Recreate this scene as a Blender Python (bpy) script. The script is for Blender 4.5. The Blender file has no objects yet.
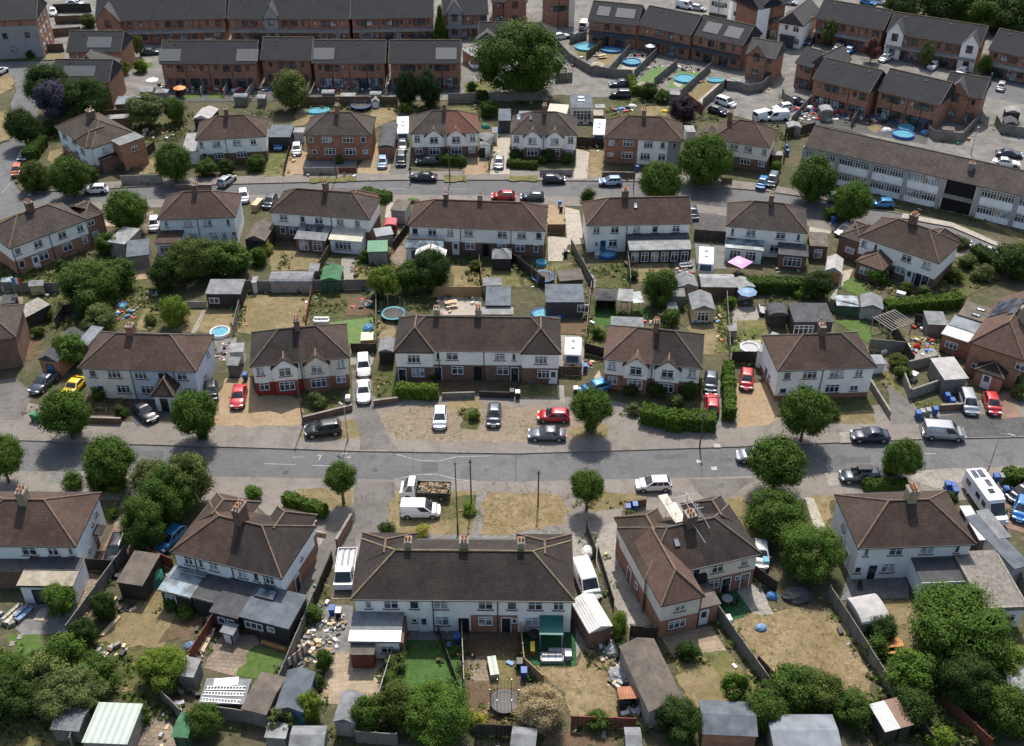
import bpy,bmesh,math,random
from mathutils import Vector,Matrix
R=math.radians
S=bpy.context.scene
COL=S.collection
rng=random.Random(7)
M={}
def _nodes(name):
 m=bpy.data.materials.new(name);m.use_nodes=True
 nt=m.node_tree;b=nt.nodes['Principled BSDF']
 M[name]=m
 return m,nt,b
def noise(nt,scale,detail=4,rough=.6,coord='world',off=0):
 n=nt.nodes.new('ShaderNodeTexNoise');n.inputs['Scale'].default_value=scale
 n.inputs['Detail'].default_value=detail;n.inputs['Roughness'].default_value=rough
 if coord=='world':
  g=nt.nodes.new('ShaderNodeNewGeometry');nt.links.new(g.outputs['Position'],n.inputs['Vector'])
 else:
  t=nt.nodes.new('ShaderNodeTexCoord');nt.links.new(t.outputs['Object'],n.inputs['Vector'])
 return n
def ramp(nt,src,stops):
 r=nt.nodes.new('ShaderNodeValToRGB');e=r.color_ramp.elements
 while len(e)<len(stops):e.new(.5)
 for el,(p,c)in zip(e,stops):
  el.position=p;el.color=(c[0],c[1],c[2],1)
 nt.links.new(src,r.inputs['Fac']);return r
def mixc(nt,a,b,fac,mode='MIX'):
 x=nt.nodes.new('ShaderNodeMix');x.data_type='RGBA';x.blend_type=mode
 for s,v in((6,a),(7,b)):
  if isinstance(v,tuple):x.inputs[s].default_value=(v[0],v[1],v[2],1)
  else:nt.links.new(v,x.inputs[s])
 if isinstance(fac,(int,float)):x.inputs[0].default_value=fac
 else:nt.links.new(fac,x.inputs[0])
 return x.outputs[2]
def bump(nt,b,src,strength=.3,dist=.05):
 n=nt.nodes.new('ShaderNodeBump');n.inputs['Strength'].default_value=strength
 n.inputs['Distance'].default_value=dist
 nt.links.new(src,n.inputs['Height']);nt.links.new(n.outputs['Normal'],b.inputs['Normal'])
def plain(name,c,rough=.7,var=.25,scale=1.5,metal=0,coord='world',coat=0):
 m,nt,b=_nodes(name)
 b.inputs['Roughness'].default_value=rough;b.inputs['Metallic'].default_value=metal
 b.inputs['Specular IOR Level'].default_value=.3
 if coat:b.inputs['Coat Weight'].default_value=coat
 n=noise(nt,scale,5,.65,coord)
 r=ramp(nt,n.outputs['Fac'],[(.3,[v*(1-var)for v in c]),(.7,[min(1,v*(1+var))for v in c])])
 nt.links.new(r.outputs['Color'],b.inputs['Base Color'])
 return m
def ground_mat(name,cols,s1,s2,rough=.95,bmp=.4,mid=.5,spread=.1,s3=2.2,grain=.42):
 cols=[[v*.72 for v in c]for c in cols];m,nt,b=_nodes(name);b.inputs['Roughness'].default_value=rough
 b.inputs['Specular IOR Level'].default_value=.15
 a=noise(nt,s1,6,.68);c=noise(nt,s2,5,.7);d=noise(nt,s3,8,.82)
 ra=ramp(nt,a.outputs['Fac'],[(mid-spread,cols[0]),(mid+spread,cols[1])])
 rc=ramp(nt,c.outputs['Fac'],[(.5,(0,0,0)),(.68,(1,1,1))])
 o=mixc(nt,ra.outputs['Color'],tuple(cols[2]),rc.outputs['Color'])
 rd=ramp(nt,d.outputs['Fac'],[(.3,(1-grain,)*3),(.7,(1+grain,)*3)])
 o=mixc(nt,o,rd.outputs['Color'],1.0,'MULTIPLY')
 nt.links.new(o,b.inputs['Base Color']);bump(nt,b,d.outputs['Fac'],bmp,.06)
 return m
def brick_tex(nt,scale,w,h,c1,c2,cm,mortar,coord='Object',rot=None):
 t=nt.nodes.new('ShaderNodeTexCoord');bt=nt.nodes.new('ShaderNodeTexBrick')
 src=t.outputs[coord]
 if coord=='world':
  pass
 bt.inputs['Scale'].default_value=scale;bt.inputs['Brick Width'].default_value=w
 bt.inputs['Row Height'].default_value=h;bt.inputs['Mortar Size'].default_value=mortar
 for k,c in(('Color1',c1),('Color2',c2),('Mortar',cm)):bt.inputs[k].default_value=(*c,1)
 nt.links.new(src,bt.inputs['Vector'])
 return bt
def paving_mat(name,c1,c2,cm,w=.6,h=.6,mortar=.02,rot=0,var=.3):
 m,nt,b=_nodes(name);b.inputs['Roughness'].default_value=.9;b.inputs['Specular IOR Level'].default_value=.2
 g=nt.nodes.new('ShaderNodeNewGeometry');mp=nt.nodes.new('ShaderNodeMapping')
 mp.inputs['Rotation'].default_value=(0,0,R(rot));nt.links.new(g.outputs['Position'],mp.inputs['Vector'])
 bt=nt.nodes.new('ShaderNodeTexBrick');nt.links.new(mp.outputs[0],bt.inputs['Vector'])
 bt.inputs['Scale'].default_value=1;bt.inputs['Brick Width'].default_value=w;bt.inputs['Row Height'].default_value=h
 bt.inputs['Mortar Size'].default_value=mortar;bt.offset=.5
 for k,c in(('Color1',c1),('Color2',c2),('Mortar',cm)):bt.inputs[k].default_value=(*c,1)
 n=noise(nt,.35,6,.7);r=ramp(nt,n.outputs['Fac'],[(.3,(.72-var,)*3),(.7,(.72+var,)*3)])
 o=mixc(nt,bt.outputs['Color'],r.outputs['Color'],1.0,'MULTIPLY')
 nt.links.new(o,b.inputs['Base Color'])
 return m
def roof_mat(name,c,c2,lichen=(.42,.39,.30),lich=.63,row=.19):
 m,nt,b=_nodes(name);b.inputs['Roughness'].default_value=.85;b.inputs['Specular IOR Level'].default_value=.25
 t=nt.nodes.new('ShaderNodeTexCoord')
 big=noise(nt,.33,7,.8);fine=noise(nt,1.9,8,.85);spk=noise(nt,2.6,6,.85)
 base=ramp(nt,big.outputs['Fac'],[(.4,c),(.6,c2)])
 fr=ramp(nt,fine.outputs['Fac'],[(.3,(.38,)*3),(.7,(.94,)*3)])
 o=mixc(nt,base.outputs['Color'],fr.outputs['Color'],1.0,'MULTIPLY')
 sr=ramp(nt,spk.outputs['Fac'],[(lich,(0,0,0)),(lich+.09,(.6,)*3)])
 o=mixc(nt,o,lichen,sr.outputs['Color'])
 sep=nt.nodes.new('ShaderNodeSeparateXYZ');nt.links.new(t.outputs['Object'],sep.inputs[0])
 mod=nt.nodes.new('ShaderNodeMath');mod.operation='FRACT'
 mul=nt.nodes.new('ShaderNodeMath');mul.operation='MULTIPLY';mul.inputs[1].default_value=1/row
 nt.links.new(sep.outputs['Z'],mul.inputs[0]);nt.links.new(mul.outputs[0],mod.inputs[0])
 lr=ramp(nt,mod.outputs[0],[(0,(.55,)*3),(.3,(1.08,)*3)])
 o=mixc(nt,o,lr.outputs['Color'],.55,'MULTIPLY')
 nt.links.new(o,b.inputs['Base Color']);bump(nt,b,fine.outputs['Fac'],.5,.05)
 return m
def brick_mat(name,c1,c2,cm,var=.3):
 m,nt,b=_nodes(name);b.inputs['Roughness'].default_value=.9;b.inputs['Specular IOR Level'].default_value=.2
 t=nt.nodes.new('ShaderNodeTexCoord');g=nt.nodes.new('ShaderNodeNewGeometry')
 sep=nt.nodes.new('ShaderNodeSeparateXYZ');nt.links.new(t.outputs['Object'],sep.inputs[0])
 ad=nt.nodes.new('ShaderNodeMath');nt.links.new(sep.outputs['X'],ad.inputs[0]);nt.links.new(sep.outputs['Y'],ad.inputs[1])
 cb=nt.nodes.new('ShaderNodeCombineXYZ');nt.links.new(ad.outputs[0],cb.inputs['X']);nt.links.new(sep.outputs['Z'],cb.inputs['Y'])
 bt=nt.nodes.new('ShaderNodeTexBrick');nt.links.new(cb.outputs[0],bt.inputs['Vector'])
 bt.inputs['Scale'].default_value=1;bt.inputs['Brick Width'].default_value=.225;bt.inputs['Row Height'].default_value=.075
 bt.inputs['Mortar Size'].default_value=.008
 for k,c in(('Color1',c1),('Color2',c2),('Mortar',cm)):bt.inputs[k].default_value=(*c,1)
 n=noise(nt,.9,6,.75);r=ramp(nt,n.outputs['Fac'],[(.3,(1-var,)*3),(.7,(1+var,)*3)])
 o=mixc(nt,bt.outputs['Color'],r.outputs['Color'],1.0,'MULTIPLY')
 nt.links.new(o,b.inputs['Base Color'])
 return m
def wood_mat(name,c,var=.35,board=.15):
 m,nt,b=_nodes(name);b.inputs['Roughness'].default_value=.9;b.inputs['Specular IOR Level'].default_value=.2
 n=noise(nt,.8,6,.75);n2=noise(nt,7,3,.7)
 r=ramp(nt,n.outputs['Fac'],[(.28,[v*(1-var)for v in c]),(.72,[v*(1+var)for v in c])])
 r2=ramp(nt,n2 .outputs['Fac'],[(.3,(.7,)*3),(.7,(1.3,)*3)])
 o=mixc(nt,r.outputs['Color'],r2 .outputs['Color'],1.0,'MULTIPLY')
 nt.links.new(o,b.inputs['Base Color'])
 return m
def sheet_metal(name,c,rough=.55,var=.25,period=.25):
 m,nt,b=_nodes(name);b.inputs['Roughness'].default_value=rough;b.inputs['Specular IOR Level'].default_value=.3
 t=nt.nodes.new('ShaderNodeTexCoord');w=nt.nodes.new('ShaderNodeTexWave')
 w.inputs['Scale'].default_value=.314/period;nt.links.new(t.outputs['Object'],w.inputs['Vector'])
 n=noise(nt,.7,6,.75)
 r=ramp(nt,n.outputs['Fac'],[(.3,[v*(1-var)for v in c]),(.7,[min(1,v*(1+var))for v in c])])
 wr=ramp(nt,w.outputs['Fac'],[(0,(.78,)*3),(1,(1.1,)*3)])
 o=mixc(nt,r.outputs['Color'],wr.outputs['Color'],1.0,'MULTIPLY')
 nt.links.new(o,b.inputs['Base Color']);bump(nt,b,w.outputs['Fac'],.4,.05)
 return m
def leaf_mat(name,c,c2,tr=.13):
 m,nt,b=_nodes(name)
 b.inputs['Roughness'].default_value=.75;b.inputs['Specular IOR Level'].default_value=.12
 n=noise(nt,.9,4,.7);n2=noise(nt,3.2,4,.8)
 r=ramp(nt,n.outputs['Fac'],[(.33,c),(.67,c2)])
 r2=ramp(nt,n2 .outputs['Fac'],[(.32,(.45,)*3),(.68,(1.65,)*3)])
 o=mixc(nt,r.outputs['Color'],r2 .outputs['Color'],1.0,'MULTIPLY')
 nt.links.new(o,b.inputs['Base Color'])
 t=nt.nodes.new('ShaderNodeBsdfTranslucent');nt.links.new(o,t.inputs['Color'])
 mx=nt.nodes.new('ShaderNodeMixShader');mx.inputs[0].default_value=tr
 out=nt.nodes['Material Output']
 nt.links.new(b.outputs[0],mx.inputs[1]);nt.links.new(t.outputs[0],mx.inputs[2]);nt.links.new(mx.outputs[0],out.inputs['Surface'])
 return m
def paint(name,c,rough=.28,metal=0.0):
 m,nt,b=_nodes(name);b.inputs['Base Color'].default_value=(*c,1)
 b.inputs['Roughness'].default_value=rough;b.inputs['Metallic'].default_value=metal
 b.inputs['Coat Weight'].default_value=.5;b.inputs['Coat Roughness'].default_value=.08
 n=noise(nt,3,4,.7);r=ramp(nt,n.outputs['Fac'],[(.3,[v*.9 for v in c]),(.7,[min(1,v*1.06)for v in c])])
 nt.links.new(r.outputs['Color'],b.inputs['Base Color'])
 return m
G_=ground_mat
G_('earth',((.118,.104,.062),(.07,.078,.034),(.165,.135,.092)),.16,.9)
G_('asphalt',((.150,.149,.148),(.178,.176,.173),(.122,.121,.12)),.05,.35,.92,.15,grain=.2)
G_('footway',((.225,.2,.175),(.27,.243,.214),(.175,.157,.14)),.1,.5,.92,.15,grain=.2)
G_('old_tarmac',((.16,.147,.134),(.205,.19,.173),(.12,.113,.104)),.18,.7,.92,.2,grain=.2)
G_('dark_tarmac',((.095,.093,.09),(.12,.117,.113),(.14,.135,.13)),.2,.9,.92,.2)
G_('patch_tarmac',((.125,.123,.12),(.14,.138,.135),(.115,.113,.11)),.2,.9,grain=.2)
G_('dry_grass',((.295,.225,.125),(.205,.165,.08),(.125,.12,.05)),.22,1.1,.95,.6)
G_('straw_grass',((.315,.24,.14),(.235,.175,.09),(.145,.13,.055)),.25,1.2,.95,.6)
G_('mixed_grass',((0.197,0.17,0.072),(0.096,0.118,0.038),(0.252,0.205,0.096)),.3,1.0,.95,.6)
G_('weedy_grass',((.075,.092,.03),(.135,.12,.055),(.05,.07,.02)),.35,1.2,.95,.6)
G_('green_grass',((0.078,0.137,0.031),(0.105,0.162,0.042),(0.137,0.157,0.062)),.4,1.4,.95,.5)
G_('lush_grass',((0.053,0.12,0.029),(0.074,0.146,0.038),(0.093,0.157,0.045)),.5,1.6,.95,.5)
G_('turf',((0.131,0.211,0.065),(0.144,0.225,0.075),(0.119,0.189,0.06)),.3,1.2,.9,.2)
G_('turf_dark',((.028,.10,.04),(.035,.12,.05),(.03,.095,.035)),.3,1.2,.9,.2)
G_('dry_soil',((.305,.245,.18),(.25,.20,.145),(.20,.165,.105)),.2,.9,.95,.5)
G_('brown_soil',((0.176,0.119,0.073),(0.135,0.090,0.056),(0.105,0.083,0.042)),.3,1.0,.95,.5)
G_('gravel',((.41,.305,.19),(.35,.255,.155),(.29,.21,.13)),.3,1.6,.95,.6,grain=.2)
G_('concrete',((0.306,0.278,0.240),(0.357,0.328,0.284),(0.230,0.207,0.180)),.25,.9,.9,.2)
G_('pale_concrete',((0.430,0.383,0.315),(0.473,0.425,0.357),(0.344,0.306,0.249)),.3,.9,.9,.2)
G_('grey_concrete',((0.192,0.186,0.173),(0.232,0.225,0.212),(0.148,0.142,0.131)),.25,.9,.9,.2)
paving_mat('estate_paving',(.235,.222,.2),(.20,.188,.17),(.15,.14,.125),.5,.25,.015,20)
paving_mat('grey_slabs',(.25,.24,.23),(.2,.195,.185),(.15,.145,.13),.6,.6,.02,8)
paving_mat('tan_slabs',(.40,.32,.23),(.345,.27,.19),(.27,.21,.14),.7,.55,.025,-8)
paving_mat('brown_slabs',(.30,.235,.18),(.25,.20,.155),(.16,.12,.08),.6,.45,.03,5)
paving_mat('red_blocks',(.30,.19,.14),(.25,.155,.115),(.16,.11,.08),.22,.11,.01,40)
paving_mat('decking',(.20,.165,.13),(.17,.14,.11),(.06,.05,.04),4,.15,.012,0)
G_('water_blue',((.13,.38,.48),(.16,.43,.53),(.11,.33,.44)),.6,1.5,.15,.05)
G_('road_paint',((.52,.51,.49),(.40,.39,.375),(.24,.235,.225)),.8,3.0,.8,.1)
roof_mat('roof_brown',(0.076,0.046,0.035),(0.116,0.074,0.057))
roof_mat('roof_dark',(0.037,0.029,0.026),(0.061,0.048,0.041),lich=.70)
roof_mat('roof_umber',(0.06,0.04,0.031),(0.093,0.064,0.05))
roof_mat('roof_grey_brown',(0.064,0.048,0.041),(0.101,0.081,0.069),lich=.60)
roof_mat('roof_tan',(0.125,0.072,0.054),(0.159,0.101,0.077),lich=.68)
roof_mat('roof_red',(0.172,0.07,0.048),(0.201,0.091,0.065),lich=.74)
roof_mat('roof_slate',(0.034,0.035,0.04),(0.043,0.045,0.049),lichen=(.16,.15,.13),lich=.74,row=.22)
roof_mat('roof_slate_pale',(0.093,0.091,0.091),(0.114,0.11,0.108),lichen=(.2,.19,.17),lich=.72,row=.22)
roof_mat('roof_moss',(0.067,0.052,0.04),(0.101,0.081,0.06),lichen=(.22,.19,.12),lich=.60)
plain('ridge_tan',(.155,.105,.075),.9,.35,2.5);plain('ridge_grey',(.13,.11,.09),.9,.35,2.5)
plain('ridge_red',(.17,.09,.065),.9,.3,2.5);plain('ridge_dark',(.075,.068,.063),.9,.3,2.5)
plain('ridge_lichen',(.20,.155,.09),.9,.4,1.5)
for nm,c in dict(render_white=(.84,.81,.75),render_cream=(.76,.71,.60),render_pale=(.74,.75,.74),render_blue=(.56,.61,.67),render_grey=(.34,.33,.32),render_stone=(.66,.60,.50),white_panel=(.84,.84,.82),cladding_grey=(.27,.265,.26),panel_dark=(.05,.052,.055),red_paint=(.28,.04,.03)).items():
 plain(nm,c,.8,.1,.8)
brick_mat('brick_red',(.32,.125,.075),(.26,.10,.06),(.28,.22,.17))
brick_mat('brick_brown',(.185,.095,.065),(.15,.078,.055),(.2,.16,.13))
brick_mat('brick_orange',(.38,.165,.09),(.32,.14,.075),(.30,.23,.18))
brick_mat('brick_new',(.36,.168,.108),(.30,.138,.088),(.24,.18,.14))
brick_mat('brick_yellow',(.36,.30,.20),(.31,.25,.165),(.30,.26,.2))
wood_mat('fence_grey',(0.172,0.16,0.143));wood_mat('fence_brown',(0.119,0.082,0.056));wood_mat('fence_dark',(0.045,0.039,0.034))
wood_mat('fence_red',(0.164,0.057,0.037));wood_mat('fence_tan',(0.295,0.205,0.115));wood_mat('wood_pale',(.50,.39,.25));wood_mat('fence_pale',(0.271,0.246,0.221))
wood_mat('wood_orange',(.42,.20,.08));wood_mat('wood_blue',(.05,.16,.28));wood_mat('wood_green',(.05,.10,.06));wood_mat('wood_white',(.62,.61,.58))
wood_mat('bark',(.12,.09,.065))
plain('felt_gravel',(0.164,0.148,0.127),.95,.38,2.5);plain('felt_grey',(0.164,0.168,0.172),.9,.38,.9);plain('felt_dark',(0.061,0.061,0.064),.9,.38,.9);plain('felt_pale',(0.221,0.221,0.217),.9,.38,.9)
plain('felt_green',(0.045,0.123,0.061),.9,.38,.9);plain('felt_brown',(0.107,0.09,0.074),.9,.38,.9);plain('felt_tan',(0.271,0.238,0.18),.9,.38,.7)
plain('felt_silver',(0.139,0.156,0.176),.5,.38,.6);plain('felt_slateblue',(0.086,0.1,0.115),.8,.38,.8)
sheet_metal('tin_grey',(.33,.34,.34));sheet_metal('tin_white',(.50,.49,.465));sheet_metal('tin_rust',(.30,.13,.07),.8,.4)
sheet_metal('tin_brown',(.20,.12,.08));sheet_metal('tin_green',(.07,.20,.11));sheet_metal('plastic_cream',(.46,.43,.34));sheet_metal('tin_pale_green',(.36,.41,.35),.6,.1,.6)
sheet_metal('asbestos',(.36,.345,.33),.9,.3,.18);sheet_metal('tin_pink',(.42,.075,.10))
plain('upvc',(.74,.74,.73),.4,.05);plain('upvc_brown',(.10,.06,.045),.5,.1);plain('upvc_black',(.02,.02,.022),.4,.1)
plain('sill_red',(.16,.07,.05),.8,.2);plain('black',(.018,.018,.02),.5,.2);plain('pipe_black',(.025,.025,.027),.5,.1)
plain('dark_opening',(.012,.011,.011),.9,.2);plain('rubber',(.02,.02,.02),.8,.2);plain('alloy',(.45,.45,.46),.35,.1,metal=.7)
plain('steel',(.40,.41,.42),.4,.15,metal=.6);plain('trim_black',(.03,.03,.032),.5,.1)
plain('lens_white',(.75,.76,.78),.15,.05);plain('lens_red',(.40,.02,.02),.2,.05);plain('plate_white',(.7,.7,.66),.5,.05);plain('plate_yellow',(.65,.48,.05),.5,.05)
plain('terracotta',(.40,.18,.10),.85,.25,3)
for nm,c in dict(plastic_blue=(.03,.09,.28),plastic_green=(.04,.16,.08),plastic_brown=(.12,.075,.05),plastic_grey=(.22,.22,.23),plastic_black=(.025,.025,.027),plastic_white=(.6,.6,.585),plastic_red=(.45,.04,.035),plastic_turquoise=(.06,.30,.38),plastic_pink=(.60,.25,.42),plastic_yellow=(.65,.48,.04),plastic_orange=(.62,.22,.05),tarp_blue=(.07,.20,.40),tarp_green=(.03,.17,.12),cloth_pink=(.62,.30,.50),cloth_white=(.6,.59,.565),cloth_teal=(.02,.12,.10),cloth_blue=(.15,.25,.38),stone_white=(.55,.52,.46),cloth_cream=(.47,.42,.33),cloth_grey=(.30,.30,.31)).items():
 plain(nm,c,.5,.15,2)
def glass(name,c,rough=.06):
 m,nt,b=_nodes(name);b.inputs['Roughness'].default_value=rough;b.inputs['Specular IOR Level'].default_value=.6
 n=noise(nt,.9,2,.5);r=ramp(nt,n.outputs['Fac'],[(.42,[v*.5 for v in c]),(.62,[v*1.8 for v in c])])
 nt.links.new(r.outputs['Color'],b.inputs['Base Color']);return m
glass('glass',(.055,.062,.072));glass('glass_net',(.24,.255,.27),.15);glass('car_glass',(.018,.022,.026),.05)
glass('solar',(.035,.042,.062),.12);plain('solar_pale',(.08,.083,.09),.55,.12);glass('skylight_glass',(.50,.54,.58),.1);glass('roof_glass',(.11,.145,.165),.3)
L_=leaf_mat
L_('leaf_mid',(0.038,0.074,0.011),(0.062,0.102,0.017));L_('leaf_dark',(0.025,0.048,0.01),(0.041,0.068,0.014));L_('leaf_lime',(0.054,0.101,0.013),(0.075,0.126,0.019))
L_('leaf_street',(0.043,0.082,0.011),(0.067,0.112,0.017));L_('leaf_olive',(0.05,0.074,0.013),(0.078,0.096,0.02));L_('leaf_plum',(0.029,0.016,0.026),(0.048,0.026,0.038),.1)
L_('leaf_plumgrey',(0.043,0.04,0.063),(0.073,0.067,0.097),.1);L_('leaf_yellow',(0.179,0.182,0.03),(0.254,0.236,0.044));L_('leaf_conifer',(0.018,0.035,0.01),(0.029,0.046,0.014),.1)
L_('leaf_sage',(0.067,0.09,0.026),(0.106,0.125,0.039));L_('leaf_blossom',(0.268,0.205,0.104),(0.372,0.289,0.166));L_('leaf_pale',(0.078,0.104,0.024),(0.116,0.138,0.037))
L_('leaf_hedge',(0.051,0.096,0.011),(0.078,0.13,0.016));L_('leaf_bright',(0.085,0.133,0.014),(0.121,0.17,0.022));L_('leaf_copper',(0.097,0.035,0.034),(0.145,0.059,0.05),.1)
L_('dead_straw',(0.314,0.237,0.133),(0.38,0.294,0.171),.1);L_('leaf_straw',(0.209,0.171,0.076),(0.275,0.218,0.104),.1)
CARCOL=dict(white=(.66,.66,.655),silver=(.34,.355,.37),grey=(.13,.135,.145),black=(.012,.012,.014),navy=(.012,.022,.05),blue=(.02,.16,.42),red=(.42,.018,.022),darkred=(.22,.02,.02),orange=(.42,.10,.04),yellow=(.75,.50,.01),slate=(.055,.068,.085),teal=(.012,.03,.045),skyblue=(.035,.20,.42),lightblue=(.25,.38,.52),sand=(.5,.46,.36))
for k,c in CARCOL.items():paint('paint_'+k,c,.3,.35 if k in('silver','grey','slate','skyblue')else 0)
class MB:
 def __init__(s):s.v=[];s.f=[];s.m=[]
 def face(s,pts,m=0):
  i=len(s.v);s.v.extend(tuple(p)for p in pts);s.f.append(tuple(range(i,i+len(pts))));s.m.append(m);return s
 def box(s,x0,x1,y0,y1,z0,z1,m=0,xf=None):
  c=[(x0,y0,z0),(x1,y0,z0),(x1,y1,z0),(x0,y1,z0),(x0,y0,z1),(x1,y0,z1),(x1,y1,z1),(x0,y1,z1)]
  if xf:c=[xf@Vector(p)for p in c]
  i=len(s.v);s.v.extend(tuple(p)for p in c)
  for f in((3,2,1,0),(4,5,6,7),(0,1,5,4),(1,2,6,5),(2,3,7,6),(3,0,4,7)):
   s.f.append(tuple(i+k for k in f));s.m.append(m)
  return s
 def hexa(s,c,m=0):
  i=len(s.v);s.v.extend(tuple(p)for p in c)
  for f in((3,2,1,0),(4,5,6,7),(0,1,5,4),(1,2,6,5),(2,3,7,6),(3,0,4,7)):
   s.f.append(tuple(i+k for k in f));s.m.append(m)
  return s
 def prism(s,poly,z0,z1,m=0):
  n=len(poly);i=len(s.v)
  s.v.extend((p[0],p[1],z0)for p in poly);s.v.extend((p[0],p[1],z1)for p in poly)
  s.f.append(tuple(range(i+n-1,i-1,-1)));s.f.append(tuple(range(i+n,i+2*n)));s.m+=[m,m]
  for k in range(n):
   j=(k+1)%n;s.f.append((i+k,i+j,i+n+j,i+n+k));s.m.append(m)
  return s
 def ext(s,poly,axis,a,b,m=0):
  n=len(poly);i=len(s.v)
  for q in(a,b):s.v.extend(((q,p[0],p[1])if axis=='x' else(p[0],q,p[1]))for p in poly)
  s.f.append(tuple(range(i+n-1,i-1,-1)));s.f.append(tuple(range(i+n,i+2*n)));s.m+=[m,m]
  for k in range(n):
   j=(k+1)%n;s.f.append((i+k,i+j,i+n+j,i+n+k));s.m.append(m)
  return s
 def tube(s,p,q,r,r2=None,n=8,m=0,caps=True):
  p=Vector(p);q=Vector(q);r2=r if r2 is None else r2
  d=(q-p).normalized();a=d.orthogonal().normalized();b=d.cross(a);i=len(s.v)
  for c,rr in((p,r),(q,r2)):
   for k in range(n):
    t=2*math.pi*k/n;s.v.append(tuple(c+(a*math.cos(t)+b*math.sin(t))*rr))
  for k in range(n):
   j=(k+1)%n;s.f.append((i+k,i+j,i+n+j,i+n+k));s.m.append(m)
  if caps:s.f.append(tuple(range(i+n-1,i-1,-1)));s.f.append(tuple(range(i+n,i+2*n)));s.m+=[m,m]
  return s
 def lathe(s,prof,n=20,c=(0,0,0),m=0,sx=1,sy=1):
  i=len(s.v)
  for r,z in prof:
   for k in range(n):
    t=2*math.pi*k/n;s.v.append((c[0]+r*sx*math.cos(t),c[1]+r*sy*math.sin(t),c[2]+z))
  for a in range(len(prof)-1):
   for k in range(n):
    j=(k+1)%n;s.f.append((i+a*n+k,i+a*n+j,i+(a+1)*n+j,i+(a+1)*n+k));s.m.append(m)
  return s
 def mesh(s,name,mats,smooth=False,bev=0):
  me=bpy.data.meshes.new(name);me.from_pydata(s.v,[],s.f)
  for x in mats:me.materials.append(M[x]if isinstance(x,str)else x)
  if any(s.m):me.polygons.foreach_set('material_index',s.m)
  if bev:
   bm=bmesh.new();bm.from_mesh(me);bmesh.ops.remove_doubles(bm,verts=bm.verts,dist=1e-4)
   bmesh.ops.bevel(bm,geom=list(bm.edges),offset=bev,segments=2,affect='EDGES',profile=.6,clamp_overlap=True)
   bm.to_mesh(me);bm.free()
  if smooth:me.polygons.foreach_set('use_smooth',[True]*len(me.polygons))
  if getattr(s,'n',None):me.normals_split_custom_set_from_vertices([v.normalized()for v in s.n])
  me.update();return me
 def build(s,name,mats,parent=None,loc=(0,0,0),rz=0,smooth=False,bev=0):
  if isinstance(mats,str):mats=[mats]
  return link(name,s.mesh(name,mats,smooth,bev),parent,loc,rz)
def link(name,data,parent=None,loc=(0,0,0),rz=0,scale=None):
 o=bpy.data.objects.new(name,data);COL.objects.link(o)
 if parent is not None:o.parent=parent
 o.location=loc;o.rotation_euler=(0,0,rz)
 if scale:o.scale=scale
 return o
CACHE={}
def shared(key,make):
 if key not in CACHE:CACHE[key]=make()
 return CACHE[key]
def tag(o,label,cat,group=None):
 o['label']=label;o['category']=cat
 if group:o['group']=group
 return o
def thing(name,label,cat,p=(0,0),rz=0,group=None,z=0):
 o=link(name,None,None,(p[0],p[1],z),rz);o.empty_display_size=.5
 return tag(o,label,cat,group)
def struct(name,mb,mats,kind='structure'):
 o=mb.build(name,mats);o['kind']=kind;return o
def painted(o,mat):
 o.material_slots[0].link='OBJECT';o.material_slots[0].material=M[mat];return o
def ang(A,B):return math.atan2(B[1]-A[1],B[0]-A[0])
def dist(A,B):return math.hypot(B[0]-A[0],B[1]-A[1])
def centre(A,B,D):
 a=ang(A,B);return((A[0]+B[0])/2-math.sin(a)*D/2,(A[1]+B[1])/2+math.cos(a)*D/2),a
LAYER=[0]
def sheet(name,mat,pts,z=None):
 LAYER[0]+=1
 z=.004+.0004*LAYER[0]if z is None else z
 if any(k in mat for k in('grass','soil','gravel')):
  r=random.Random(LAYER[0]);q=[]
  for A,B in zip(pts,pts[1:]+pts[:1]):
   n=max(1,min(30,int(dist(A,B)/.7)))
   for k in range(n):
    j=0 if k==0 else.2;q.append((A[0]+(B[0]-A[0])*k/n+r.gauss(0,j),A[1]+(B[1]-A[1])*k/n+r.gauss(0,j)))
  pts=q
 return struct(name,MB().face([(p[0],p[1],z)for p in pts]),mat)
def win_mesh(w,h,bars,frame):
 def mk():
  mb=MB();t=.075
  mb.box(-w/2,w/2,-.07,.0,0,t);mb.box(-w/2,w/2,-.07,0,h-t,h)
  mb.box(-w/2,-w/2+t,-.07,0,t,h-t);mb.box(w/2-t,w/2,-.07,0,t,h-t)
  for k in range(1,bars):x=-w/2+w*k/bars;mb.box(x-.04,x+.04,-.065,0,t,h-t)
  if bars>=2 and h>.9:mb.box(-w/2+t,w/2-t,-.062,0,h*.68,h*.68+.06)
  return mb.mesh('window',[frame])
 return shared(('win',round(w,2),round(h,2),bars,frame),mk)
def window(par,x,y,z,w,h,rz=0,bars=None,frame='upvc',sill='sill_red',glass_='glass'):
 bars=bars or max(1,round(w/.62))
 o=link('window',win_mesh(w,h,bars,frame),par,(x,y,z),rz)
 g='glass_net' if(glass_=='glass' and rng.random()<.3)else glass_
 link('pane',shared(('pane',round(w,2),round(h,2),g),lambda:MB().box(-w/2+.05,w/2-.05,-.03,-.005,.05,h-.05).mesh('pane',[g])),o)
 if sill:link('sill',shared(('sill',round(w,2),sill),lambda:MB().box(-w/2-.08,w/2+.08,-.15,0,-.09,-.005).mesh('sill',[sill])),o)
 return o
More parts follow.
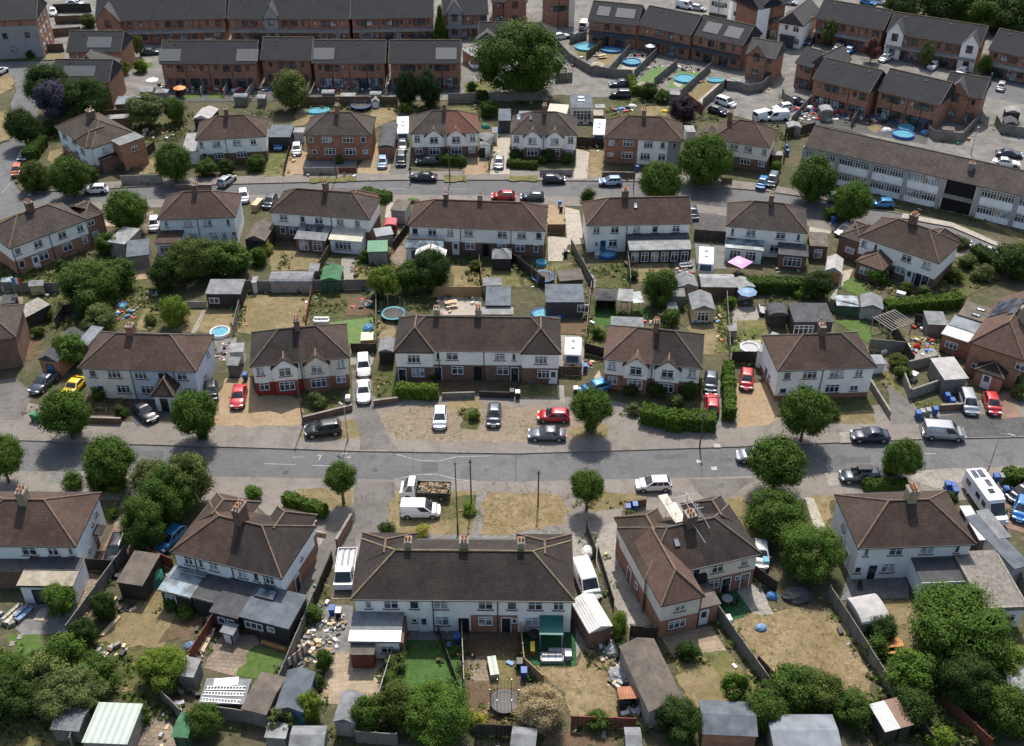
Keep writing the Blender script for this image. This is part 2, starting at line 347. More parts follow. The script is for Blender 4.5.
def door(par,x,y,z=0,w=.9,h=2.05,rz=0,mat='upvc',glazed=True,frame='upvc',name='door'):
 o=link(name,shared(('door',w,h,mat),lambda:MB().box(-w/2,w/2,-.05,0,0,h).mesh(name,[mat])),par,(x,y,z),rz)
 link('frame',shared(('dfr',w,h,frame),lambda:MB().box(-w/2-.08,-w/2,-.08,0,0,h+.08).box(w/2,w/2+.08,-.08,0,0,h+.08).box(-w/2,w/2,-.08,0,h,h+.08).mesh('frame',[frame])),o)
 if glazed:link('pane',shared(('dpa',w,h),lambda:MB().box(-w*.32,w*.32,-.062,-.048,h*.5,h*.92).mesh('pane',['glass'])),o)
 link('handle',shared(('dha',w),lambda:MB().box(w*.36,w*.42,-.1,-.05,h*.45,h*.52).mesh('handle',['steel'])),o)
 return o
def patio_doors(par,x,y,z=0,w=1.8,h=2.05,rz=0,frame='upvc',n=2):
 return window(par,x,y,z+.02,w,h,rz,n,frame,None)
def roof_faces(mb,x0,x1,y0,y1,z,rise,axis,lo,hi,m=0,hip=None,th=.16):
 if axis=='x':
  T=lambda a,b,c:(a,b,c);a0,a1,b0,b1=x0,x1,y0,y1
 else:
  T=lambda a,b,c:(b,a,c);a0,a1,b0,b1=y0,y1,x0,x1
 hb=(b0+b1)/2;hp=hip if hip is not None else(b1-b0)/2
 ra=a0+(hp if lo=='h' else 0);rb=a1-(hp if hi=='h' else 0);t=z+rise
 A,B,C,D=(a0,b0,z),(a1,b0,z),(a1,b1,z),(a0,b1,z);P,Q=(ra,hb,t),(rb,hb,t)
 f=lambda pts:mb.face([T(*p)for p in pts],m)
 f((A,B,Q,P));f((C,D,P,Q));f((D,A,P));f((B,C,Q))
 lo_=[(p[0],p[1],z-th)for p in(A,B,C,D)]
 f(lo_[::-1])
 for i,(p,q)in enumerate(((A,B),(B,C),(C,D),(D,A))):f((lo_[i],lo_[(i+1)%4],q,p))
 lines=[(P,Q)]
 if lo=='h':lines+=[(A,P),(D,P)]
 if hi=='h':lines+=[(B,Q),(C,Q)]
 verge=[]
 if lo=='g':verge+=[(A,P),(D,P)]
 if hi=='g':verge+=[(B,Q),(C,Q)]
 return[(T(*p),T(*q))for p,q in lines],[(T(*p),T(*q))for p,q in verge]
def ridge(par,lines,mat,r=.1,name='ridge_tiles'):
 mb=MB()
 for p,q in lines:
  if(Vector(p)-Vector(q)).length>.2:mb.tube((p[0],p[1],p[2]+.015),(q[0],q[1],q[2]+.015),r,n=6)
 return mb.build(name,mat,par)
def chimney(par,x,y,z0,z1,w=.65,d=1.15,pots=4,mat='brick_brown',aerial=True):
 mb=MB().box(x-w/2,x+w/2,y-d/2,y+d/2,z0,z1-.25).box(x-w/2-.07,x+w/2+.07,y-d/2-.07,y+d/2+.07,z1-.25,z1-.08,0).box(x-w/2-.02,x+w/2+.02,y-d/2-.02,y+d/2+.02,z1-.08,z1,1)
 o=mb.build('chimney',[mat,'concrete'],par)
 n=max(1,pots//2)
 for k in range(pots):
  px=x+(-.16 if k%2 else.16)*(1 if pots>1 else 0);py=y+(-d/2+d*(k//2+.5)/n)
  link('chimney_pot',shared('pot',lambda:MB().lathe([(.14,0),(.11,.08),(.1,.28),(.125,.32),(.12,.35),(.07,.35),(.07,.2)],10).mesh('chimney_pot',['terracotta'],True)),o,(px,py,z1))
 if aerial:
  a=MB().tube((x+w/2+.03,y,z1-.4),(x+w/2+.03,y,z1+1.0),.018,n=5).tube((x+w/2-.3,y,z1+.97),(x+w/2+.35,y,z1+.97),.014,n=4)
  for k in range(4):a.tube((x+w/2-.25+.17*k,y-.16,z1+.97),(x+w/2-.25+.17*k,y+.16,z1+.97),.009,n=4)
  a.build('aerial','plastic_grey',o)
 return o
class House:
 def __init__(s,name,label,cat,A,B,D,eaves=4.8,group=None):
  s.W=dist(A,B);s.D=D;s.e=eaves
  c,a=centre(A,B,D);s.o=thing(name,label,cat,c,a,group);s.c,s.a=c,a
 def walls(s,x0=None,x1=None,y0=None,y1=None,upper='render_white',lower=None,split=2.45,top=None,inset=.3,gl=0,gr=0,rise=0,name='wall'):
  x0=-s.W/2+inset if x0 is None else x0;x1=s.W/2-inset if x1 is None else x1
  y0=-s.D/2+inset if y0 is None else y0;y1=s.D/2-inset if y1 is None else y1
  top=s.e if top is None else top;lower=lower or upper;mb=MB();t=top-.02
  if lower!=upper:
   mb.box(x0,x1,y0,y1,-.1,split,1);mb.box(x0-.03,x1+.03,y0-.03,y1+.03,split,t,0)
  else:mb.box(x0,x1,y0,y1,-.1,t,0)
  for g,q0,q1 in((gl,x0,x0+.25),(gr,x1-.25,x1)):
   if g:mb.ext([(y0,t),(y1,t),((y0+y1)/2,t+rise-.12)],'x',q0,q1,0)
  return mb.build(name,[upper,lower],s.o)
 def roof(s,mat,rise=2.6,ends='hh',rid='ridge_tan',mat2=None,hip=None,x0=None,x1=None,cut=0,verge='ridge_grey'):
  x0=-s.W/2 if x0 is None else x0;x1=s.W/2 if x1 is None else x1;s.rise=rise
  if mat2 is None:
   mb=MB();ln,vg=roof_faces(mb,x0,x1,-s.D/2,s.D/2,s.e,rise,'x',ends[0],ends[1],0,hip)
   r=mb.build('roof',mat,s.o);ridge(r,ln,rid)
   for v_ in vg:ridge(r,[v_],verge,.07,'verge_trim')
  else:
   hp=hip if hip is not None else s.D/2
   for q0,q1,e,mt in((x0,cut,ends[0]+'g',mat),(cut,x1,'g'+ends[1],mat2)):
    mb=MB();ln,vg=roof_faces(mb,q0,q1,-s.D/2,s.D/2,s.e,rise,'x',e[0],e[1],0,hp)
    r=mb.build('roof',mt,s.o);ridge(r,ln,rid)
   vg=[]
  for y in(-s.D/2-.11,s.D/2):MB().box(x0,x1,y,y+.11,s.e-.14,s.e-.03).build('gutter','pipe_black',s.o)
  return r
 def sub_roof(s,mat,x0,x1,y0,y1,z,rise,axis='y',lo='h',hi='g',rid='ridge_tan',name='roof',hip=None):
  mb=MB();ln,vg=roof_faces(mb,x0,x1,y0,y1,z,rise,axis,lo,hi,0,hip)
  r=mb.build(name,mat,s.o);ridge(r,ln,rid,.11)
  return r
 def gable_bay(s,xc,w,proj,mat,upper='render_white',lower=None,z=4.3,rise=None,back=3.2,rid='ridge_tan'):
  rise=rise or w*.42;y0=-s.D/2+.3-proj;y1=-s.D/2+.5;lower=lower or upper
  mb=MB().box(xc-w/2,xc+w/2,y0,y1,-.1,2.3,1).box(xc-w/2-.03,xc+w/2+.03,y0-.03,y1,2.3,z,0)
  mb.ext([(xc-w/2-.03,z),(xc+w/2+.03,z),(xc,z+rise)],'y',y0-.03,y0+.2,0)
  mb.build('gable_bay',[upper,lower],s.o)
  mb=MB();q0=y0-.25;q1=-s.D/2+back;t=.12
  for sg in(-1,1):
   a=(xc+sg*(w/2+.25),z-.2);b=(xc,z+rise+.03)
   mb.hexa([(a[0],q0,a[1]),(b[0],q0,b[1]),(b[0],q1,b[1]),(a[0],q1,a[1]),(a[0],q0,a[1]+t),(b[0],q0,b[1]+t),(b[0],q1,b[1]+t),(a[0],q1,a[1]+t)])
  r=mb.build('gable_roof',mat,s.o);ridge(r,[((xc,q0,z+rise+.12),(xc,q1,z+rise+.12))],rid,.1)
  return y0-.03
 def win(s,x,z,w=1.5,h=1.15,y=None,**k):
  return window(s.o,x,(-s.D/2+.3-.03 if y is None else y),z,w,h,0,**k)
 def swin(s,side,y,z,w=1.0,h=1.1,inset=.3,**k):
  x=(-s.W/2+inset-.03)if side=='l' else(s.W/2-inset+.03)
  return window(s.o,x,y,z,w,h,R(-90)if side=='l' else R(90),**k)
 def door(s,x,y=None,**k):return door(s.o,x,(-s.D/2+.27 if y is None else y),**k)
 def sdoor(s,side,y,inset=.3,**k):
  x=(-s.W/2+inset-.03)if side=='l' else(s.W/2-inset+.03)
  return door(s.o,x,y,rz=R(-90)if side=='l' else R(90),**k)
 def stack(s,x,y=0,up=1.25,**k):return chimney(s.o,x,y,s.e+s.rise*.5,s.e+s.rise+up,**k)
 def pipe(s,x,z0=0,y=None):
  y=-s.D/2+.2 if y is None else y
  return MB().tube((x,y,z0),(x,y,s.e-.1),.05,n=6).build('downpipe','pipe_black',s.o)
 def patch(s,x0,x1,v0,v1,mat,name='skylight',th=.08,back=False,rim=None):
  D2=s.D/2;pts=[]
  for x,v in((x0,v0),(x1,v0),(x1,v1),(x0,v1)):pts.append((x,-D2+v*D2,s.e+v*s.rise))
  n=Vector((0,-s.rise,D2)).normalized()
  lo=[Vector(p)+n*.01 for p in pts];hi=[Vector(p)+n*(.02+th)for p in pts]
  o=MB().hexa(lo+hi).build(name,mat,s.o)
  if rim:
   mb=MB();w=.08
   for i in range(4):
    a,b=hi[i],hi[(i+1)%4];mb.tube(a,b,w/2,n=4)
   mb.build('frame',rim,o)
  return o
 def ext(s,x0,x1,y0,y1,h,wall='render_white',roof='felt_grey',kind='flat',h2=None,wins=(),doors=(),name='extension',rise=1.2,over=.2,fascia=None,rid='ridge_tan'):
  h2=h2 if h2 is not None else h-.1
  hh=min(h,h2)if kind in('flat','lean')else h
  mb=MB().box(x0,x1,y0,y1,-.1,hh-.02)
  if kind=='lean':mb.ext([(y0,hh-.03),(y1,hh-.03),(y1,h-.03)],'x',x0,x1)
  w=mb.build(name+'_wall',wall,s.o)
  if kind in('flat','lean'):
   a=[(x0-over,y0-over,h2),(x1+over,y0-over,h2),(x1+over,y1,h),(x0-over,y1,h)]
   MB().hexa(a+[(p[0],p[1],p[2]+.15)for p in a]).build(name+'_roof',roof,s.o)
   if fascia:MB().box(x0-over-.02,x1+over+.02,y0-over-.04,y0-over-.005,h2-.06,h2+.2).build('fascia',fascia,s.o)
  else:
   ax,lo,hi=dict(hip=('x','h','h'),hip_y=('y','h','g'),gable_x=('x','g','g'),gable_y=('y','g','g'))[kind]
   mb2=MB();ln,vg=roof_faces(mb2,x0-over,x1+over,y0-over,y1,h,rise,ax,lo,hi,0,None)
   r=mb2 .build(name+'_roof',roof,s.o);ridge(r,ln,rid,.1)
   if kind=='gable_y':MB().ext([(x0,h),(x1,h),((x0+x1)/2,h+rise-.1)],'y',y0,y0+.2).build('gable_wall',wall,s.o)
   if kind=='gable_x':MB().ext([(y0,h),(y1,h),((y0+y1)/2,h+rise-.1)],'x',x0,x0+.2).ext([(y0,h),(y1,h),((y0+y1)/2,h+rise-.1)],'x',x1-.2,x1).build('gable_wall',wall,s.o)
  for(x,z,ww,wh)in wins:window(s.o,x,y0-.005,z,ww,wh)
  for(x,ww)in doors:door(s.o,x,y0-.005,w=ww)
  return w
 def skylight(s,x,y,z,w,d,tilt=0,mat='skylight_glass',name='skylight'):
  o=MB().box(-w/2,w/2,-d/2,d/2,0,.1).build(name,mat,s.o,(x,y,z));o.rotation_euler=(tilt,0,0)
  f=MB().box(-w/2-.07,w/2+.07,-d/2-.07,-d/2,-.02,.13).box(-w/2-.07,w/2+.07,d/2,d/2+.07,-.02,.13).box(-w/2-.07,-w/2,-d/2,d/2,-.02,.13).box(w/2,w/2+.07,-d/2,d/2,-.02,.13)
  f.build('frame','trim_black',o);return o
def shed(label,A,B,depth,h=2.0,rise=.5,style='apex_x',wall='fence_brown',roof='felt_grey',name='garden_shed',cat='shed',doorx=None,win=None,over=.12,group=None,slope=.25,open_front=False,doormat=None,sky=None):
 c,a=centre(A,B,depth);W=dist(A,B);D=depth;t=thing(name,label,cat,c,a,group)
 x0,x1,y0,y1=-W/2+over,W/2-over,-D/2+over,D/2-over
 mb=MB()
 if open_front:
  mb.box(x0,x0+.06,y0,y1,0,h-.02).box(x1-.06,x1,y0,y1,0,h-.02).box(x0+.06,x1-.06,y1-.06,y1,0,h-.02)
  for k in range(3):
   xx=x0+.06+(x1-x0-.18)*k/2;mb.box(xx,xx+.07,y0,y0+.07,0,h-.02)
 else:mb.box(x0,x1,y0,y1,0,h-.02)
 if style=='apex_y':
  mb.ext([(x0,h-.02),(x1,h-.02),(0,h+rise-.06)],'y',y0,y0+.08).ext([(x0,h-.02),(x1,h-.02),(0,h+rise-.06)],'y',y1-.08,y1)
 if style=='apex_x':
  mb.ext([(y0,h-.02),(y1,h-.02),(0,h+rise-.06)],'x',x0,x0+.08).ext([(y0,h-.02),(y1,h-.02),(0,h+rise-.06)],'x',x1-.08,x1)
 mb.build('wall',wall,t)
 rb=MB()
 if style in('apex_x','apex_y','hip'):
  roof_faces(rb,-W/2,W/2,-D/2,D/2,h,rise,'y' if style=='apex_y' else 'x',*('hh' if style=='hip' else 'gg'),th=.06)
 elif style=='arch':
  P=[(-D/2*math.cos(math.pi*k/8),h+rise*math.sin(math.pi*k/8))for k in range(9)]
  rb.ext(P,'x',-W/2,W/2)
 elif style=='arch_y':
  P=[(-W/2*math.cos(math.pi*k/8),h+rise*math.sin(math.pi*k/8))for k in range(9)]
  rb.ext(P,'y',-D/2,D/2)
 else:
  hb=h+(slope if style=='pent' else-.06 if style=='flat' else 0);hf=h
  if style=='pent_back':hf,hb=h,h-slope
  q=[(-W/2,-D/2,hf),(W/2,-D/2,hf),(W/2,D/2,hb),(-W/2,D/2,hb)]
  rb.hexa(q+[(p[0],p[1],p[2]+.09)for p in q])
  if style=='pent':MB().ext([(y0,h-.02),(y1,h-.02),(y1,h+slope-.03)],'x',x0,x1).build('upper_wall',wall,t)
 rb.build('roof',roof,t)
 if doorx is not None:door(t,doorx,y0-.005,w=.8,h=min(1.85,h-.1),mat=doormat or wall,glazed=False,frame='fence_dark')
 if win:window(t,win[0],y0-.005,win[1],win[2],win[3],sill=None)
 if sky:
  for x,y,w,d in sky:MB().box(x-w/2,x+w/2,y-d/2,y+d/2,h+.1,h+.22).build('skylight','skylight_glass',t)
 return t
FENCES=[]
def fence(label,pts,h=1.75,mat='fence_grey',posts=True,name='fence',cat='fence',step=1.83,postmat=None,group=None,cap=True):
 p0=pts[0];t=thing(name,label,cat,p0,0,group);mb=MB();FENCES.extend(zip(pts,pts[1:]))
 for P,Q in zip(pts,pts[1:]):
  L=dist(P,Q);a=ang(P,Q);n=max(1,round(L/step))
  ux,uy=math.cos(a),math.sin(a)
  for k in range(n):
   s0,s1=L*k/n+.06,L*(k+1)/n-.06
   hh=h+rng.uniform(-.05,.05);m=Matrix.Translation((P[0]-p0[0],P[1]-p0[1],0))@Matrix.Rotation(a,4,'Z')
   nb=max(2,int((s1-s0)/.3))
   for b in range(nb):
    q0=s0+(s1-s0)*b/nb;q1=s0+(s1-s0)*(b+1)/nb-.008;j=rng.uniform(-.012,.012)
    mb.box(q0,q1,-.015+j,.015+j,.04,hh+rng.uniform(-.015,.015),0,m)
   if cap:mb.box(s0,s1,-.04,.04,hh+.016,hh+.05,0,m)
  if posts:
   for k in range(n+1):
    s_=L*k/n
    if k==n and Q is not pts[-1]:continue
    link('post',shared(('post',h,postmat or mat),lambda:MB().box(-.055,.055,-.055,.055,0,h+.12).mesh('post',[postmat or mat])),t,(P[0]-p0[0]+ux*s_,P[1]-p0[1]+uy*s_,0),a)
 mb.build('panel',mat,t)
 return t
def wall(label,pts,h=.9,th=.22,mat='brick_brown',cap='concrete',name='garden_wall',cat='wall'):
 p0=pts[0];t=thing(name,label,cat,p0);mb=MB();cb=MB()
 for P,Q in zip(pts,pts[1:]):
  L=dist(P,Q);m=Matrix.Translation((P[0]-p0[0],P[1]-p0[1],0))@Matrix.Rotation(ang(P,Q),4,'Z')
  mb.box(-th/2,L+th/2-.004,-th/2,th/2,0,h,0,m);cb.box(-th/2-.03,L+th/2+.026,-th/2-.03,th/2+.03,h+.002,h+.07,0,m)
 mb.build('wall',mat,t)
 if cap:cb.build('coping',cap,t)
 return t
def leaf_quad(mb,p,n,size,r):
 n=n.normalized();a=n.orthogonal().normalized();b=n.cross(a);t=r.uniform(0,6.28)
 u=(a*math.cos(t)+b*math.sin(t))*size*.62;v=(b*math.cos(t)-a*math.sin(t))*size*.5
 i=len(mb.v);fold=n*size*.12
 mb.v.extend((tuple(p-u),tuple(p-v*.8+fold),tuple(p+u),tuple(p+v*.8+fold)));mb.f.append((i,i+1,i+2,i+3));mb.m.append(0)
def crown_mesh(seed,n,size,lobes,lr,shape='round'):
 r=random.Random(seed);mb=MB();L=[]
 for k in range(lobes):
  while 1:
   c=Vector((r.uniform(-1,1),r.uniform(-1,1),r.uniform(-1,1)))
   if c.length<=1:break
  if shape=='cone':
   z=r.uniform(-.95,.85);w=(1-(z+1)/2)*.8;t=r.uniform(0,6.28);L.append((Vector((math.cos(t)*w*.7,math.sin(t)*w*.7,z)),lr*(.35+w*.75)));continue
  c=c.normalized()*(c.length**(.4 if shape!='street' else.15))*(1-lr*.85)
  if shape=='street':
   z=1-2*(k+.5)/lobes;t=k*2.4+r.uniform(-.3,.3);q=math.sqrt(1-z*z);c=Vector((q*math.cos(t),q*math.sin(t),z*.92))*(1-lr*.8)*r.uniform(.8,1.14)
  if shape=='flat':c.z=c.z*.75
  L.append((c,lr*(r.uniform(.8,1.1)if shape=='street' else r.uniform(.5,1.35))))
 if shape=='cone':L.append((Vector((0,0,.8)),.2))
 tot=sum(q[1]**2 for q in L);N=[]
 for c,rr in L:
  m=int(n*rr*rr/tot);ph=r.uniform(0,6)
  for _ in range(m):
   d=Vector((r.gauss(0,1),r.gauss(0,1),r.gauss(0,1))).normalized()
   if d.z<-.55 and shape!='street' and r.random()<.6:d.z=-d.z
   p=c+d*rr*(1+.2*math.sin(d.x*5+ph)*math.sin(d.y*5+ph*2)+.16*math.sin(d.z*7+ph))*(r.uniform(.78,1.06)if r.random()<.76 else r.uniform(1.0,1.35))
   if any((p-c2).length<r2*.72 for c2,r2 in L if c2 is not c):continue
   j=Vector((r.gauss(0,.3),r.gauss(0,.3),r.gauss(0,.3)+.15));leaf_quad(mb,p,d+j*1.2,size*r.uniform(.65,1.35),r);N.extend([d+j]*4)
  rings=[]
  for q in range(1,6):
   i=len(mb.v);rings.append(i)
   for t in range(9):
    f=Vector((math.sin(q*.524)*math.cos(t*.698),math.sin(q*.524)*math.sin(t*.698),math.cos(q*.524)));mb.v.append(tuple(c+f*rr*.62));N.append(f)
  for i0,i1 in zip(rings,rings[1:]):
   for t in range(9):mb.f.append((i0+t,i1+t,i1+(t+1)%9,i0+(t+1)%9));mb.m.append(0)
 mb.n=N
 return mb
SPEC={'big':(34000,.038,64,.26),'med':(14000,.064,36,.32),'loose':(5000,.085,30,.28),'shrub':(3600,.11,16,.44),'cone':(8000,.075,40,.5),'street':(19000,.054,50,.31)}
def crown(kind,var,mat):
 n,sz,lb,lr=SPEC[kind]
 def mk():
  return crown_mesh(hash((kind,var))%1000 if 0 else(len(kind)*97+var*13),n,sz,lb,lr,kind if kind in('cone','street')else 'round').mesh('crown',[mat],True)
 me=shared(('crown',kind,var,mat),mk);return me
def limbs(rx,hc,rz,r,seed,n=5):
 q=random.Random(seed);mb=MB();top=hc-rz*.25
 mb.tube((0,0,-.1),(.03,.02,top*.55),r*1.15,r*.85,8);mb.tube((.03,.02,top*.55),(.0,.05,top),r*.85,r*.55,8)
 for k in range(n):
  t=6.28*k/n+q.uniform(-.4,.4);z0=top*q.uniform(.72,.98)
  mb.tube((0,0,z0),(math.cos(t)*rx*.62,math.sin(t)*rx*.62,hc+rz*q.uniform(-.1,.4)),r*.45,r*.12,6)
 return mb
TV=[0]
def tree(label,p,hc,rx,rz=None,kind='med',mat='leaf_mid',name='tree',cat='tree',group=None,ry=None,tr=None,trunk=True,extra=()):
 rz=rz or rx*.9;ry=ry or rx;TV[0]+=1;v=TV[0]%3
 if not trunk:
  o=link(name,crown(kind,v,mat),None,(p[0],p[1],max(hc,rz*.72)),rng.uniform(0,6.28)if ry==rx else 0,(rx,ry,rz));return tag(o,label,cat,group)
 t=thing(name,label,cat,p,0,group)
 limbs(rx,hc,rz,tr or max(.05,rx*.055),TV[0]).build('trunk','bark',t,smooth=True)
 o=link('crown',crown(kind,v,mat),t,(0,0,hc),rng.uniform(0,6.28)if ry==rx else 0,(rx*rng.uniform(.93,1.1),ry*rng.uniform(.9,1.07),rz));o.rotation_euler[0]=rng.uniform(-.2,.2)
 for(dx,dy,dz,f)in extra:
  link('crown',crown(kind,(v+1)%3,mat),t,(dx,dy,hc+dz),rng.uniform(0,6.28),(rx*f,ry*f,rz*f))
 return t
def shrub(label,p,r,h=None,mat='leaf_mid',cat='shrub',name='shrub',group=None,kind='shrub',ry=None):
 h=h or r*1.5;return tree(label,p,h*.5,r,h*.55,kind,mat,name,cat,group,ry=ry,trunk=False)
def hedge(label,pts,w=1.0,h=1.7,mat='leaf_hedge',dens=85,size=.2,name='hedge',cat='hedge'):
 p0=pts[0];mb=MB();r=random.Random(int(abs(p0[0])*31+abs(p0[1])*17))
 core=MB()
 for P,Q in zip(pts,pts[1:]):
  L=dist(P,Q);a=ang(P,Q);m=Matrix.Translation((P[0]-p0[0],P[1]-p0[1],0))@Matrix.Rotation(a,4,'Z');m3=m.to_3x3()
  faces=[((L+w)*w,'top'),((L+w)*h,'y-'),((L+w)*h,'y+'),(w*h,'x-'),(w*h,'x+')]
  ph=r.uniform(0,6);amp=.09
  for A_,f in faces:
   for _ in range(int(A_*dens)):
    x=r.uniform(-w/2,L+w/2);y=r.uniform(-w/2,w/2);z=r.uniform(0.05,h);n=Vector((0,0,1))
    if f=='top':z=h;n=Vector((0,0,1))
    elif f=='y-':y=-w/2;n=Vector((0,-1,.2))
    elif f=='y+':y=w/2;n=Vector((0,1,.2))
    elif f=='x-':x=-w/2;n=Vector((-1,0,.2))
    else:x=L+w/2;n=Vector((1,0,.2))
    wob=amp*(math.sin(x*2.3+ph)+math.sin(x*5.1+z*3+ph*2)+.7*math.sin(x*.9+y*4))
    q=Vector((x,y,z))+n*(wob+r.gauss(0,.06))
    leaf_quad(mb,m@q,m3@(n+Vector((r.gauss(0,.55),r.gauss(0,.55),r.gauss(0,.55)+.2))),size*r.uniform(.7,1.3),r)
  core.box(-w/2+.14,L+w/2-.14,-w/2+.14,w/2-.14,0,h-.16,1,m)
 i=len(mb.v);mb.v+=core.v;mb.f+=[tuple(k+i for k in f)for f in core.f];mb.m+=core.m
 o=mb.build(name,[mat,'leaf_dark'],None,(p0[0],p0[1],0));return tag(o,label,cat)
def ground_cover(name,polys,mats,dens=3,size=.25,hmax=.5,seed=3):
 r=random.Random(seed);mb=MB()
 for(cx,cy,rx,ry)in polys:
  for _ in range(int(rx*ry*3.14*dens)):
   t=r.uniform(0,6.28);q=math.sqrt(r.random());x=cx+rx*q*math.cos(t);y=cy+ry*q*math.sin(t);mi=r.randrange(len(mats));hh=hmax*r.uniform(.2,1)
   for _k in range(7):
    p=Vector((x+r.gauss(0,.14),y+r.gauss(0,.14),hh*r.uniform(.15,1)))
    leaf_quad(mb,p,Vector((r.gauss(0,.5),r.gauss(0,.5),1)),size*r.uniform(.5,1.2),r);mb.m[-1]=mi
 o=mb.build(name,mats);o['kind']='stuff';return o
def rubble(name,spots,mats,seed=5,size=.3):
 r=random.Random(seed);mb=MB()
 for(cx,cy,rx,ry,n)in spots:
  for _ in range(n):
   x=cx+rx*r.uniform(-1,1);y=cy+ry*r.uniform(-1,1);s=size*r.uniform(.4,1.5);m=Matrix.Translation((x,y,0))@Matrix.Rotation(r.uniform(0,3.14),4,'Z')
   mb.box(-s*r.uniform(.4,1.2),s*.6,-s*.4,s*.45,.01,s*r.uniform(.25,1.1),r.randrange(len(mats)),m)
 o=mb.build(name,mats);o['kind']='stuff';return o
CARS={'hatch':(4.05,1.74,1.48,.96,-1.92,1.02,-1.50,.18,.86,.31,.2),'saloon':(4.6,1.8,1.44,.95,-1.62,1.0,-.98,.15,.86,.32,.2),'suv':(4.45,1.85,1.68,1.08,-2.12,1.0,-1.85,.28,1.0,.36,.26),'estate':(4.65,1.8,1.5,.96,-2.22,1.05,-1.95,.22,.87,.32,.2),'mpv':(4.5,1.84,1.66,1.0,-2.14,1.3,-1.9,.45,.93,.32,.2),'small':(3.6,1.65,1.5,.97,-1.72,.98,-1.45,.18,.9,.29,.2),'van':(4.95,1.95,1.98,1.08,-2.42,1.62,-2.38,.78,1.02,.33,.24),'smallvan':(4.4,1.85,1.84,1.04,-2.14,1.38,-2.1,.55,.98,.32,.23),'coupe':(4.3,1.78,1.33,.9,-1.75,.75,-1.0,.0,.82,.32,.18),'bigvan':(5.6,2.0,2.4,1.2,-2.75,1.95,-2.72,1.25,1.12,.34,.28)}
def car_meshes(kind,lo=False):
 L,W,H,belt,gb0,gb1,gr0,gr1,hood,wr,clr=CARS[kind]
 x0,x1=-L/2,L/2;wb0,wb1=x0+L*.19,x1-L*.185
 def body():
  mb=MB();w=W/2;ring=[]
  st=[(x0,.74,belt-.36),(x0+.09,.88,belt-.16),(x0+.3,.96,belt-.03),(x0+.8,1,belt),(gb1-.3,1,belt),(gb1+.05,.995,belt-.01),((gb1+x1)/2,.975,(belt+hood)/2),(x1-.5,.94,hood-.05),(x1-.2,.86,hood-.14),(x1-.05,.74,hood-.27),(x1,.62,hood-.38)]
  for x,f,zt in st:
   h=w*f;zb=clr+(.08 if f<.9 else 0)
   half=[(h*.82,zb),(h*.965,zb+.1),(h,zb+.3),(h*.995,max(zb+.32,zt-.2)),(h*.955,max(zb+.34,zt-.07)),(h*.84,max(zb+.36,zt-.01)),(h*.4,max(zb+.37,zt+.015))]
   P=[(y,z)for y,z in half]+[(-y,z)for y,z in half[::-1]]
   ring.append(len(mb.v));mb.v.extend((x,y,z)for y,z in P)
  n=14
  for p,q in zip(ring,ring[1:]):
   for k in range(n):mb.f.append((p+k,p+(k+1)%n,q+(k+1)%n,q+k));mb.m.append(0)
  mb.f.append(tuple(ring[0]+k for k in range(n)));mb.f.append(tuple(ring[-1]+k for k in range(n-1,-1,-1)));mb.m+=[0,0]
  hw0,hw1=W/2-.07,(W/2-.24 if kind not in('van','smallvan','bigvan')else W/2-.14)
  def rr(a,b,hw,z,r):
   i=len(mb.v)
   for cx,cy,t0 in((b-r,hw-r,0),(a+r,hw-r,90),(a+r,-hw+r,180),(b-r,-hw+r,270)):
    for t in(0,30,60,90):mb.v.append((cx+r*math.cos(R(t0+t)),cy+r*math.sin(R(t0+t)),z))
   return i
  q=[rr(gb0,gb1,hw0,belt-.04,.1),rr(gr0,gr1,hw1,H-.09,.1),rr(gr0+.06,gr1-.08,hw1-.06,H-.035,.12),rr(gr0+.25,gr1-.3,hw1-.24,H,.12)]
  for a,b in zip(q,q[1:]):
   for k in range(16):mb.f.append((a+k,a+(k+1)%16,b+(k+1)%16,b+k));mb.m.append(0)
  mb.f.append(tuple(q[-1]+k for k in range(16)));mb.m.append(0)
  for x in(wb0,wb1):
   for sg in(-1,1):mb.tube((x,sg*(w-.25),wr),(x,sg*(w+.004),wr),wr+.07,n=18,m=1)
  mb.box(x0+.25,x1-.25,-w+.1,w-.1,clr-.04,clr+.06,1)
  return mb.mesh('body',['paint_white','trim_black'],True)
 hw0,hw1=W/2-.07,(W/2-.24 if kind not in('van','smallvan','bigvan')else W/2-.14)
 vanlike=kind in('van','smallvan','bigvan')
 def slab(q,d):
  mb=MB();d=Vector(d);q=[Vector(p)for p in q];mb.hexa([p-d*.01 for p in q]+[p+d*.014 for p in q]);return mb
 def lerp(a,b,t):return Vector(a)+(Vector(b)-Vector(a))*t
 def frontg():
  a,b,c,d=(gb1,-hw0,belt-.02),(gb1,hw0,belt-.02),(gr1,hw1,H-.06),(gr1,-hw1,H-.06)
  return slab([lerp(lerp(a,d,.08),lerp(b,c,.08),.06),lerp(lerp(a,d,.08),lerp(b,c,.08),.94),lerp(lerp(a,d,.94),lerp(b,c,.94),.93),lerp(lerp(a,d,.94),lerp(b,c,.94),.07)],(.7,0,.7)).mesh('windscreen',['car_glass'])
 def rearg():
  a,b,c,d=(gb0,-hw0,belt-.02),(gb0,hw0,belt-.02),(gr0,hw1,H-.06),(gr0,-hw1,H-.06)
  return slab([lerp(lerp(a,d,.14),lerp(b,c,.14),.09),lerp(lerp(a,d,.14),lerp(b,c,.14),.91),lerp(lerp(a,d,.9),lerp(b,c,.9),.9),lerp(lerp(a,d,.9),lerp(b,c,.9),.1)],(-.8,0,.6)).mesh('rear_window',['car_glass'])
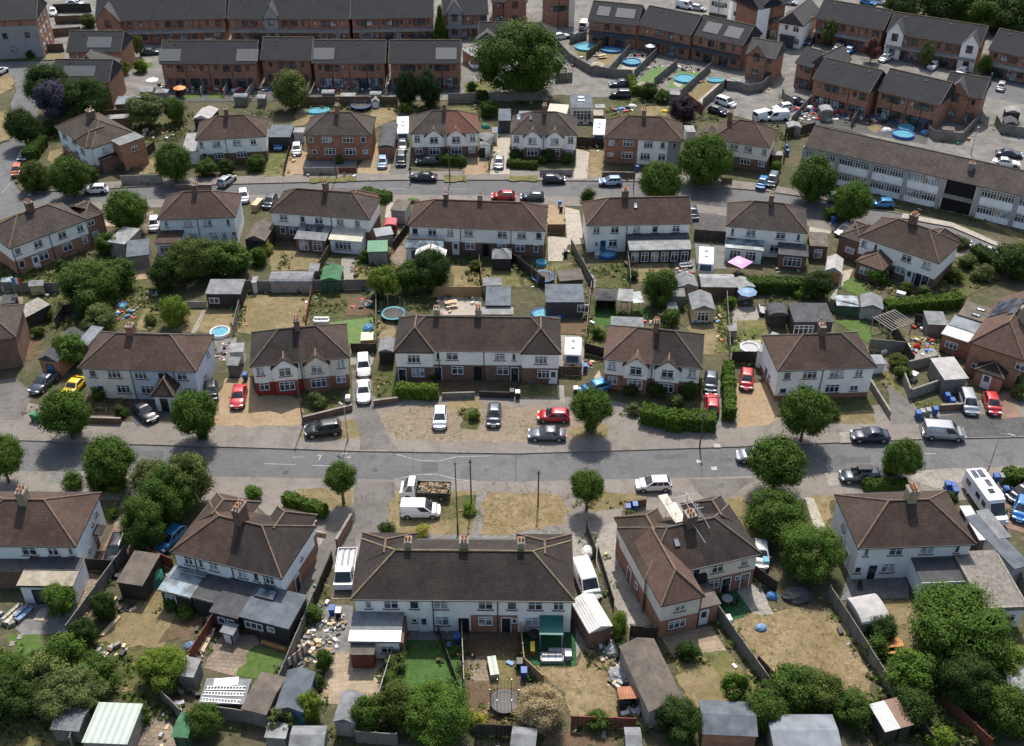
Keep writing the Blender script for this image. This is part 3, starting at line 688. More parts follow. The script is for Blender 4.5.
 def sideg(sg):
  a,b,c,d=(gb0,sg*hw0,belt-.02),(gb1,sg*hw0,belt-.02),(gr1,sg*hw1,H-.06),(gr0,sg*hw1,H-.06);mb=MB()
  for u0,u1 in(((.66,.95),)if vanlike else((.06,.30),(.33,.60),(.63,.93))):
   q=[lerp(lerp(a,d,.12),lerp(b,c,.12),u0),lerp(lerp(a,d,.12),lerp(b,c,.12),u1),lerp(lerp(a,d,.9),lerp(b,c,.9),u1),lerp(lerp(a,d,.9),lerp(b,c,.9),u0)]
   s=slab(q,(0,sg*.95,.2));i=len(mb.v);mb.v+=s.v;mb.f+=[tuple(k+i for k in f)for f in s.f];mb.m+=s.m
  return mb.mesh('side_window',['car_glass'])
 k=('car',kind)
 return dict(body=shared(k+('b',),body),windscreen=shared(k+('f',),frontg),rear_window=shared(k+('r',),rearg),sl=shared(k+('l',),lambda:sideg(1)),sr=shared(k+('s',),lambda:sideg(-1)),wheel=shared(('tyre',wr),lambda:MB().tube((0,-.1,0),(0,.1,0),wr,n=16).mesh('wheel',['rubber'])),rim=shared(('rim',wr),lambda:MB().tube((0,-.112,0),(0,.112,0),wr*.62,n=12).mesh('rim',['alloy'])),hl=shared(k+('hl',),lambda:MB().box(-.16,.05,-.2,.2,-.08,.08).mesh('headlight',['lens_white'],bev=.02)),tl=shared(k+('tl',),lambda:MB().box(-.04,.09,-.13,.13,-.14,.14).mesh('taillight',['lens_red'],bev=.02)),plate=shared('plate',lambda:MB().box(-.01,.01,-.26,.26,-.06,.06).mesh('number_plate',['plate_white'])),mir=shared('mirror',lambda:MB().box(-.07,.07,-.1,.1,-.06,.07).mesh('mirror',['trim_black'],bev=.02))),(wb0,wb1,wr)
def car(label,rear,front,kind='hatch',colour='white',group=None,detail=True,name='parked_car',cat='car',roofbox=None):
 L,W,H,belt,gb0,gb1,gr0,gr1,hood,wr,clr=CARS[kind]
 c=((rear[0]+front[0])/2,(rear[1]+front[1])/2);t=thing(name,label,cat,c,ang(rear,front),group)
 m,(wb0,wb1,wr)=car_meshes(kind)
 painted(link('body',m['body'],t),'paint_'+colour)
 link('windscreen',m['windscreen'],t);link('rear_window',m['rear_window'],t)
 link('side_window',m['sl'],t);link('side_window',m['sr'],t)
 for x in(wb0,wb1):
  for sg in(-1,1):
   w=link('wheel',m['wheel'],t,(x,sg*(W/2-.09),wr))
   if detail:link('rim',m['rim'],w)
 for sg in(-1,1):
  link('headlight',m['hl'],t,(L/2-.13,sg*(W/2-.32),clr+.46));link('taillight',m['tl'],t,(-L/2+.07,sg*(W/2-.24),belt-.22))
  if detail:link('mirror',m['mir'],t,(gb1-.25,sg*(W/2+.06),belt+.04))
 if detail:link('number_plate',m['plate'],t,(L/2+.0,0,clr+.22))
 if roofbox:MB().box(-1.1,.5,-.42,.42,H+.08,H+.42).build('roof_box',roofbox,t,bev=.08);MB().box(-.9,-.84,-.6,.6,H,H+.09).box(.1,.16,-.6,.6,H,H+.09).build('roof_bar','steel',t)
 return t
def rear_cam(p,a,d):
 return(p[0]-math.cos(R(a))*d/2,p[1]-math.sin(R(a))*d/2),(p[0]+math.cos(R(a))*d/2,p[1]+math.sin(R(a))*d/2)
def wheelie_bin(label,p,lid='plastic_blue',body=None,rz=0,group='wheelie bins standing by the houses'):
 t=thing('wheelie_bin',label,'bin',p,rz,group);body=body or 'plastic_black'
 link('body',shared(('bin',body),lambda:MB().hexa([(-.22,-.26,.06),(.22,-.26,.06),(.22,.26,.06),(-.22,.26,.06),(-.29,-.36,.98),(.29,-.36,.98),(.29,.33,.98),(-.29,.33,.98)]).mesh('body',[body])),t)
 link('lid',shared(('lid',lid),lambda:MB().hexa([(-.31,-.39,.985),(.31,-.39,.985),(.31,.36,.985),(-.31,.36,.985),(-.27,-.36,1.06),(.27,-.36,1.06),(.29,.36,1.1),(-.29,.36,1.1)]).mesh('lid',[lid])),t)
 for sg in(-1,1):link('wheel',shared('binwheel',lambda:MB().tube((-.03,0,0),(.03,0,0),.1,n=10).mesh('wheel',['rubber'])),t,(sg*.24,.28,.1))
 return t
def pool(label,p,r,h=.45,rim='plastic_turquoise',water='water_blue',sx=1,rz=0,cat='paddling pool',name='paddling_pool',group=None):
 t=thing(name,label,cat,p,rz,group)
 MB().lathe([(r,0),(r+.02,h),(r-.12,h+.04),(r-.2,h-.08),(r-.2,.02)],24,sx=sx).build('pool_wall',rim,t,smooth=True)
 MB().lathe([(.01,h*.7),(r-.19,h*.7)],24,sx=sx).build('water',water,t)
 return t
def trampoline(label,p,r=1.5,rim='plastic_blue',net=True):
 t=thing('trampoline',label,'trampoline',p)
 MB().lathe([(r-.25,.72),(r,.74),(r,.68),(r-.25,.68)],24).build('padding',rim,t)
 MB().lathe([(.01,.70),(r-.26,.70)],24).build('mat','black',t)
 for k in range(6):
  x,y=r*math.cos(k*1.047),r*math.sin(k*1.047);MB().tube((x,y,0),(x,y,2.4 if net else.7),.035,n=6).build('leg','steel',t)
 if net:
  mb=MB()
  for k in range(24):
   a=k*math.pi/12;mb.tube((r*math.cos(a),r*math.sin(a),.8),(r*math.cos(a),r*math.sin(a),2.35),.012,n=3)
  for z in(1.1,1.4,1.7,2.0,2.35):
   for k in range(24):
    a,b=k*math.pi/12,(k+1)*math.pi/12;mb.tube((r*math.cos(a),r*math.sin(a),z),(r*math.cos(b),r*math.sin(b),z),.012,n=3)
  mb.build('net','trim_black',t)
 return t
def parasol(label,p,r=1.4,mat='cloth_pink',h=2.3,name='parasol',cat='parasol',n=8):
 t=thing(name,label,cat,p)
 MB().lathe([(r,h-.35),(r*.55,h-.1),(.02,h+.05)],n).build('canopy',mat,t);MB().tube((0,0,0),(0,0,h),.03,n=6).build('pole','steel',t)
 MB().lathe([(.3,0),(.3,.1),(.02,.12)],12).build('base','plastic_grey',t);return t
def gazebo(label,A,B,D,h=2.1,rise=.7,mat='cloth_white',name='gazebo',cat='gazebo',post='steel',style='hip'):
 c,a=centre(A,B,D);W=dist(A,B);t=thing(name,label,cat,c,a)
 mb=MB()
 if style=='hip':roof_faces(mb,-W/2,W/2,-D/2,D/2,h,rise,'x' if W>=D else 'y','h','h',0,min(W,D)/2-.01,th=.2)
 else:mb.hexa([(-W/2,-D/2,h),(W/2,-D/2,h),(W/2,D/2,h+rise),(-W/2,D/2,h+rise)]+[(-W/2,-D/2,h+.06),(W/2,-D/2,h+.06),(W/2,D/2,h+rise+.06),(-W/2,D/2,h+rise+.06)])
 mb.build('canopy',mat,t)
 for x in(-1,1):
  for y in(-1,1):MB().box(x*(W/2-.1)-.04,x*(W/2-.1)+.04,y*(D/2-.1)-.04,y*(D/2-.1)+.04,0,h).build('post',post,t)
 return t
def pergola(label,A,B,D,h=2.2,mat='fence_dark',n=9):
 c,a=centre(A,B,D);W=dist(A,B);t=thing('pergola',label,'pergola',c,a)
 for y in(-D/2,D/2):MB().box(-W/2,W/2,y-.05,y+.05,h-.14,h).build('beam',mat,t)
 for k in range(n):
  x=-W/2+W*k/(n-1);MB().box(x-.04,x+.04,-D/2-.2,D/2+.2,h+.003,h+.12).build('rafter',mat,t)
 for x in(-1,1):
  for y in(-1,1):MB().box(x*(W/2-.08)-.05,x*(W/2-.08)+.05,y*D/2-.049,y*D/2+.049,0,h-.142).build('post',mat,t)
 return t
def lamp_post(label,p,h=8,arm=(1,0),L=1.4,name='street_lamp',cat='street lamp',mat='steel',head='plastic_grey'):
 t=thing(name,label,cat,p)
 MB().tube((0,0,0),(0,0,1.4),.11,.1,10).tube((0,0,1.4),(0,0,h),.07,.05,8).build('column',mat,t)
 MB().tube((0,0,h-.03),(arm[0]*L,arm[1]*L,h+.15),.04,n=6).build('arm',mat,t)
 o=MB().box(-.35,.35,-.13,.13,-.08,.08).build('lantern',head,t,(arm[0]*L,arm[1]*L,h+.15),math.atan2(arm[1],arm[0]),bev=.03);return t
def telegraph_pole(label,p,h=8.5):
 t=thing('telegraph_pole',label,'pole',p)
 MB().tube((0,0,0),(0,0,h),.1,.07,10).build('pole','bark',t)
 MB().box(-.25,.25,-.04,.04,h-.5,h-.42).box(-.11,.11,-.11,.11,h-.3,h-.12).build('junction_box','black',t);return t
def sign_post(label,p,h=2.4,mat='plate_white'):
 t=thing('street_sign',label,'sign',p);MB().tube((0,0,0),(0,0,h),.035,n=6).build('pole','steel',t);MB().box(-.3,.3,-.05,-.036,h-.5,h).build('plate',mat,t);return t
def bench_table(label,p,rz=0,mat='wood_pale',name='picnic_table',cat='picnic table'):
 t=thing(name,label,cat,p,rz)
 MB().box(-.9,.9,-.38,.38,.7,.75).build('tabletop',mat,t)
 for sg in(-1,1):MB().box(-.9,.9,sg*.75-.14,sg*.75+.14,.42,.46).build('bench',mat,t)
 for x in(-.6,.6):MB().box(x-.04,x+.04,-.85,.85,.34,.41).hexa([(x-.04,-.75,0),(x+.04,-.75,0),(x+.04,-.65,0),(x-.04,-.65,0),(x-.04,-.35,.69),(x+.04,-.35,.69),(x+.04,-.25,.69),(x-.04,-.25,.69)]).hexa([(x-.04,.65,0),(x+.04,.65,0),(x+.04,.75,0),(x-.04,.75,0),(x-.04,.25,.69),(x+.04,.25,.69),(x+.04,.35,.69),(x-.04,.35,.69)]).build('leg',mat,t)
 return t
def round_table(label,p,r=.55,mat='plastic_grey',name='garden_table',cat='table'):
 t=thing(name,label,cat,p);MB().lathe([(.01,.73),(r,.73),(r,.69),(.01,.69)],18).build('tabletop',mat,t)
 for k in range(4):MB().tube((r*.6*math.cos(k*1.57+.8),r*.6*math.sin(k*1.57+.8),0),(r*.4*math.cos(k*1.57+.8),r*.4*math.sin(k*1.57+.8),.69),.025,n=5).build('leg',mat,t)
 return t
def chair(label,p,rz=0,mat='plastic_grey',group=None):
 t=thing('garden_chair',label,'chair',p,rz,group)
 link('seat',shared(('cs',mat),lambda:MB().box(-.24,.24,-.24,.24,.4,.45).mesh('seat',[mat])),t)
 link('backrest',shared(('cb',mat),lambda:MB().hexa([(-.24,.2,.45),(.24,.2,.45),(.24,.25,.45),(-.24,.25,.45),(-.22,.32,.92),(.22,.32,.92),(.22,.36,.92),(-.22,.36,.92)]).mesh('backrest',[mat])),t)
 for x in(-.2,.2):
  for y in(-.2,.2):link('leg',shared(('cl',mat),lambda:MB().box(-.02,.02,-.02,.02,0,.4).mesh('leg',[mat])),t,(x,y,0))
 return t
def sofa(label,p,rz=0,L=1.9,mat='plastic_grey',cush='cloth_cream',name='garden_sofa',cat='sofa'):
 t=thing(name,label,cat,p,rz)
 MB().box(-L/2,L/2,-.4,.4,.05,.3).box(-L/2,L/2,.28,.4,.3,.72).box(-L/2,-L/2+.12,-.4,.28,.3,.55).box(L/2-.12,L/2,-.4,.28,.3,.55).build('frame',mat,t)
 n=max(1,round(L/.65))
 for k in range(n):
  w=(L-.26)/n;x=-L/2+.13+w*k;MB().box(x+.02,x+w-.02,-.4,.1,.302,.44).box(x+.02,x+w-.02,.1,.275,.302,.7).build('cushion',cush,t,bev=.03)
 return t
def box_thing(name,label,cat,A,B,D,h,mat,top=None,bev=.03,z=0,group=None):
 c,a=centre(A,B,D);W=dist(A,B);t=thing(name,label,cat,c,a,group,z=z)
 MB().box(-W/2+.03,W/2-.03,-D/2+.03,D/2-.03,0,h-.06).build('body',mat,t);MB().box(-W/2,W/2,-D/2,D/2,h-.058,h).build('lid',top or mat,t,bev=bev)
 return t
def dome(name,label,cat,p,rx,ry,h,mat,rz=0):
 r=random.Random(int(abs(p[0]*10)));mb=MB();n=16;rings=5;i=0
 for k in range(rings+1):
  f=k/rings
  for j in range(n):
   a=6.283*j/n;q=1+r.uniform(-.1,.1);mb.v.append((rx*q*math.cos(f*1.5)*math.cos(a),ry*q*math.cos(f*1.5)*math.sin(a),.01+h*math.sin(f*1.57)*r.uniform(.9,1.05)))
 for k in range(rings):
  for j in range(n):mb.f.append((k*n+j,k*n+(j+1)%n,(k+1)*n+(j+1)%n,(k+1)*n+j));mb.m.append(0)
 mb.f.append(tuple(rings*n+j for j in range(n)));mb.m.append(0)
 o=mb.build(name,mat,None,(p[0],p[1],0),rz);return tag(o,label,cat)
def plank_pile(label,A,B,w=.5,h=.3,mat='wood_pale',name='timber_stack',cat='timber'):
 L=dist(A,B);t=thing(name,label,cat,A,ang(A,B));r=random.Random(3);k=0
 for y in range(max(1,int(w/.2))):
  for z in range(max(1,int(h/.12))):
   s=r.uniform(0,.25);MB().box(s,L-r.uniform(0,.3),y*.2,y*.2+.17,z*.12,z*.12+.1).build('plank',mat,t)
 return t
def ladder(label,P,Q,z=.05,w=.42,mat='steel'):
 L=dist(P,Q);t=thing('ladder',label,'ladder',P,ang(P,Q),z=z)
 MB().box(0,L,-w/2,-w/2+.06,0,.09).box(0,L,w/2-.06,w/2,0,.09).build('stile',mat,t)
 mb=MB()
 for k in range(int(L/.28)):mb.box(.12+k*.28,.17+k*.28,-w/2+.06,w/2-.06,.02,.07)
 mb.build('rung',mat,t);return t
def greenhouse(label,A,B,D,h=1.5,rise=.7):
 c,a=centre(A,B,D);W=dist(A,B);t=thing('greenhouse',label,'greenhouse',c,a)
 MB().box(-W/2+.03,W/2-.03,-D/2+.03,D/2-.03,0,h).build('glazing','roof_glass',t)
 mb=MB();roof_faces(mb,-W/2,W/2,-D/2,D/2,h+.01,rise,'x' if W>D else 'y','g','g',th=.01);mb.build('roof','roof_glass',t)
 fr=MB();n=5
 for k in range(n+1):
  if W>D:
   x=-W/2+W*k/n;fr.tube((x,-D/2,0),(x,-D/2,h),.03,n=4).tube((x,-D/2,h+.02),(x,0,h+rise+.03),.03,n=4).tube((x,D/2,h+.02),(x,0,h+rise+.03),.03,n=4)
  else:
   y=-D/2+D*k/n;fr.tube((-W/2,y,0),(-W/2,y,h),.03,n=4).tube((W/2,y,0),(W/2,y,h),.03,n=4).tube((-W/2,y,h+.02),(0,y,h+rise+.03),.03,n=4).tube((W/2,y,h+.02),(0,y,h+rise+.03),.03,n=4)
 fr.build('frame','upvc',t);return t
SUN_EL,SUN_AZ=57,4
w=bpy.data.worlds.new('World');S.world=w;w.use_nodes=True
nt=w.node_tree;bg=nt.nodes['Background'];sky=nt.nodes.new('ShaderNodeTexSky');sky.sky_type='NISHITA'
sky.sun_disc=False;sky.sun_elevation=R(SUN_EL);sky.sun_rotation=R(SUN_AZ);sky.air_density=1.2;sky.dust_density=3
nt.links.new(sky.outputs[0],bg.inputs[0]);bg.inputs[1].default_value=.125
sl=bpy.data.lights.new('sun','SUN');sl.energy=3.7;sl.angle=R(.53);sl.color=(1,.955,.89)
so=link('sun',sl);so.rotation_euler=(R(90-SUN_EL),0,R(180-SUN_AZ));so.location=(0,150,120)
so.rotation_euler=Vector((-math.sin(R(SUN_AZ))*math.cos(R(SUN_EL)),-math.cos(R(SUN_AZ))*math.cos(R(SUN_EL)),-math.sin(R(SUN_EL)))).to_track_quat('-Z','Y').to_euler()
cd=bpy.data.cameras.new('camera');cd.sensor_fit='HORIZONTAL';cd.sensor_width=36;cd.lens=1075.403*36/1024;cd.clip_end=5000;cd.clip_start=.5
co=link('camera',cd,None,(0,0,82));co.rotation_euler=(math.pi/2-0.62934,0,0);S.camera=co
S.view_settings.view_transform='Standard';S.view_settings.look='None';S.view_settings.exposure=.6;S.view_settings.gamma=1
S.render.engine='CYCLES';S.cycles.use_denoising=True;S.cycles.max_bounces=5;S.cycles.diffuse_bounces=3;S.cycles.transparent_max_bounces=4
struct('ground',MB().face([(-1500,-300,-.125),(1500,-300,-.125),(1500,2500,-.125),(-1500,2500,-.125)]),'earth')
S_KERB=[(-88.54,94.86),(-57.25,93.52),(-43.65,93.11),(-34.44,92.52),(-13.91,91.99),(-0.23,91.65),(18.39,92.25),(27.71,92.64),(42.04,93.11),(47.31,93.8),(59.32,94.42),(92.3,96.11)]
N_KERB=[(-91.47,99.98),(-59.31,99.04),(-45.73,98.3),(-30.4,97.63),(-18.02,97.01),(0.35,96.56),(15.93,97.28),(28.68,97.93),(34.21,98.3),(48.98,99.23),(61.31,99.6),(95.38,101.31)]
S2=[(-103.31,147.88),(-82.57,154.81),(-79.11,158.63),(-74.67,160.05),(-66.63,160.77),(-60.19,161.49),(-43.09,163.32),(-18.78,163.32),(-0.33,162.95),(18.05,162.59),(29.41,160.05),(40.51,157.58),(46.59,155.5),(54.78,152.12),(66.58,147.25),(70.19,145.05),(73.26,142.9),(76.37,138.72),(93.05,120.2)]
N2=[(-82.56,164.43),(-76.45,164.81),(-72.52,165.18),(-63.71,166.31),(-43.92,167.64),(-19.26,168.99),(-0.34,168.99),(21.95,168.41),(30.34,167.07),(42.53,164.81),(51.3,161.86),(58.83,158.28),(64.05,156.53),(70.51,153.46),(75.96,146.93),(78.45,144.12),(96.92,127.7)]
struct('ground',MB().prism(S_KERB[::-1]+[(-54.82,35.99),(56.69,35.99)],-.3,0),'earth')
struct('ground',MB().prism(N_KERB+S2[::-1],-.3,0),'earth')
struct('ground',MB().prism([(-85.87,168.99),(-86.79,174.96),(-87.98,182.11),(-90.08,192.03),(-92.82,200.78),(-96.7,226.17),(-108.81,246.96),(-154.18,325.81)]+[(-500,900),(600,900),(400,120)]+N2[::-1],-.3,0),'earth')
struct('ground',MB().prism([(-126.7,177.02),(-94.55,181.24),(-93.12,186.07),(-95.48,195.85),(-99.26,203.32),(-100.62,210.16),(-103.51,216.79),(-107.97,220.82),(-147.39,215.67)],-.3,0),'earth')
struct('road',MB().face([(p[0],p[1],-.118)for p in([(-90.77,92.76)]+S_KERB[1:-1]+[(95.15,95.03),(99.97,102.86)]+N_KERB[::-1][1:-1]+[(-95.86,101.31)])]),'asphalt')
road2=[(-104.03,143.2),(-81.79,152.79),(-74.19,158.63),(-42.8,161.86),(-0.33,161.49),(29.17,158.28),(54.98,150.47),(69.66,143.51),(77.06,134.44),(91.82,117.84),(98.29,130.34),(79.05,145.67),(76.43,148.2),(70.95,154.81),(59.21,159.7),(42.82,166.31),(22.08,169.77),(-19.35,170.16),(-44.18,168.99),(-64.14,167.84),(-79.48,166.69),(-83.84,169.77),(-86.22,181.24),(-88.19,192.03),(-91.6,201.79),(-95.26,233.62),(-126.13,233.62),(-118.41,215.67),(-102.87,212.88),(-100.28,195.85),(-102.67,174.96),(-112.48,159.7)]
struct('road',MB().face([(p[0],p[1],-.117)for p in road2]),'asphalt')
kerb=MB()
def kerbline(pts,s=1):
 for P,Q in zip(pts,pts[1:]):
  a=ang(P,Q);nx,ny=-math.sin(a)*s,math.cos(a)*s
  kerb.face([(P[0]+nx*.01,P[1]+ny*.01,.004),(Q[0]+nx*.01,Q[1]+ny*.01,.004),(Q[0]+nx*.16,Q[1]+ny*.16,.004),(P[0]+nx*.16,P[1]+ny*.16,.004)])
  kerb.face([(P[0]-nx*.012,P[1]-ny*.012,-.12),(Q[0]-nx*.012,Q[1]-ny*.012,-.12),(Q[0]-nx*.012,Q[1]-ny*.012,.005),(P[0]-nx*.012,P[1]-ny*.012,.005)])
kerbline(N_KERB);kerbline(S_KERB,-1);kerbline(S2,-1);kerbline(N2)
struct('kerb',kerb,'concrete')
mk=MB()
def dash(P,Q,w=.1,z=-.112):
 a=ang(P,Q);nx,ny=-math.sin(a)*w/2,math.cos(a)*w/2
 mk.face([(P[0]-nx,P[1]-ny,z),(Q[0]-nx,Q[1]-ny,z),(Q[0]+nx,Q[1]+ny,z),(P[0]+nx,P[1]+ny,z)])
for P,Q in(((-28.83,94.87),(-25.17,94.73)),((-23.25,94.6),(-20.58,94.46)),((-41.43,98.18),(-39.9,98.14)),((-35.34,97.99),(-33.82,97.95)),((-25.61,96),(-24.43,96.09)),((48.49,96.69),(49.84,96.69)),((-13.59,96.55),(-10.67,95.41)),((-10.67,95.41),(-8.58,95.32)),((-8.58,95.32),(-6.54,96.09)),((-6.54,96.09),(-2.37,96.28)),((-14.05,91.9),(-10.79,93)),((-10.79,93),(-8.75,93.04)),((-8.75,93.04),(-6.08,92.08)),((-6.08,92.08),(-2.59,91.69)),((-11.63,165.91),(-6.87,165.72)),((-21.13,165.91),(-17.67,165.91)),((-85.84,163.97),(-86.04,168.43)),((-86.21,169.58),(-86.88,171.9))):dash(P,Q,.09)
for k in range(3):dash((-22.83,96.37),(-22.32,96.37),.12,-.1118+.0004*k)if k==0 else dash((-22.56,95.55),(-22.42,96.23),.12,-.1118+.0004*k)
for k in range(4):dash((-19.98,96.69),(-19.38,96.69),.14,-.1118)if k==0 else dash(((-19.98,96.69)[0]+(k%2)*.6,(-19.98,96.69)[1]-.7*k),((-19.98,96.69)[0]+.5+(k%2)*.6,(-19.98,96.69)[1]-.7*k),.2)
dash((23.02,94.06),(23.73,94.06),.6);dash((23.91,97.99),(24.7,97.99),.7,.03);dash((21.52,95.32),(22.08,95.32),.5)
struct('road_markings',mk,'road_paint')
pt=MB()
for poly in([(-10.52,95.45),(-8.59,95.45),(-8.54,93.52),(-10.39,93.52)],[(-35.61,97.85),(-29.82,97.57),(-29.72,97.01),(-35.49,97.34)],[(-30.68,166.3),(-25.49,166.3),(-25.34,164.96),(-30.5,164.96)],[(16.51,96.46),(20.72,96.69),(20.6,95.77),(16.41,95.55)],[(0.36,96.46),(0.54,96.46),(0.53,91.73),(0.35,91.73)],[(-11.68,96.69),(-11.56,96.69),(-11.31,93.3),(-11.43,93.3)],[(22.09,97.48),(22.27,97.48),(21.9,92.43),(21.73,92.43)],[(-44.5,97.29),(-41.14,97.11),(-40.85,96),(-44.16,96.09)],[(38.44,96),(42.06,96.18),(41.77,95.09),(38.17,94.91)],[(46.81,98.09),(46.96,98.09),(46.27,93.3),(46.09,93.3)],[(-38.81,97.39),(-38.63,97.39),(-37.69,92.86),(-37.87,92.86)],[(12.71,167.51),(17.93,167.51),(17.83,166.25),(12.64,166.25)]):pt.face([(p[0],p[1],-.1145)for p in poly])
struct('road_patch',pt,'patch_tarmac')
for p in((8.59,93.97),(-15.84,93.75),(-41.8,95.09),(44.06,96.92),(25.32,95.55),(-26.05,93.3),(-17.7,166.25),(10.48,166.3)):struct('manhole_cover',MB().lathe([(.01,-.111),(.34,-.111)],14,(p[0],p[1],0)),'dark_tarmac')
sheet('pavement','footway',N_KERB+[(100.54,110.02),(64.27,107.29),(45.8,105.86),(30.68,104.85),(22.98,102.86),(11.05,107.29),(-16.69,108.54),(-21.15,103.85),(-36.69,101.89),(-50.29,102.67),(-64.51,107.91),(-97.84,111.1)])
sheet('pavement','footway',S_KERB+[(87.83,88.57),(57.07,88.57),(49.94,88.57),(29.87,88.57),(20.84,87.76),(9.2,79.4),(5.13,82.33),(-12.02,83.08),(-18.84,77.98),(-29.2,88.57),(-45.92,88.57),(-57.58,89.89),(-85.88,90.22)])
sheet('pavement','footway',[(-13.61,98.56),(0.17,98.42),(-0.24,98.32),(7.03,98.56),(6.96,97.01),(-0.24,96.74),(-13.49,97.11)])
sheet('driveway','old_tarmac',[(-65.72,111.05),(-63.97,111.61),(-60.5,108.35),(-60.38,106.24),(-59.7,102.68),(-62.6,102.93),(-70.76,104.85),(-72.98,110.02)])
sheet('front_garden','brown_soil',[(-54.06,108.35),(-47.31,108.35),(-46.89,102.43),(-51.93,102.68)])
sheet('driveway','dark_tarmac',[(-47.65,107.29),(-42.28,107.55),(-41.24,103.43),(-45.37,101.45),(-47.09,103.68)])
sheet('driveway','gravel',[(-36.3,101.59),(-37.1,107.29),(-36.75,111.61),(-33.47,111.61),(-32.47,108.35),(-26.35,107.29),(-25.33,101.79),(-31.16,101.59)])
sheet('front_garden','weedy_grass',[(-26.28,108.88),(-20.27,109.96),(-19.77,104.44),(-25.27,102.43)])
sheet('verge','dry_grass',[(-25.54,99.27),(-24.87,100.81),(-21.09,102.53),(-18.97,102.93),(-18.06,99.03)])
sheet('driveway','old_tarmac',[(-20.84,113.28),(-18.35,113.28),(-17.02,105.21),(-15.83,102.68),(-14.58,99.27),(-13.5,97.29),(-18,97.2),(-18.08,99.27),(-19.58,104.19)])
sheet('verge','dry_soil',[(-16.32,104.44),(-14.2,105.47),(-9.19,106.24),(-3.48,106.76),(-0.25,105.47),(3.23,105.62),(7.42,103.68),(11.24,102.43),(11.51,99.65),(7.07,99.37),(-0.24,98.56),(-14.09,98.89),(-14.98,100.23)])
sheet('front_garden','weedy_grass',[(-6.92,105.21),(-4.08,105.21),(-4.28,100.96),(-6.14,101.2)])
sheet('front_garden','dry_grass',[(-7.94,106.76),(-4.13,107.29),(-3.92,105.21),(-7.87,105.21)])
sheet('front_garden','dry_grass',[(7.47,101.45),(11.67,101.94),(11.51,99.65),(7.22,99.37)])
sheet('front_garden','weedy_grass',[(-18.19,113.28),(-15.04,113.28),(-14.84,107.29),(-17.21,107.03)])
sheet('front_garden','mixed_grass',[(1.04,109.96),(6.57,109.96),(6.46,107.29),(0.71,107.55)])
sheet('front_garden','brown_soil',[(-9.78,111.05),(-4.88,111.05),(-4.81,108.61),(-9.64,108.61)])
sheet('path','concrete',[(5.75,109.96),(6.63,109.96),(6.55,106.35),(5.73,106.35)])
sheet('path','pale_concrete',[(10.56,111.61),(11.33,113.28),(11.76,109.96),(10.72,108.88)])
sheet('driveway','grey_concrete',[(24.42,111.05),(26.87,111.05),(25.52,101.45),(23.56,100.72)])
sheet('driveway','gravel',[(28.58,110.51),(32.82,110.51),(33.02,107.82),(33.2,103.18),(31.24,101.94),(27.24,101.59)])
sheet('front_garden','weedy_grass',[(39.56,108.35),(45.02,108.35),(44.54,104.19),(39.9,103.18)])
sheet('front_garden','dry_grass',[(40.05,104.44),(44.68,104.7),(44.53,102.43),(39.19,102.19)])
sheet('driveway','old_tarmac',[(47.63,115.57),(49.31,115.57),(50.02,106.76),(49.72,102.68),(46.09,101.94),(47.6,108.35)])
sheet('path','mixed_grass',[(46.84,113.28),(49.33,113.28),(49.54,107.29),(48.72,108.88)])
sheet('driveway','dark_tarmac',[(55.52,104.19),(62.76,103.43),(66.57,101.89),(61.38,99.85),(48.98,99.27),(49.49,102.93)])
sheet('driveway','red_blocks',[(60.27,107.82),(62.82,108.61),(62.45,103.43),(58.98,102.93)])
sheet('front_garden','weedy_grass',[(50.18,106.24),(54.65,107.29),(53.65,104.7),(49.72,103.68)])
sheet('path','concrete',[(39.39,100.47),(40.79,100.57),(40.43,98.56),(39.05,98.46)])
sheet('pavement','grey_concrete',[(-53.18,93.3),(-48.81,93.39),(-47.44,91.34),(-52.79,91.34)])
sheet('verge','dry_grass',[(-24.24,90.27),(-17.78,90.27),(-17.62,87.77),(-19.94,87.15),(-23.89,89.01)])
sheet('driveway','old_tarmac',[(-17.93,91.56),(-13.44,91.56),(-12.86,89.85),(-13.42,86.55),(-13.38,83.19),(-16.6,82.62),(-17.48,86.55)])
sheet('verge','dry_grass',[(-13.32,90.19),(-3.71,90.06),(-4.35,83),(-13.13,83.39),(-13.45,86.95)])
sheet('verge','weedy_grass',[(-8.23,89.01),(-3.97,89.43),(-4.02,85.74),(-7.75,85.35)])
sheet('path','grey_concrete',[(-3.93,89.93),(-2.98,89.85),(-3.39,82.81),(-4.34,82.81)])
sheet('verge','straw_grass',[(-2.98,89.85),(0.17,89.93),(-0.22,89.85),(4.78,89.64),(6.52,86.95),(4.75,84.56),(-0.21,83.19),(-0.25,83),(-3.48,83)])
sheet('path','grey_concrete',[(-13.4,83.39),(0.16,82.92),(-0.21,83.08),(4.75,84.48),(6.36,83.39),(6.32,82.43),(-13.32,82.54)])
sheet('verge','dry_grass',[(8.25,87.77),(9.22,89.85),(14.93,89.64),(14.52,88.39),(11.87,87.15),(9.02,86.55)])
sheet('driveway','concrete',[(6.5,83.39),(12,85.35),(11.77,79.41),(11.61,77.45),(13.78,70.7),(11.49,70.22),(9.8,74.32),(8.61,79.98),(7.78,79.41),(6.32,79.41)])
sheet('driveway','old_tarmac',[(20.1,91.99),(27.69,92.21),(23.91,88.59),(22.08,87.77),(20.96,89.85)])
sheet('verge','dry_grass',[(23.27,88.18),(25.75,89.43),(26.9,83.39),(26.55,79.41),(25.66,81.11)])
sheet('pavement','concrete',[(35.82,93.08),(37.74,93.17),(37.52,91.13),(35.88,90.91)])
sheet('front_garden','dry_grass',[(33.49,89.22),(36.24,89.43),(33.68,83.39),(33.3,86.55)])
sheet('path','pale_concrete',[(32.73,89.01),(33.69,88.88),(33.91,84.36),(32.63,83)])
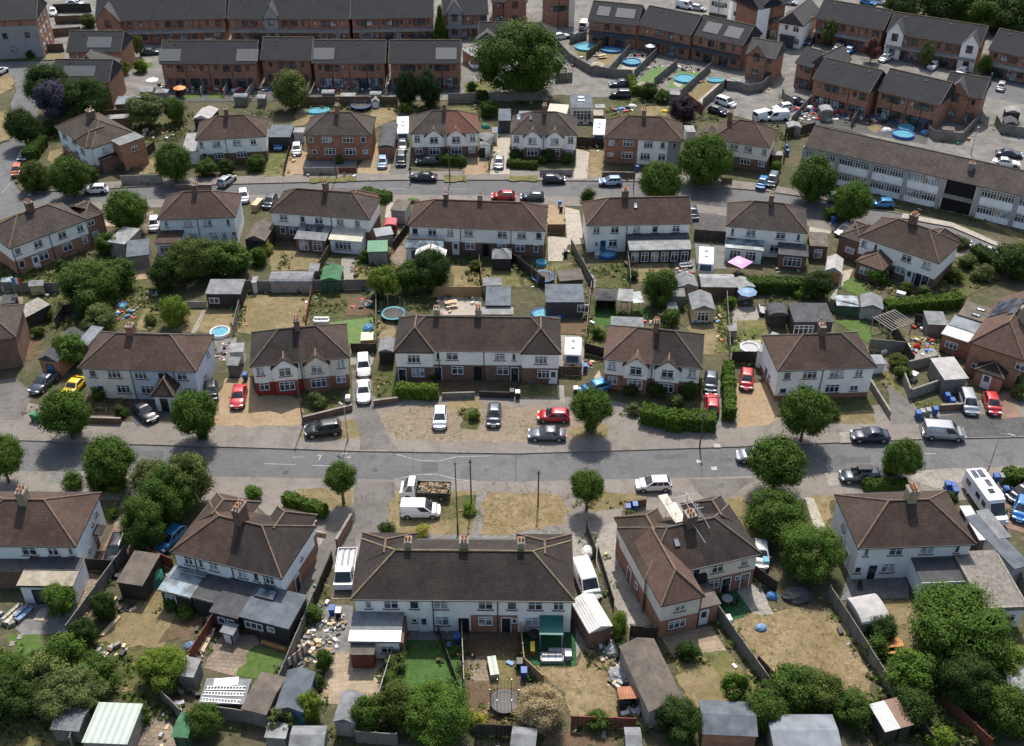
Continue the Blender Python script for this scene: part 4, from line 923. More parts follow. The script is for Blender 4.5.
sheet('driveway','red_blocks',[(50.73,90.06),(53.57,92.43),(55.19,88.18),(56.11,86.14),(55.05,83.39),(52.05,84.95)])
sheet('pavement','concrete',[(45.09,93.3),(51.47,93.97),(53.07,92.64),(48.51,90.27),(45.74,91.56)])
sheet('path','concrete',[(-22.03,83.39),(-20.03,82.81),(-20.25,81.48),(-21.58,82.24)])
sheet('patio','grey_slabs',[(-48.51,70.22),(-48.13,73.99),(-43.78,73.99),(-42.19,71.83),(-43.08,69.58),(-47.48,69.42)])
sheet('lawn','green_grass',[(-49.08,69.42),(-45.62,69.42),(-43.8,66.65),(-46.96,66.05)])
sheet('patio','brown_slabs',[(-43.69,73.31),(-44.11,77.8),(-42.05,77.09),(-40.66,74.66),(-41.83,71.5)])
sheet('driveway','red_blocks',[(-43.42,79.41),(-43.1,84.56),(-40.61,82.62),(-40.23,79.41),(-40.71,79.24),(-43.37,79.24)])
sheet('path','brown_slabs',[(-44.34,87.77),(-42.27,89.43),(-42.29,86.55),(-42.75,83.39)])
sheet('lawn','dry_grass',[(-38.74,71.67),(-36.47,75.35),(-34.48,74.66),(-33.29,71.99),(-33.39,67.56),(-35.88,66.05),(-40.01,68.49)])
sheet('patio','brown_soil',[(-33.31,72.06),(-30.44,71.67),(-31.13,68.8),(-34.08,68.33)])
sheet('flower_bed','weedy_grass',[(-40.01,68.49),(-33.47,67.87),(-31.7,66.65),(-31.93,62.01),(-37.53,62.01),(-42.98,64.29)])
sheet('patio','brown_slabs',[(-28.62,69.11),(-24.98,69.42),(-24.31,68.49),(-25.68,64.43),(-29.01,65.46)])
sheet('lawn','green_grass',[(-25.02,67.72),(-24.71,68.18),(-21.57,67.02),(-21.73,64.06),(-23.94,64.23),(-25.83,64.58)])
sheet('patio','brown_slabs',[(-35.02,59.81),(-30.9,59.81),(-28.84,57.02),(-34.65,57.02)])
sheet('lawn','mixed_grass',[(-46,59.81),(-41.65,59.81),(-38.22,57.02),(-44.93,57.02)])
sheet('driveway','old_tarmac',[(-19.84,83.39),(-17.15,84.95),(-16.6,81.48),(-18.3,79.98),(-19.53,74.66),(-19.71,73.31),(-21.59,74.66),(-20.91,79.61)])
sheet('patio','grey_concrete',[(-19.61,73.48),(-15.88,73.15),(-15.41,67.26),(-17.44,66.95),(-19.87,65.46),(-20.64,65.76)])
sheet('driveway','brown_slabs',[(-17.82,79.41),(-16.51,81.86),(-16.21,78.16),(-16.36,73.99),(-18.15,73.99)])
sheet('patio','tan_slabs',[(-17.49,67.32),(-15.55,67.41),(-11.66,66.05),(-12.08,61.87),(-13.4,61.18),(-17.5,61.51)])
sheet('lawn','lush_grass',[(-10.44,68.8),(-5.15,68.8),(-4.63,62.85),(-11.05,62.01),(-10.81,66.05)])
sheet('patio','grey_concrete',[(-10.2,70.44),(-5.08,70.22),(-5.15,68.8),(-10.44,68.8)])
sheet('lawn','brown_soil',[(-4.46,70.22),(0.07,70.06),(0.67,69.74),(0.88,64.29),(0.24,58.22),(-3.87,59.81)])
sheet('lawn','mixed_grass',[(-2.53,66.95),(0.14,66.95),(0.14,63.14),(-1.63,63.14)])
sheet('path','brown_slabs',[(-4.39,66.95),(-2.65,66.8),(-2.11,64),(-3.77,64)])
sheet('patio','turf_dark',[(0.92,70.22),(6.02,70.22),(6.1,65.7),(1.73,65.81)])
sheet('lawn','straw_grass',[(2.21,65.46),(6.1,65.7),(6.92,68.33),(9.42,65.76),(9.56,60.03),(5.32,60.03),(4.28,63.14)])
sheet('path','concrete',[(6.29,73.31),(7.17,72.98),(7.16,68.33),(6.1,66.65)])
sheet('patio','tan_slabs',[(14.18,69.74),(19.5,70.53),(20.51,67.5),(15.31,66.8)])
sheet('lawn','mixed_grass',[(15.31,66.8),(20.51,67.5),(22.98,63.14),(20.27,60.35),(17.04,60.22),(15.89,62.01)])
sheet('lawn','dry_grass',[(15.28,64.58),(19.02,65.76),(19.62,62.01),(17.29,60.35),(16.13,62.01)])
sheet('patio','turf_dark',[(20.22,74.49),(22.91,75.18),(23.71,72.48),(21.25,70.53)])
sheet('patio','concrete',[(22.76,75.07),(25.25,76.67),(25.68,73.15),(25.96,71.99),(23.97,71.83)])
sheet('lawn','straw_grass',[(21.37,70.53),(23.78,72.16),(25.42,71.83),(28.69,72.98),(31.97,71.83),(33.36,68.49),(33.19,62.01),(29.77,60.9),(24.8,63.71),(23.71,65.46),(22.71,67.56)])
sheet('patio','grey_concrete',[(34.65,77.45),(40.9,78.16),(39.96,74.15),(32.96,73.82)])
sheet('lawn','dry_grass',[(36.77,73.72),(40.96,73.65),(38.61,68.8),(39.42,66.65),(37.18,67.26),(37.28,71.02)])
sheet('patio','grey_concrete',[(41.78,76.74),(45.29,77.09),(45.29,73.99),(42.11,73.65)])
sheet('lawn','weedy_grass',[(41.39,72.98),(48.78,71.67),(49.8,69.74),(48.38,66.05),(40.67,66.05),(37.3,66.05)])
sheet('lawn','brown_soil',[(2.99,58.48),(9.32,58.48),(9.21,57.02),(2.51,57.02)])
sheet('lawn','weedy_grass',[(-76.1,142.03),(-61.43,142.03),(-50.43,132.52),(-47.83,122.6),(-59.9,123.23),(-66.21,123.23),(-71,130.45)])
sheet('lawn','turf',[(-72.15,127.76),(-69.82,127.76),(-67.55,124.5),(-68.88,121.04),(-71.77,121.35),(-74.04,127.1)])
sheet('patio','brown_slabs',[(-73.45,131.13),(-70.16,131.13),(-68.92,127.76),(-72.15,127.76)])
sheet('patio','brown_soil',[(-67.38,120.74),(-63.36,120.12),(-63.36,115.37),(-65.04,115.37)])
sheet('path','gravel',[(-56.91,139.75),(-54.06,140.51),(-53.24,136.07),(-55.86,136.07)])
sheet('driveway','brown_slabs',[(-60.68,155.12),(-58.72,157.76),(-55.63,150.02),(-58.52,149.6)])
sheet('driveway','tan_slabs',[(-66.38,154.25),(-63.36,155.12),(-62.19,152.54),(-65.31,152.11)])
sheet('lawn','dry_grass',[(-46.53,122.29),(-45.6,127.76),(-38.81,127.89),(-38.39,121.66)])
sheet('path','concrete',[(-43.81,121.85),(-43.62,127.76),(-43.08,127.76),(-43.12,121.85)])
sheet('path','dry_grass',[(-52.06,127.76),(-51.16,128.42),(-49.93,122.6),(-51.32,122.6)])
sheet('lawn','dry_grass',[(-38.51,129.09),(-37.42,131.82),(-37,131.82),(-29.12,131.13),(-28.16,123.23),(-34.98,121.35),(-37.41,121.97)])
sheet('patio','grey_concrete',[(-40.3,120.12),(-37.33,120.74),(-36.43,114.79),(-38.56,115.37)])
sheet('lawn','dry_grass',[(-37.08,144.36),(-29.13,144.76),(-29.21,138.63),(-36.04,138.63)])
sheet('patio','concrete',[(-25.89,142.42),(-23.77,142.42),(-23.35,135.71),(-25.22,135.71)])
sheet('lawn','mixed_grass',[(-23.72,142.03),(-20.13,139.01),(-20.13,135.35),(-22.93,135.35)])
sheet('driveway','pale_concrete',[(-20.75,161.86),(-17.25,160.48),(-17.31,155.99),(-20.53,155.12)])
sheet('path','brown_slabs',[(-18.51,150.85),(-16.46,150.43),(-15.95,139.01),(-18.44,141.27)])
sheet('flower_bed','weedy_grass',[(-28.62,132.17),(-23.89,132.52),(-23.37,125.47),(-28.15,125.47)])
sheet('flower_bed','brown_soil',[(-23.72,131.13),(-19.88,131.13),(-19.39,126.44),(-23.27,126.12)])
sheet('lawn','turf',[(-25.36,124.5),(-19.43,125.79),(-18.42,120.43),(-21.44,118.31)])
sheet('lawn','dry_grass',[(-18.55,125.14),(-16.02,124.5),(-16.01,120.43),(-18.08,120.43)])
sheet('lawn','weedy_grass',[(-19.25,133.92),(-11.7,131.82),(-11.4,126.77),(-18.34,128.42)])
sheet('driveway','concrete',[(-21.14,114.42),(-21.61,118.31),(-18.03,118.31),(-18.31,114.42)])
sheet('lawn','dry_grass',[(-9.38,140.89),(-4.54,139.01),(-4.6,133.78),(-8.49,133.78)])
sheet('patio','pale_concrete',[(-10.75,131.13),(-4.35,131),(-4.42,126.31),(-9.94,126.31)])
sheet('lawn','mixed_grass',[(-4.54,139.01),(0.46,139.01),(1.56,133.92),(-4.42,133.92)])
sheet('driveway','gravel',[(5.98,160.02),(8.64,161.39),(8.29,152.54),(5.76,152.11)])
sheet('path','pale_concrete',[(5.6,149.19),(9.05,148.37),(7.58,141.27),(5.47,141.27)])
sheet('driveway','pale_concrete',[(8.67,158.84),(11,157.76),(11.22,146.59),(8.56,146.27)])
sheet('lawn','mixed_grass',[(1.99,139.75),(8.91,140.89),(7.12,133.92),(1.93,133.92)])
sheet('lawn','weedy_grass',[(10.77,139.75),(17.55,140.89),(17.28,133.57),(11.92,133.57)])
sheet('path','concrete',[(11.11,139.01),(12.06,139.01),(12.5,133.92),(11.73,133.57)])
sheet('lawn','dry_grass',[(17.75,140.89),(23.7,140.89),(22.52,135.71),(17.6,134.99)])
sheet('driveway','dark_tarmac',[(30.5,165.62),(35.2,158.66),(33.08,146.75),(28.45,147.56)])
sheet('driveway','grey_concrete',[(28.4,147.15),(33.26,146.59),(32.03,139.01),(27.61,138.63)])
sheet('patio','grey_concrete',[(24.41,142.03),(27.69,142.03),(27.32,137.9),(24.29,137.9)])
sheet('lawn','lush_grass',[(11.22,128.09),(19.81,127.76),(18.97,124.82),(11.28,123.23)])
sheet('lawn','brown_soil',[(6.6,124.5),(10.34,125.14),(9.84,121.23),(6.5,121.66)])
sheet('driveway','concrete',[(6.49,121.35),(9.76,121.04),(9.28,112.19),(5.99,112.19)])
sheet('lawn','weedy_grass',[(10.62,123.86),(12.75,124.18),(12,118.31),(9.96,118.31)])
sheet('lawn','dry_grass',[(23.93,123.54),(28.41,124.18),(26.91,116.65),(25.25,116.83)])
sheet('lawn','mixed_grass',[(29.49,131.13),(31.31,131.13),(28.68,117.12),(27.22,117.12)])
sheet('patio','concrete',[(31.23,128.42),(36.16,128.42),(32.51,122.47),(30.24,123.1)])
sheet('lawn','mixed_grass',[(31.16,124.82),(36.17,125.14),(34.38,119.52),(30.49,119.82)])
sheet('lawn','green_grass',[(29.33,120.12),(30.88,120.74),(30.48,116.42),(28.97,116.24)])
sheet('patio','pale_concrete',[(30.71,120.12),(33.64,120.12),(32.94,116.42),(30.39,116.24)])
sheet('driveway','pale_concrete',[(47.67,153.56),(51.51,153.56),(50.21,149.85),(46.88,150.02)])
sheet('path','pale_concrete',[(48.87,138.26),(50.96,139.01),(49.27,135.35),(47.26,133.22)])
sheet('lawn','green_grass',[(47.71,133.57),(50.39,136.8),(51.87,132.52),(49.94,130.79)])
sheet('lawn','green_grass',[(44.75,125.14),(49.09,124.82),(49.38,121.35),(47.76,119.21)])
sheet('path','concrete',[(45.72,131.13),(47.43,133.92),(46.05,129.77),(44.93,128.42)])
sheet('front_garden','weedy_grass',[(66,144.36),(70.81,143.58),(71.88,139.01),(69.3,133.92),(63.57,130.11),(61.58,131.82),(61.97,135.35)])
sheet('lawn','weedy_grass',[(54.25,131.82),(63.19,131.13),(61.06,129.09),(52.19,127.1)])
sheet('patio','grey_concrete',[(57.46,124.5),(60.85,125.14),(59.87,123.23),(57.57,122.6)])
sheet('lawn','mixed_grass',[(53.36,121.35),(58.02,120.74),(57.24,118.31),(52.45,117.12)])
sheet('patio','concrete',[(52.63,117.72),(57.24,118.31),(56.11,114.79),(52.34,114.51)])
sheet('verge','pale_concrete',[(63.57,156.7),(70.61,153.56),(75.81,146.59),(75.23,145.55),(69.93,152.11),(62.9,155.12)])
sheet('verge','weedy_grass',[(58.57,160.48),(65.18,160.02),(72.24,155.99),(77.47,150.02),(79.11,145.95),(85.52,147.88),(87.54,152.79),(80.83,150.3),(71.84,156.94),(60.8,164.83)])
sheet('verge','dry_grass',[(69.98,160.03),(75.59,155.43),(80.56,149.59),(79.61,147.48),(78.36,149.59),(74.43,156.18),(69.48,158.47)])
sheet('pavement','footway',N2[:12]+[(59.4,160.41),(43.03,167.45),(30.81,170.55),(22.31,172.14),(-0.35,172.54),(-19.52,172.14),(-44.48,170.55),(-64.47,168.99),(-76.93,166.69),(-82.03,166.69)])
sheet('pavement','footway',S2[3:-1]+[(75.27,135.85),(68.03,142.29),(54.01,149.17),(46,152.79),(29.03,157.23),(-0.33,160.41),(-42.53,160.41),(-65.77,157.93),(-73.71,157.23)])
sheet('front_garden','mixed_grass',[(-44.76,182.79),(-40.35,182.79),(-39.57,170.67),(-43.03,169.87)])
sheet('driveway','gravel',[(-40.58,182.79),(-36.91,180.05),(-36.12,171.17),(-39.44,170.67)])
sheet('front_garden','grey_concrete',[(-36.84,176.63),(-27.56,176.63),(-27.22,173.71),(-36.3,173.2)])
sheet('driveway','gravel',[(-25.55,181.14),(-24.74,184.47),(-21.63,181.14),(-21.3,171.47),(-26.74,171.47),(-27,173.71)])
sheet('driveway','old_tarmac',[(-21.98,185.03),(-18.36,181.69),(-18,171.17),(-21.15,170.87)])
sheet('driveway','gravel',[(-8.91,180.05),(-3.86,179.51),(-4.16,171.17),(-8.36,171.17)])
sheet('driveway','pale_concrete',[(-3.29,188.47),(-0.3,188.47),(-0.41,171.17),(-3.94,171.17)])
sheet('verge','mixed_grass',[(-34.87,169.67),(-26.84,170.47),(-26.61,168.49),(-34.6,167.9)])
sheet('verge','mixed_grass',[(-11.87,170.67),(-7.9,170.67),(-7.74,168.29),(-11.75,168.29)])
sheet('driveway','pale_concrete',[(11.65,181.69),(13.97,180.27),(12.9,169.37),(10.62,169.37)])
sheet('driveway','straw_grass',[(14.05,181.69),(16.83,181.69),(15.5,170.17),(13.08,170.17)])
sheet('verge','mixed_grass',[(-0.35,170.67),(4.5,170.47),(4.46,168.49),(-0.34,168.49)])
sheet('front_garden','dry_grass',[(-83.63,180.41),(-81.66,181.68),(-80.55,179.16),(-80.71,174.27),(-82.6,176.69)])
sheet('front_garden','mixed_grass',[(-83.93,169.58),(-80.67,171.9),(-77.17,166.18),(-78.84,164.52),(-81.73,165.62)])
sheet('lawn','green_grass',[(-68.41,180.05),(-66.34,181.69),(-65.07,177.9),(-66.75,175.79)])
sheet('lawn','dry_grass',[(-65.39,175.79),(-63.71,177.9),(-62.04,171.68),(-64.55,171.17)])
sheet('lawn','weedy_grass',[(-72.69,195.04),(-62.26,196.27),(-60.89,186.74),(-68.42,183.35)])
sheet('lawn','straw_grass',[(-41.73,200.03),(-34.85,200.67),(-38.3,193.82),(-41.3,191.41)])
sheet('lawn','straw_grass',[(-27.83,200.28),(-22.45,201.31),(-21.91,195.04),(-26.34,190.82)])
sheet('lawn','mixed_grass',[(-13.42,200.67),(-5.94,200.67),(-5.79,193.82),(-10.35,198.76)])
sheet('lawn','weedy_grass',[(18.48,203.25),(24.52,203.25),(23.08,195.65),(18.01,194.42)])
sheet('lawn','dry_grass',[(25.34,201.31),(30.87,201.57),(29.82,196.89),(25.12,196.51)])
sheet('parking','estate_paving',[(-93.18,201.79),(-96.68,227.38),(-110.5,227.38),(-131.52,226.17),(-231.55,405.58),(240.64,405.58),(116.31,165.18),(88.02,168.99),(75.04,179.11),(58.72,193.93),(47.87,192.98),(40.42,198.79),(25.66,206.96),(17.57,205.91),(9.64,207.49),(0.6,204.35),(-22.28,204.87),(-70.15,205.39),(-79.56,204.87)])
sheet('patio','dark_tarmac',[(-72.15,211.32),(-52.57,212.02),(-52.77,213.42),(-10.36,212.02),(-10.23,208.58),(-50.93,203.91),(-71.18,203.91)])
sheet('lawn','green_grass',[(-81.29,225.16),(-77.13,225.93),(-76.64,222.13),(-80.75,221.39)])
for P in([(-65.35,207.9),(-62.69,208.58),(-62.66,205.22),(-65.45,205.22)],[(-60.89,208.58),(-57.81,208.58),(-57.9,205.49),(-60.7,205.49)]):sheet('lawn','green_grass',P)
sheet('lawn','straw_grass',[(-35.67,210.63),(-31.61,211.32),(-31.13,207.23),(-35.13,206.56)])
sheet('patio','tan_slabs',[(-42.05,213.42),(-41.65,217.71),(-40.64,216.26),(-40.38,205.89)])
sheet('lawn','mixed_grass',[(-10.16,213.42),(-4.71,216.26),(-2.54,209.26),(-9.18,207.9)])
sheet('lawn','mixed_grass',[(13.29,233.03),(16.51,235.48),(18.28,232.23),(15.54,227.95)])
sheet('lawn','dry_grass',[(17.94,226.7),(20.24,232.23),(23.18,230.63),(20.16,223.34)])
sheet('patio','pale_concrete',[(21.64,221.39),(24.99,229.05),(30.35,227.48),(26.27,219.17)])
sheet('lawn','turf',[(25.86,214.83),(30.52,223.94),(33.57,222.13),(28.94,214.12)])
sheet('lawn','turf',[(31.3,210.91),(35.36,221.39),(39.72,219.9),(35.39,211.32)])
sheet('patio','pale_concrete',[(33.05,213.42),(34.63,217.71),(35.85,214.83),(34.09,211.32)])
sheet('lawn','dry_grass',[(34.86,207.23),(41.27,217.71),(43.32,215.55),(37.04,204.56)])
sheet('path','pale_concrete',[(37.04,204.56),(43.32,215.55),(44.64,215.55),(37.86,203.25)])
sheet('patio','dark_tarmac',[(52.88,193.82),(59.32,205.22),(68.77,202.6),(79.57,193.82),(75.82,183.35),(57.46,192.61)])
sheet('lawn','dry_grass',[(66.8,191.41),(68.73,193.21),(69.85,192.01),(67.92,188.47)])
sheet('driveway','grey_concrete',[(77.17,186.17),(81.22,182.79),(79.84,180.05),(75.82,183.35)])
sheet('verge','straw_grass',[(-106.49,216.98),(-105.47,219.17),(-102.38,214.83),(-101.98,209.26),(-102.84,207.5),(-107.96,207.5),(-112.08,217.71)])
sheet('verge','green_grass',[(-110.03,229.05),(-102.02,231.43),(-100.8,227.95),(-109.14,226.7)])
sheet('verge','straw_grass',[(-101.57,230.95),(-97.73,231.11),(-96.67,227.95),(-100.36,227.48)])
sheet('verge','dry_grass',[(-99.48,198.76),(-98,198.76),(-93.97,192.61),(-92.54,185.6),(-93.98,184.47),(-103.33,184.47),(-109.38,198.76)])
sheet('field','straw_grass',[(99.48,275.65),(105.9,275.65),(102.65,265.36),(97.37,264.36)])
sheet('road','asphalt',[(91.85,217.71),(105.61,214.83),(119.28,210.16),(114.7,199.78),(100.91,202.6),(94.78,206.56)])
def sides(h,up=(),lo=(),zu=3.25,zl=.95,hu=1.1,hl=1.25,**k):
 for x,w in up:h.win(x,zu,w,hu,**k)
 for x,w in lo:h.win(x,zl,w,hl,**k)
SOUTH='houses south of the main road'
h=House('semi_detached_house','white house with brown hipped roof cut off by the left edge, bottom row','house',(-55.6,76.81),(-43.57,76.63),7.9,group=SOUTH)
h.walls(upper='render_pale');h.roof('roof_brown',2.6,rid='ridge_tan');h.stack(0,up=1.3,pots=4,mat='brick_yellow',w=.8)
sides(h,up=[(1.0,1.5),(-4,1.5),(3.4,1.1),(5.2,.5)],lo=[(-.6,1.7),(-4,1.7)])
h.door(-2.2);h.door(-1.5)
h.ext(1.0,6.2,-7.2,-3.65,2.75,'render_pale','felt_tan','lean',2.6,wins=[(5.2,1.0,.7,.8)],doors=[],fascia='trim_black')
MB().hexa([(.85,-5.4,2.70),(6.35,-5.4,2.70),(6.35,-3.66,2.78),(.85,-3.66,2.78),(.85,-5.4,2.88),(6.35,-5.4,2.88),(6.35,-3.66,2.96),(.85,-3.66,2.96)]).build('upper_roof','felt_dark',h.o)
for x in(2.5,3.5):patio_doors(h.o,x,-7.23,0,.9,2.0,n=1,frame='upvc_black')
h.ext(-5.9,.8,-5.2,-3.62,2.5,'brick_brown','felt_brown','flat')
h.sdoor('r',.6,w=.95,mat='upvc_black');h.swin('r',-1.2,1.4,.4,.5);h.swin('r',2.1,3.3,.5,.6)
MB().hexa([(5.8,.1,2.35),(6.7,.1,2.25),(6.7,1.6,2.25),(5.8,1.6,2.35),(5.8,.1,2.5),(6.7,.1,2.35),(6.7,1.6,2.35),(5.8,1.6,2.5)]).build('porch_canopy','roof_dark',h.o)
h.swin('r',.8,3.1,.4,.5)
h=House('semi_detached_house','white semi with half brown, half dark hipped roof, tall chimney and dark rear extensions','house',(-33.96,75.93),(-22.24,72.3),7.5,group=SOUTH)
h.walls(upper='render_pale',lower='brick_red',split=2.3);h.roof('roof_brown',2.5,mat2='roof_dark',cut=.1,rid='ridge_tan');h.stack(-.05,.3,up=1.7,pots=6,w=.75,d=1.6,mat='brick_brown')
h.sub_roof('roof_umber',-6.1,-1.0,.5,5.3,4.8,1.9,'y','g','h');h.walls(-5.8,-1.3,3.4,5.0,upper='render_pale',lower='brick_red')
h.sub_roof('roof_dark',1.0,5.6,.5,5.3,4.8,1.9,'y','g','h');h.walls(1.3,5.3,3.4,5.0,upper='render_pale',lower='brick_red',name='bay_wall')
sides(h,up=[(-4.4,1.0),(-3.0,.5),(-1.6,1.0),(1.6,1.0),(3.1,.6),(4.6,1.0)],lo=[(-4,1.5)])
for x in(-3.6,.5,4):h.pipe(x)
h.ext(-6,-2.7,-6.6,-3.5,2.5,'fence_dark','roof_glass','lean',2.35,wins=[(-5,.7,1.2,1.2)],name='conservatory',fascia='fence_pale')
h.ext(-2.55,.0,-6.5,-3.5,2.45,'fence_dark','felt_dark','lean',2.3,name='store_room',over=.1,fascia='fence_pale')
h.patch(0,0,0,0,'black')if 0 else None
h.ext(.3,3.0,-7.6,-3.5,2.7,'fence_dark','felt_dark','lean',2.3,wins=[(1.2,.9,.8,.9),(2.2,.9,.8,.9)],name='extension')
h.ext(3.4,8.3,-7.4,-3.5,2.8,'fence_dark','felt_slateblue','lean',2.45,wins=[(4.6,1.1,1.9,.9),(6.4,1.3,.8,.7)],name='garden_room')
h.skylight(4.6,-4.5,2.92,1.9,1.0,R(4),'roof_glass')
h.sdoor('r',-.8,mat='upvc_black');h.swin('r',.6,3.1,.5,.5)
h=House('terrace','long white terrace of four with dark hipped roof and three chimneys','house',(-15.28,69.69),(5.95,69.44),8.0,group=SOUTH)
h.walls(-10.3,10.3,upper='render_white');MB().box(.7,5.2,-3.75,-3.6,0,2.4).build('brick_panel','brick_red',h.o)
h.roof('roof_dark',2.5,rid='ridge_lichen');h.stack(-5.4,.6,up=.9,pots=2,mat='brick_yellow',aerial=False,w=.55,d=.9);h.stack(0,.6,up=.9,pots=4,mat='brick_yellow',w=.75,d=.9);h.stack(5.5,.6,up=.9,pots=2,mat='brick_yellow',w=.55,d=.9)
h.sub_roof('roof_dark',-10.6,-5,.3,4.9,4.79,1.85,'y','g','h');h.sub_roof('roof_dark',5,10.6,.3,4.9,4.79,1.85,'y','g','h')
for a in(-10.3,5.3):h.walls(a,a+5,3.4,4.6,upper='render_white',name='wing_wall')
sides(h,up=[(-9.04,.6),(-6.87,1.4),(-4.66,.9),(-2.14,1.4),(2.14,1.4),(4.66,.9),(6.88,1.4),(9.1,1.0)],lo=[(-2.1,1.4),(2.1,1.4,),(6.6,1.4)],zl=.95)
h.win(-4.75,1.3,.5,.6);h.win(4.9,1.3,.5,.7)
MB().box(-.5,.5,-3.80,-3.66,0,1.9).lathe([(.01,0),(.5,0)],4,(0,-3.7,1.9)).build('passage','dark_opening',h.o)
h.door(-3.85,w=.75);h.door(4.1,w=.85,mat='upvc_black');h.pipe(-2.9);h.pipe(3.3)
h.ext(-10.4,-5.9,-7.1,-3.7,2.6,'render_white','felt_grey','lean',2.45,name='extension',wins=[(-7,.9,1.3,1.0)])
MB().hexa([(-10.6,-7.3,2.64),(-5.7,-7.3,2.64),(-5.7,-6.0,2.70),(-10.6,-6.0,2.70),(-10.6,-7.3,2.72),(-5.7,-7.3,2.70),(-5.7,-6.0,2.75),(-10.6,-6.0,2.76)]).build('roof_edge_sheet','plastic_white',h.o)
MB().box(-5.8,-5.5,-7.0,-3.7,0,2.2).build('side_wall','brick_brown',h.o)
h=House('semi_detached_house','cream and brick L shaped semi with scaffolded chimney and a tan hipped rear wing','house',(12.8,72.14),(24.74,75.64),7.4,group=SOUTH)
h.walls(upper='render_stone',lower='brick_red');h.roof('roof_umber',2.5,mat2='roof_dark',cut=.3,rid='ridge_grey');h.stack(-.1,.1,up=1.2,pots=4,mat='brick_brown',w=1.0)
h.sub_roof('roof_tan',-6.05,-1.5,-7.3,1.0,4.82,1.95,'y','h','g',rid='ridge_tan',name='wing_roof');h.walls(-5.75,-1.8,-7.0,-3.3,upper='render_stone',lower='brick_orange',split=2.35,name='wing_wall')
h.sub_roof('roof_umber',-6.0,-1.2,.5,5.2,4.81,1.9,'y','g','h');h.sub_roof('roof_dark',1.4,6.0,.5,5.2,4.81,1.9,'y','g','h')
for a in(-5.7,1.7):h.walls(a,a+4.1,3.2,4.9,upper='render_stone',lower='brick_red',name='bay_wall')
sides(h,up=[(-.6,.8),(1.7,1.3),(4.6,.9)],lo=[(1.3,1.6)]);h.door(2.9,mat='upvc_black');h.door(5,mat='brick_brown');h.win(4.1,1.4,.5,.6)
h.win(-3.9,3.3,1.1,.8,y=-7.06);h.win(-4.0,.9,1.8,1.1,y=-7.06);h.pipe(-1.75,y=-7.1);h.pipe(-6.0)
h.ext(-1.78,.5,-6.6,-3.4,2.5,'brick_orange','felt_brown','flat');door(h.o,-1.0,-6.66,w=.85);MB().box(-1.7,.45,-3.9,-3.45,2.62,3.6).build('upper_wall','black',h.o)
h.patch(-2.3,-1.75,.55,.72,'skylight_glass',rim='trim_black');h.sdoor('l',.4,mat='brick_brown',glazed=False);h.swin('l',-1.5,1.2,.7,.8)
sc=MB()
for x in(-1.3,.9):
 for y in(.9,3.0):sc.tube((x,y,5.5),(x,y,8.3),.026,n=5)
for z in(6.9,8.1):
 for y in(.9,3.0):sc.tube((-1.7,y,z),(1.7,y,z),.026,n=5)
 for x in(-1.3,.9):sc.tube((x,-.2,z),(x,3.6,z),.026,n=5)
sc.tube((.6,-2.3,6.5),(-.3,.8,8.0),.04,n=5).tube((1.6,-1.0,7.0),(1.1,1.6,8.2),.04,n=5)
t=sc.build('scaffold','steel',h.o)
mb=MB()
for k in range(3):mb.box(-1.3+.4*k,-1.3+.4*k+.36,.9,3.4,7.0,7.06)
mb.build('boards','cloth_cream',t)
MB().hexa([(-1.5,.4,7.2),(-.6,.4,7.2),(-.9,4.0,7.8),(-1.9,4.0,7.8),(-1.5,.4,7.26),(-.6,.4,7.26),(-.9,4.0,7.86),(-1.9,4.0,7.86)]).build('dust_sheet','cloth_cream',t)
h=House('semi_detached_house','pale blue white semi with umber hipped roof above the gravel topped flat garage at right','house',(34.46,76.34),(46.49,76.97),7.9,group=SOUTH)
h.walls(upper='render_pale');h.roof('roof_umber',2.6,rid='ridge_tan');h.stack(0.2,.2,up=1.4,pots=6,w=.95,d=1.1,mat='brick_yellow')
sides(h,up=[(-4.9,.5),(-1.9,1.4),(1.3,1.4),(4.4,.5)],lo=[(-2.2,1.4)],zu=3.4,hu=1.0);h.win(-5.3,1.0,.7,.9);h.door(-3.8,w=.85,mat='upvc_black')
h.ext(.1,4.3,-6.6,-3.65,2.75,'render_pale','felt_dark','lean',2.4,wins=[(1.3,.9,1.4,1.0),(3.0,1.0,.8,.9)],fascia='upvc')
h.ext(4.5,8.6,-10.6,-3.2,2.9,'render_pale','felt_gravel','flat',2.9,wins=[(7.2,.9,1.6,1.0)],name='flat_roofed_wing',over=.1)
MB().box(4.3,8.8,-10.82,-10.6,2.6,3.12).box(4.3,4.5,-10.59,-3.7,2.6,3.12).box(8.6,8.8,-10.59,-3.7,2.6,3.12).build('coping','concrete',h.o)
h.swin('l',.2,1.2,.9,1.0);h.swin('l',.6,3.0,1.0,1.0);h.sdoor('l',-1.6)
for x,y in((4.45,-6.2),(4.45,-7.3),(4.45,-8.6)):window(h.o,x+.03,y,1.0,.7,1.0,R(-90))
MAIN='houses facing the main road'
h=House('semi_detached_house','brown brick house gable cut off by the left edge beside the blue garage door','house',(-77.95,110.5),(-63.4,113.83),8,group=MAIN)
h.walls(upper='brick_brown');h.roof('roof_grey_brown',2.6)
h=House('semi_detached_house','wide semi, half cream half pale blue, with brown hipped roof and hipped entrance porch','house',(-53.36,107.12),(-38.6,106.36),8.0,group=MAIN)
h.walls(-7.05,-1.0,upper='render_cream');h.walls(-1.0,7.05,upper='render_blue',name='wall');h.roof('roof_brown',2.6,ends='hh',rid='ridge_grey');h.stack(-1.6,.3,up=1.1,pots=3,mat='brick_red',w=.8)
sides(h,up=[(-5.8,.9),(-3.1,1.7),(0.2,1.6),(2.8,.9),(5.4,1.3)],lo=[(-2.4,1.7),(.7,1.8)]);h.win(-5.3,1.1,.9,.9)
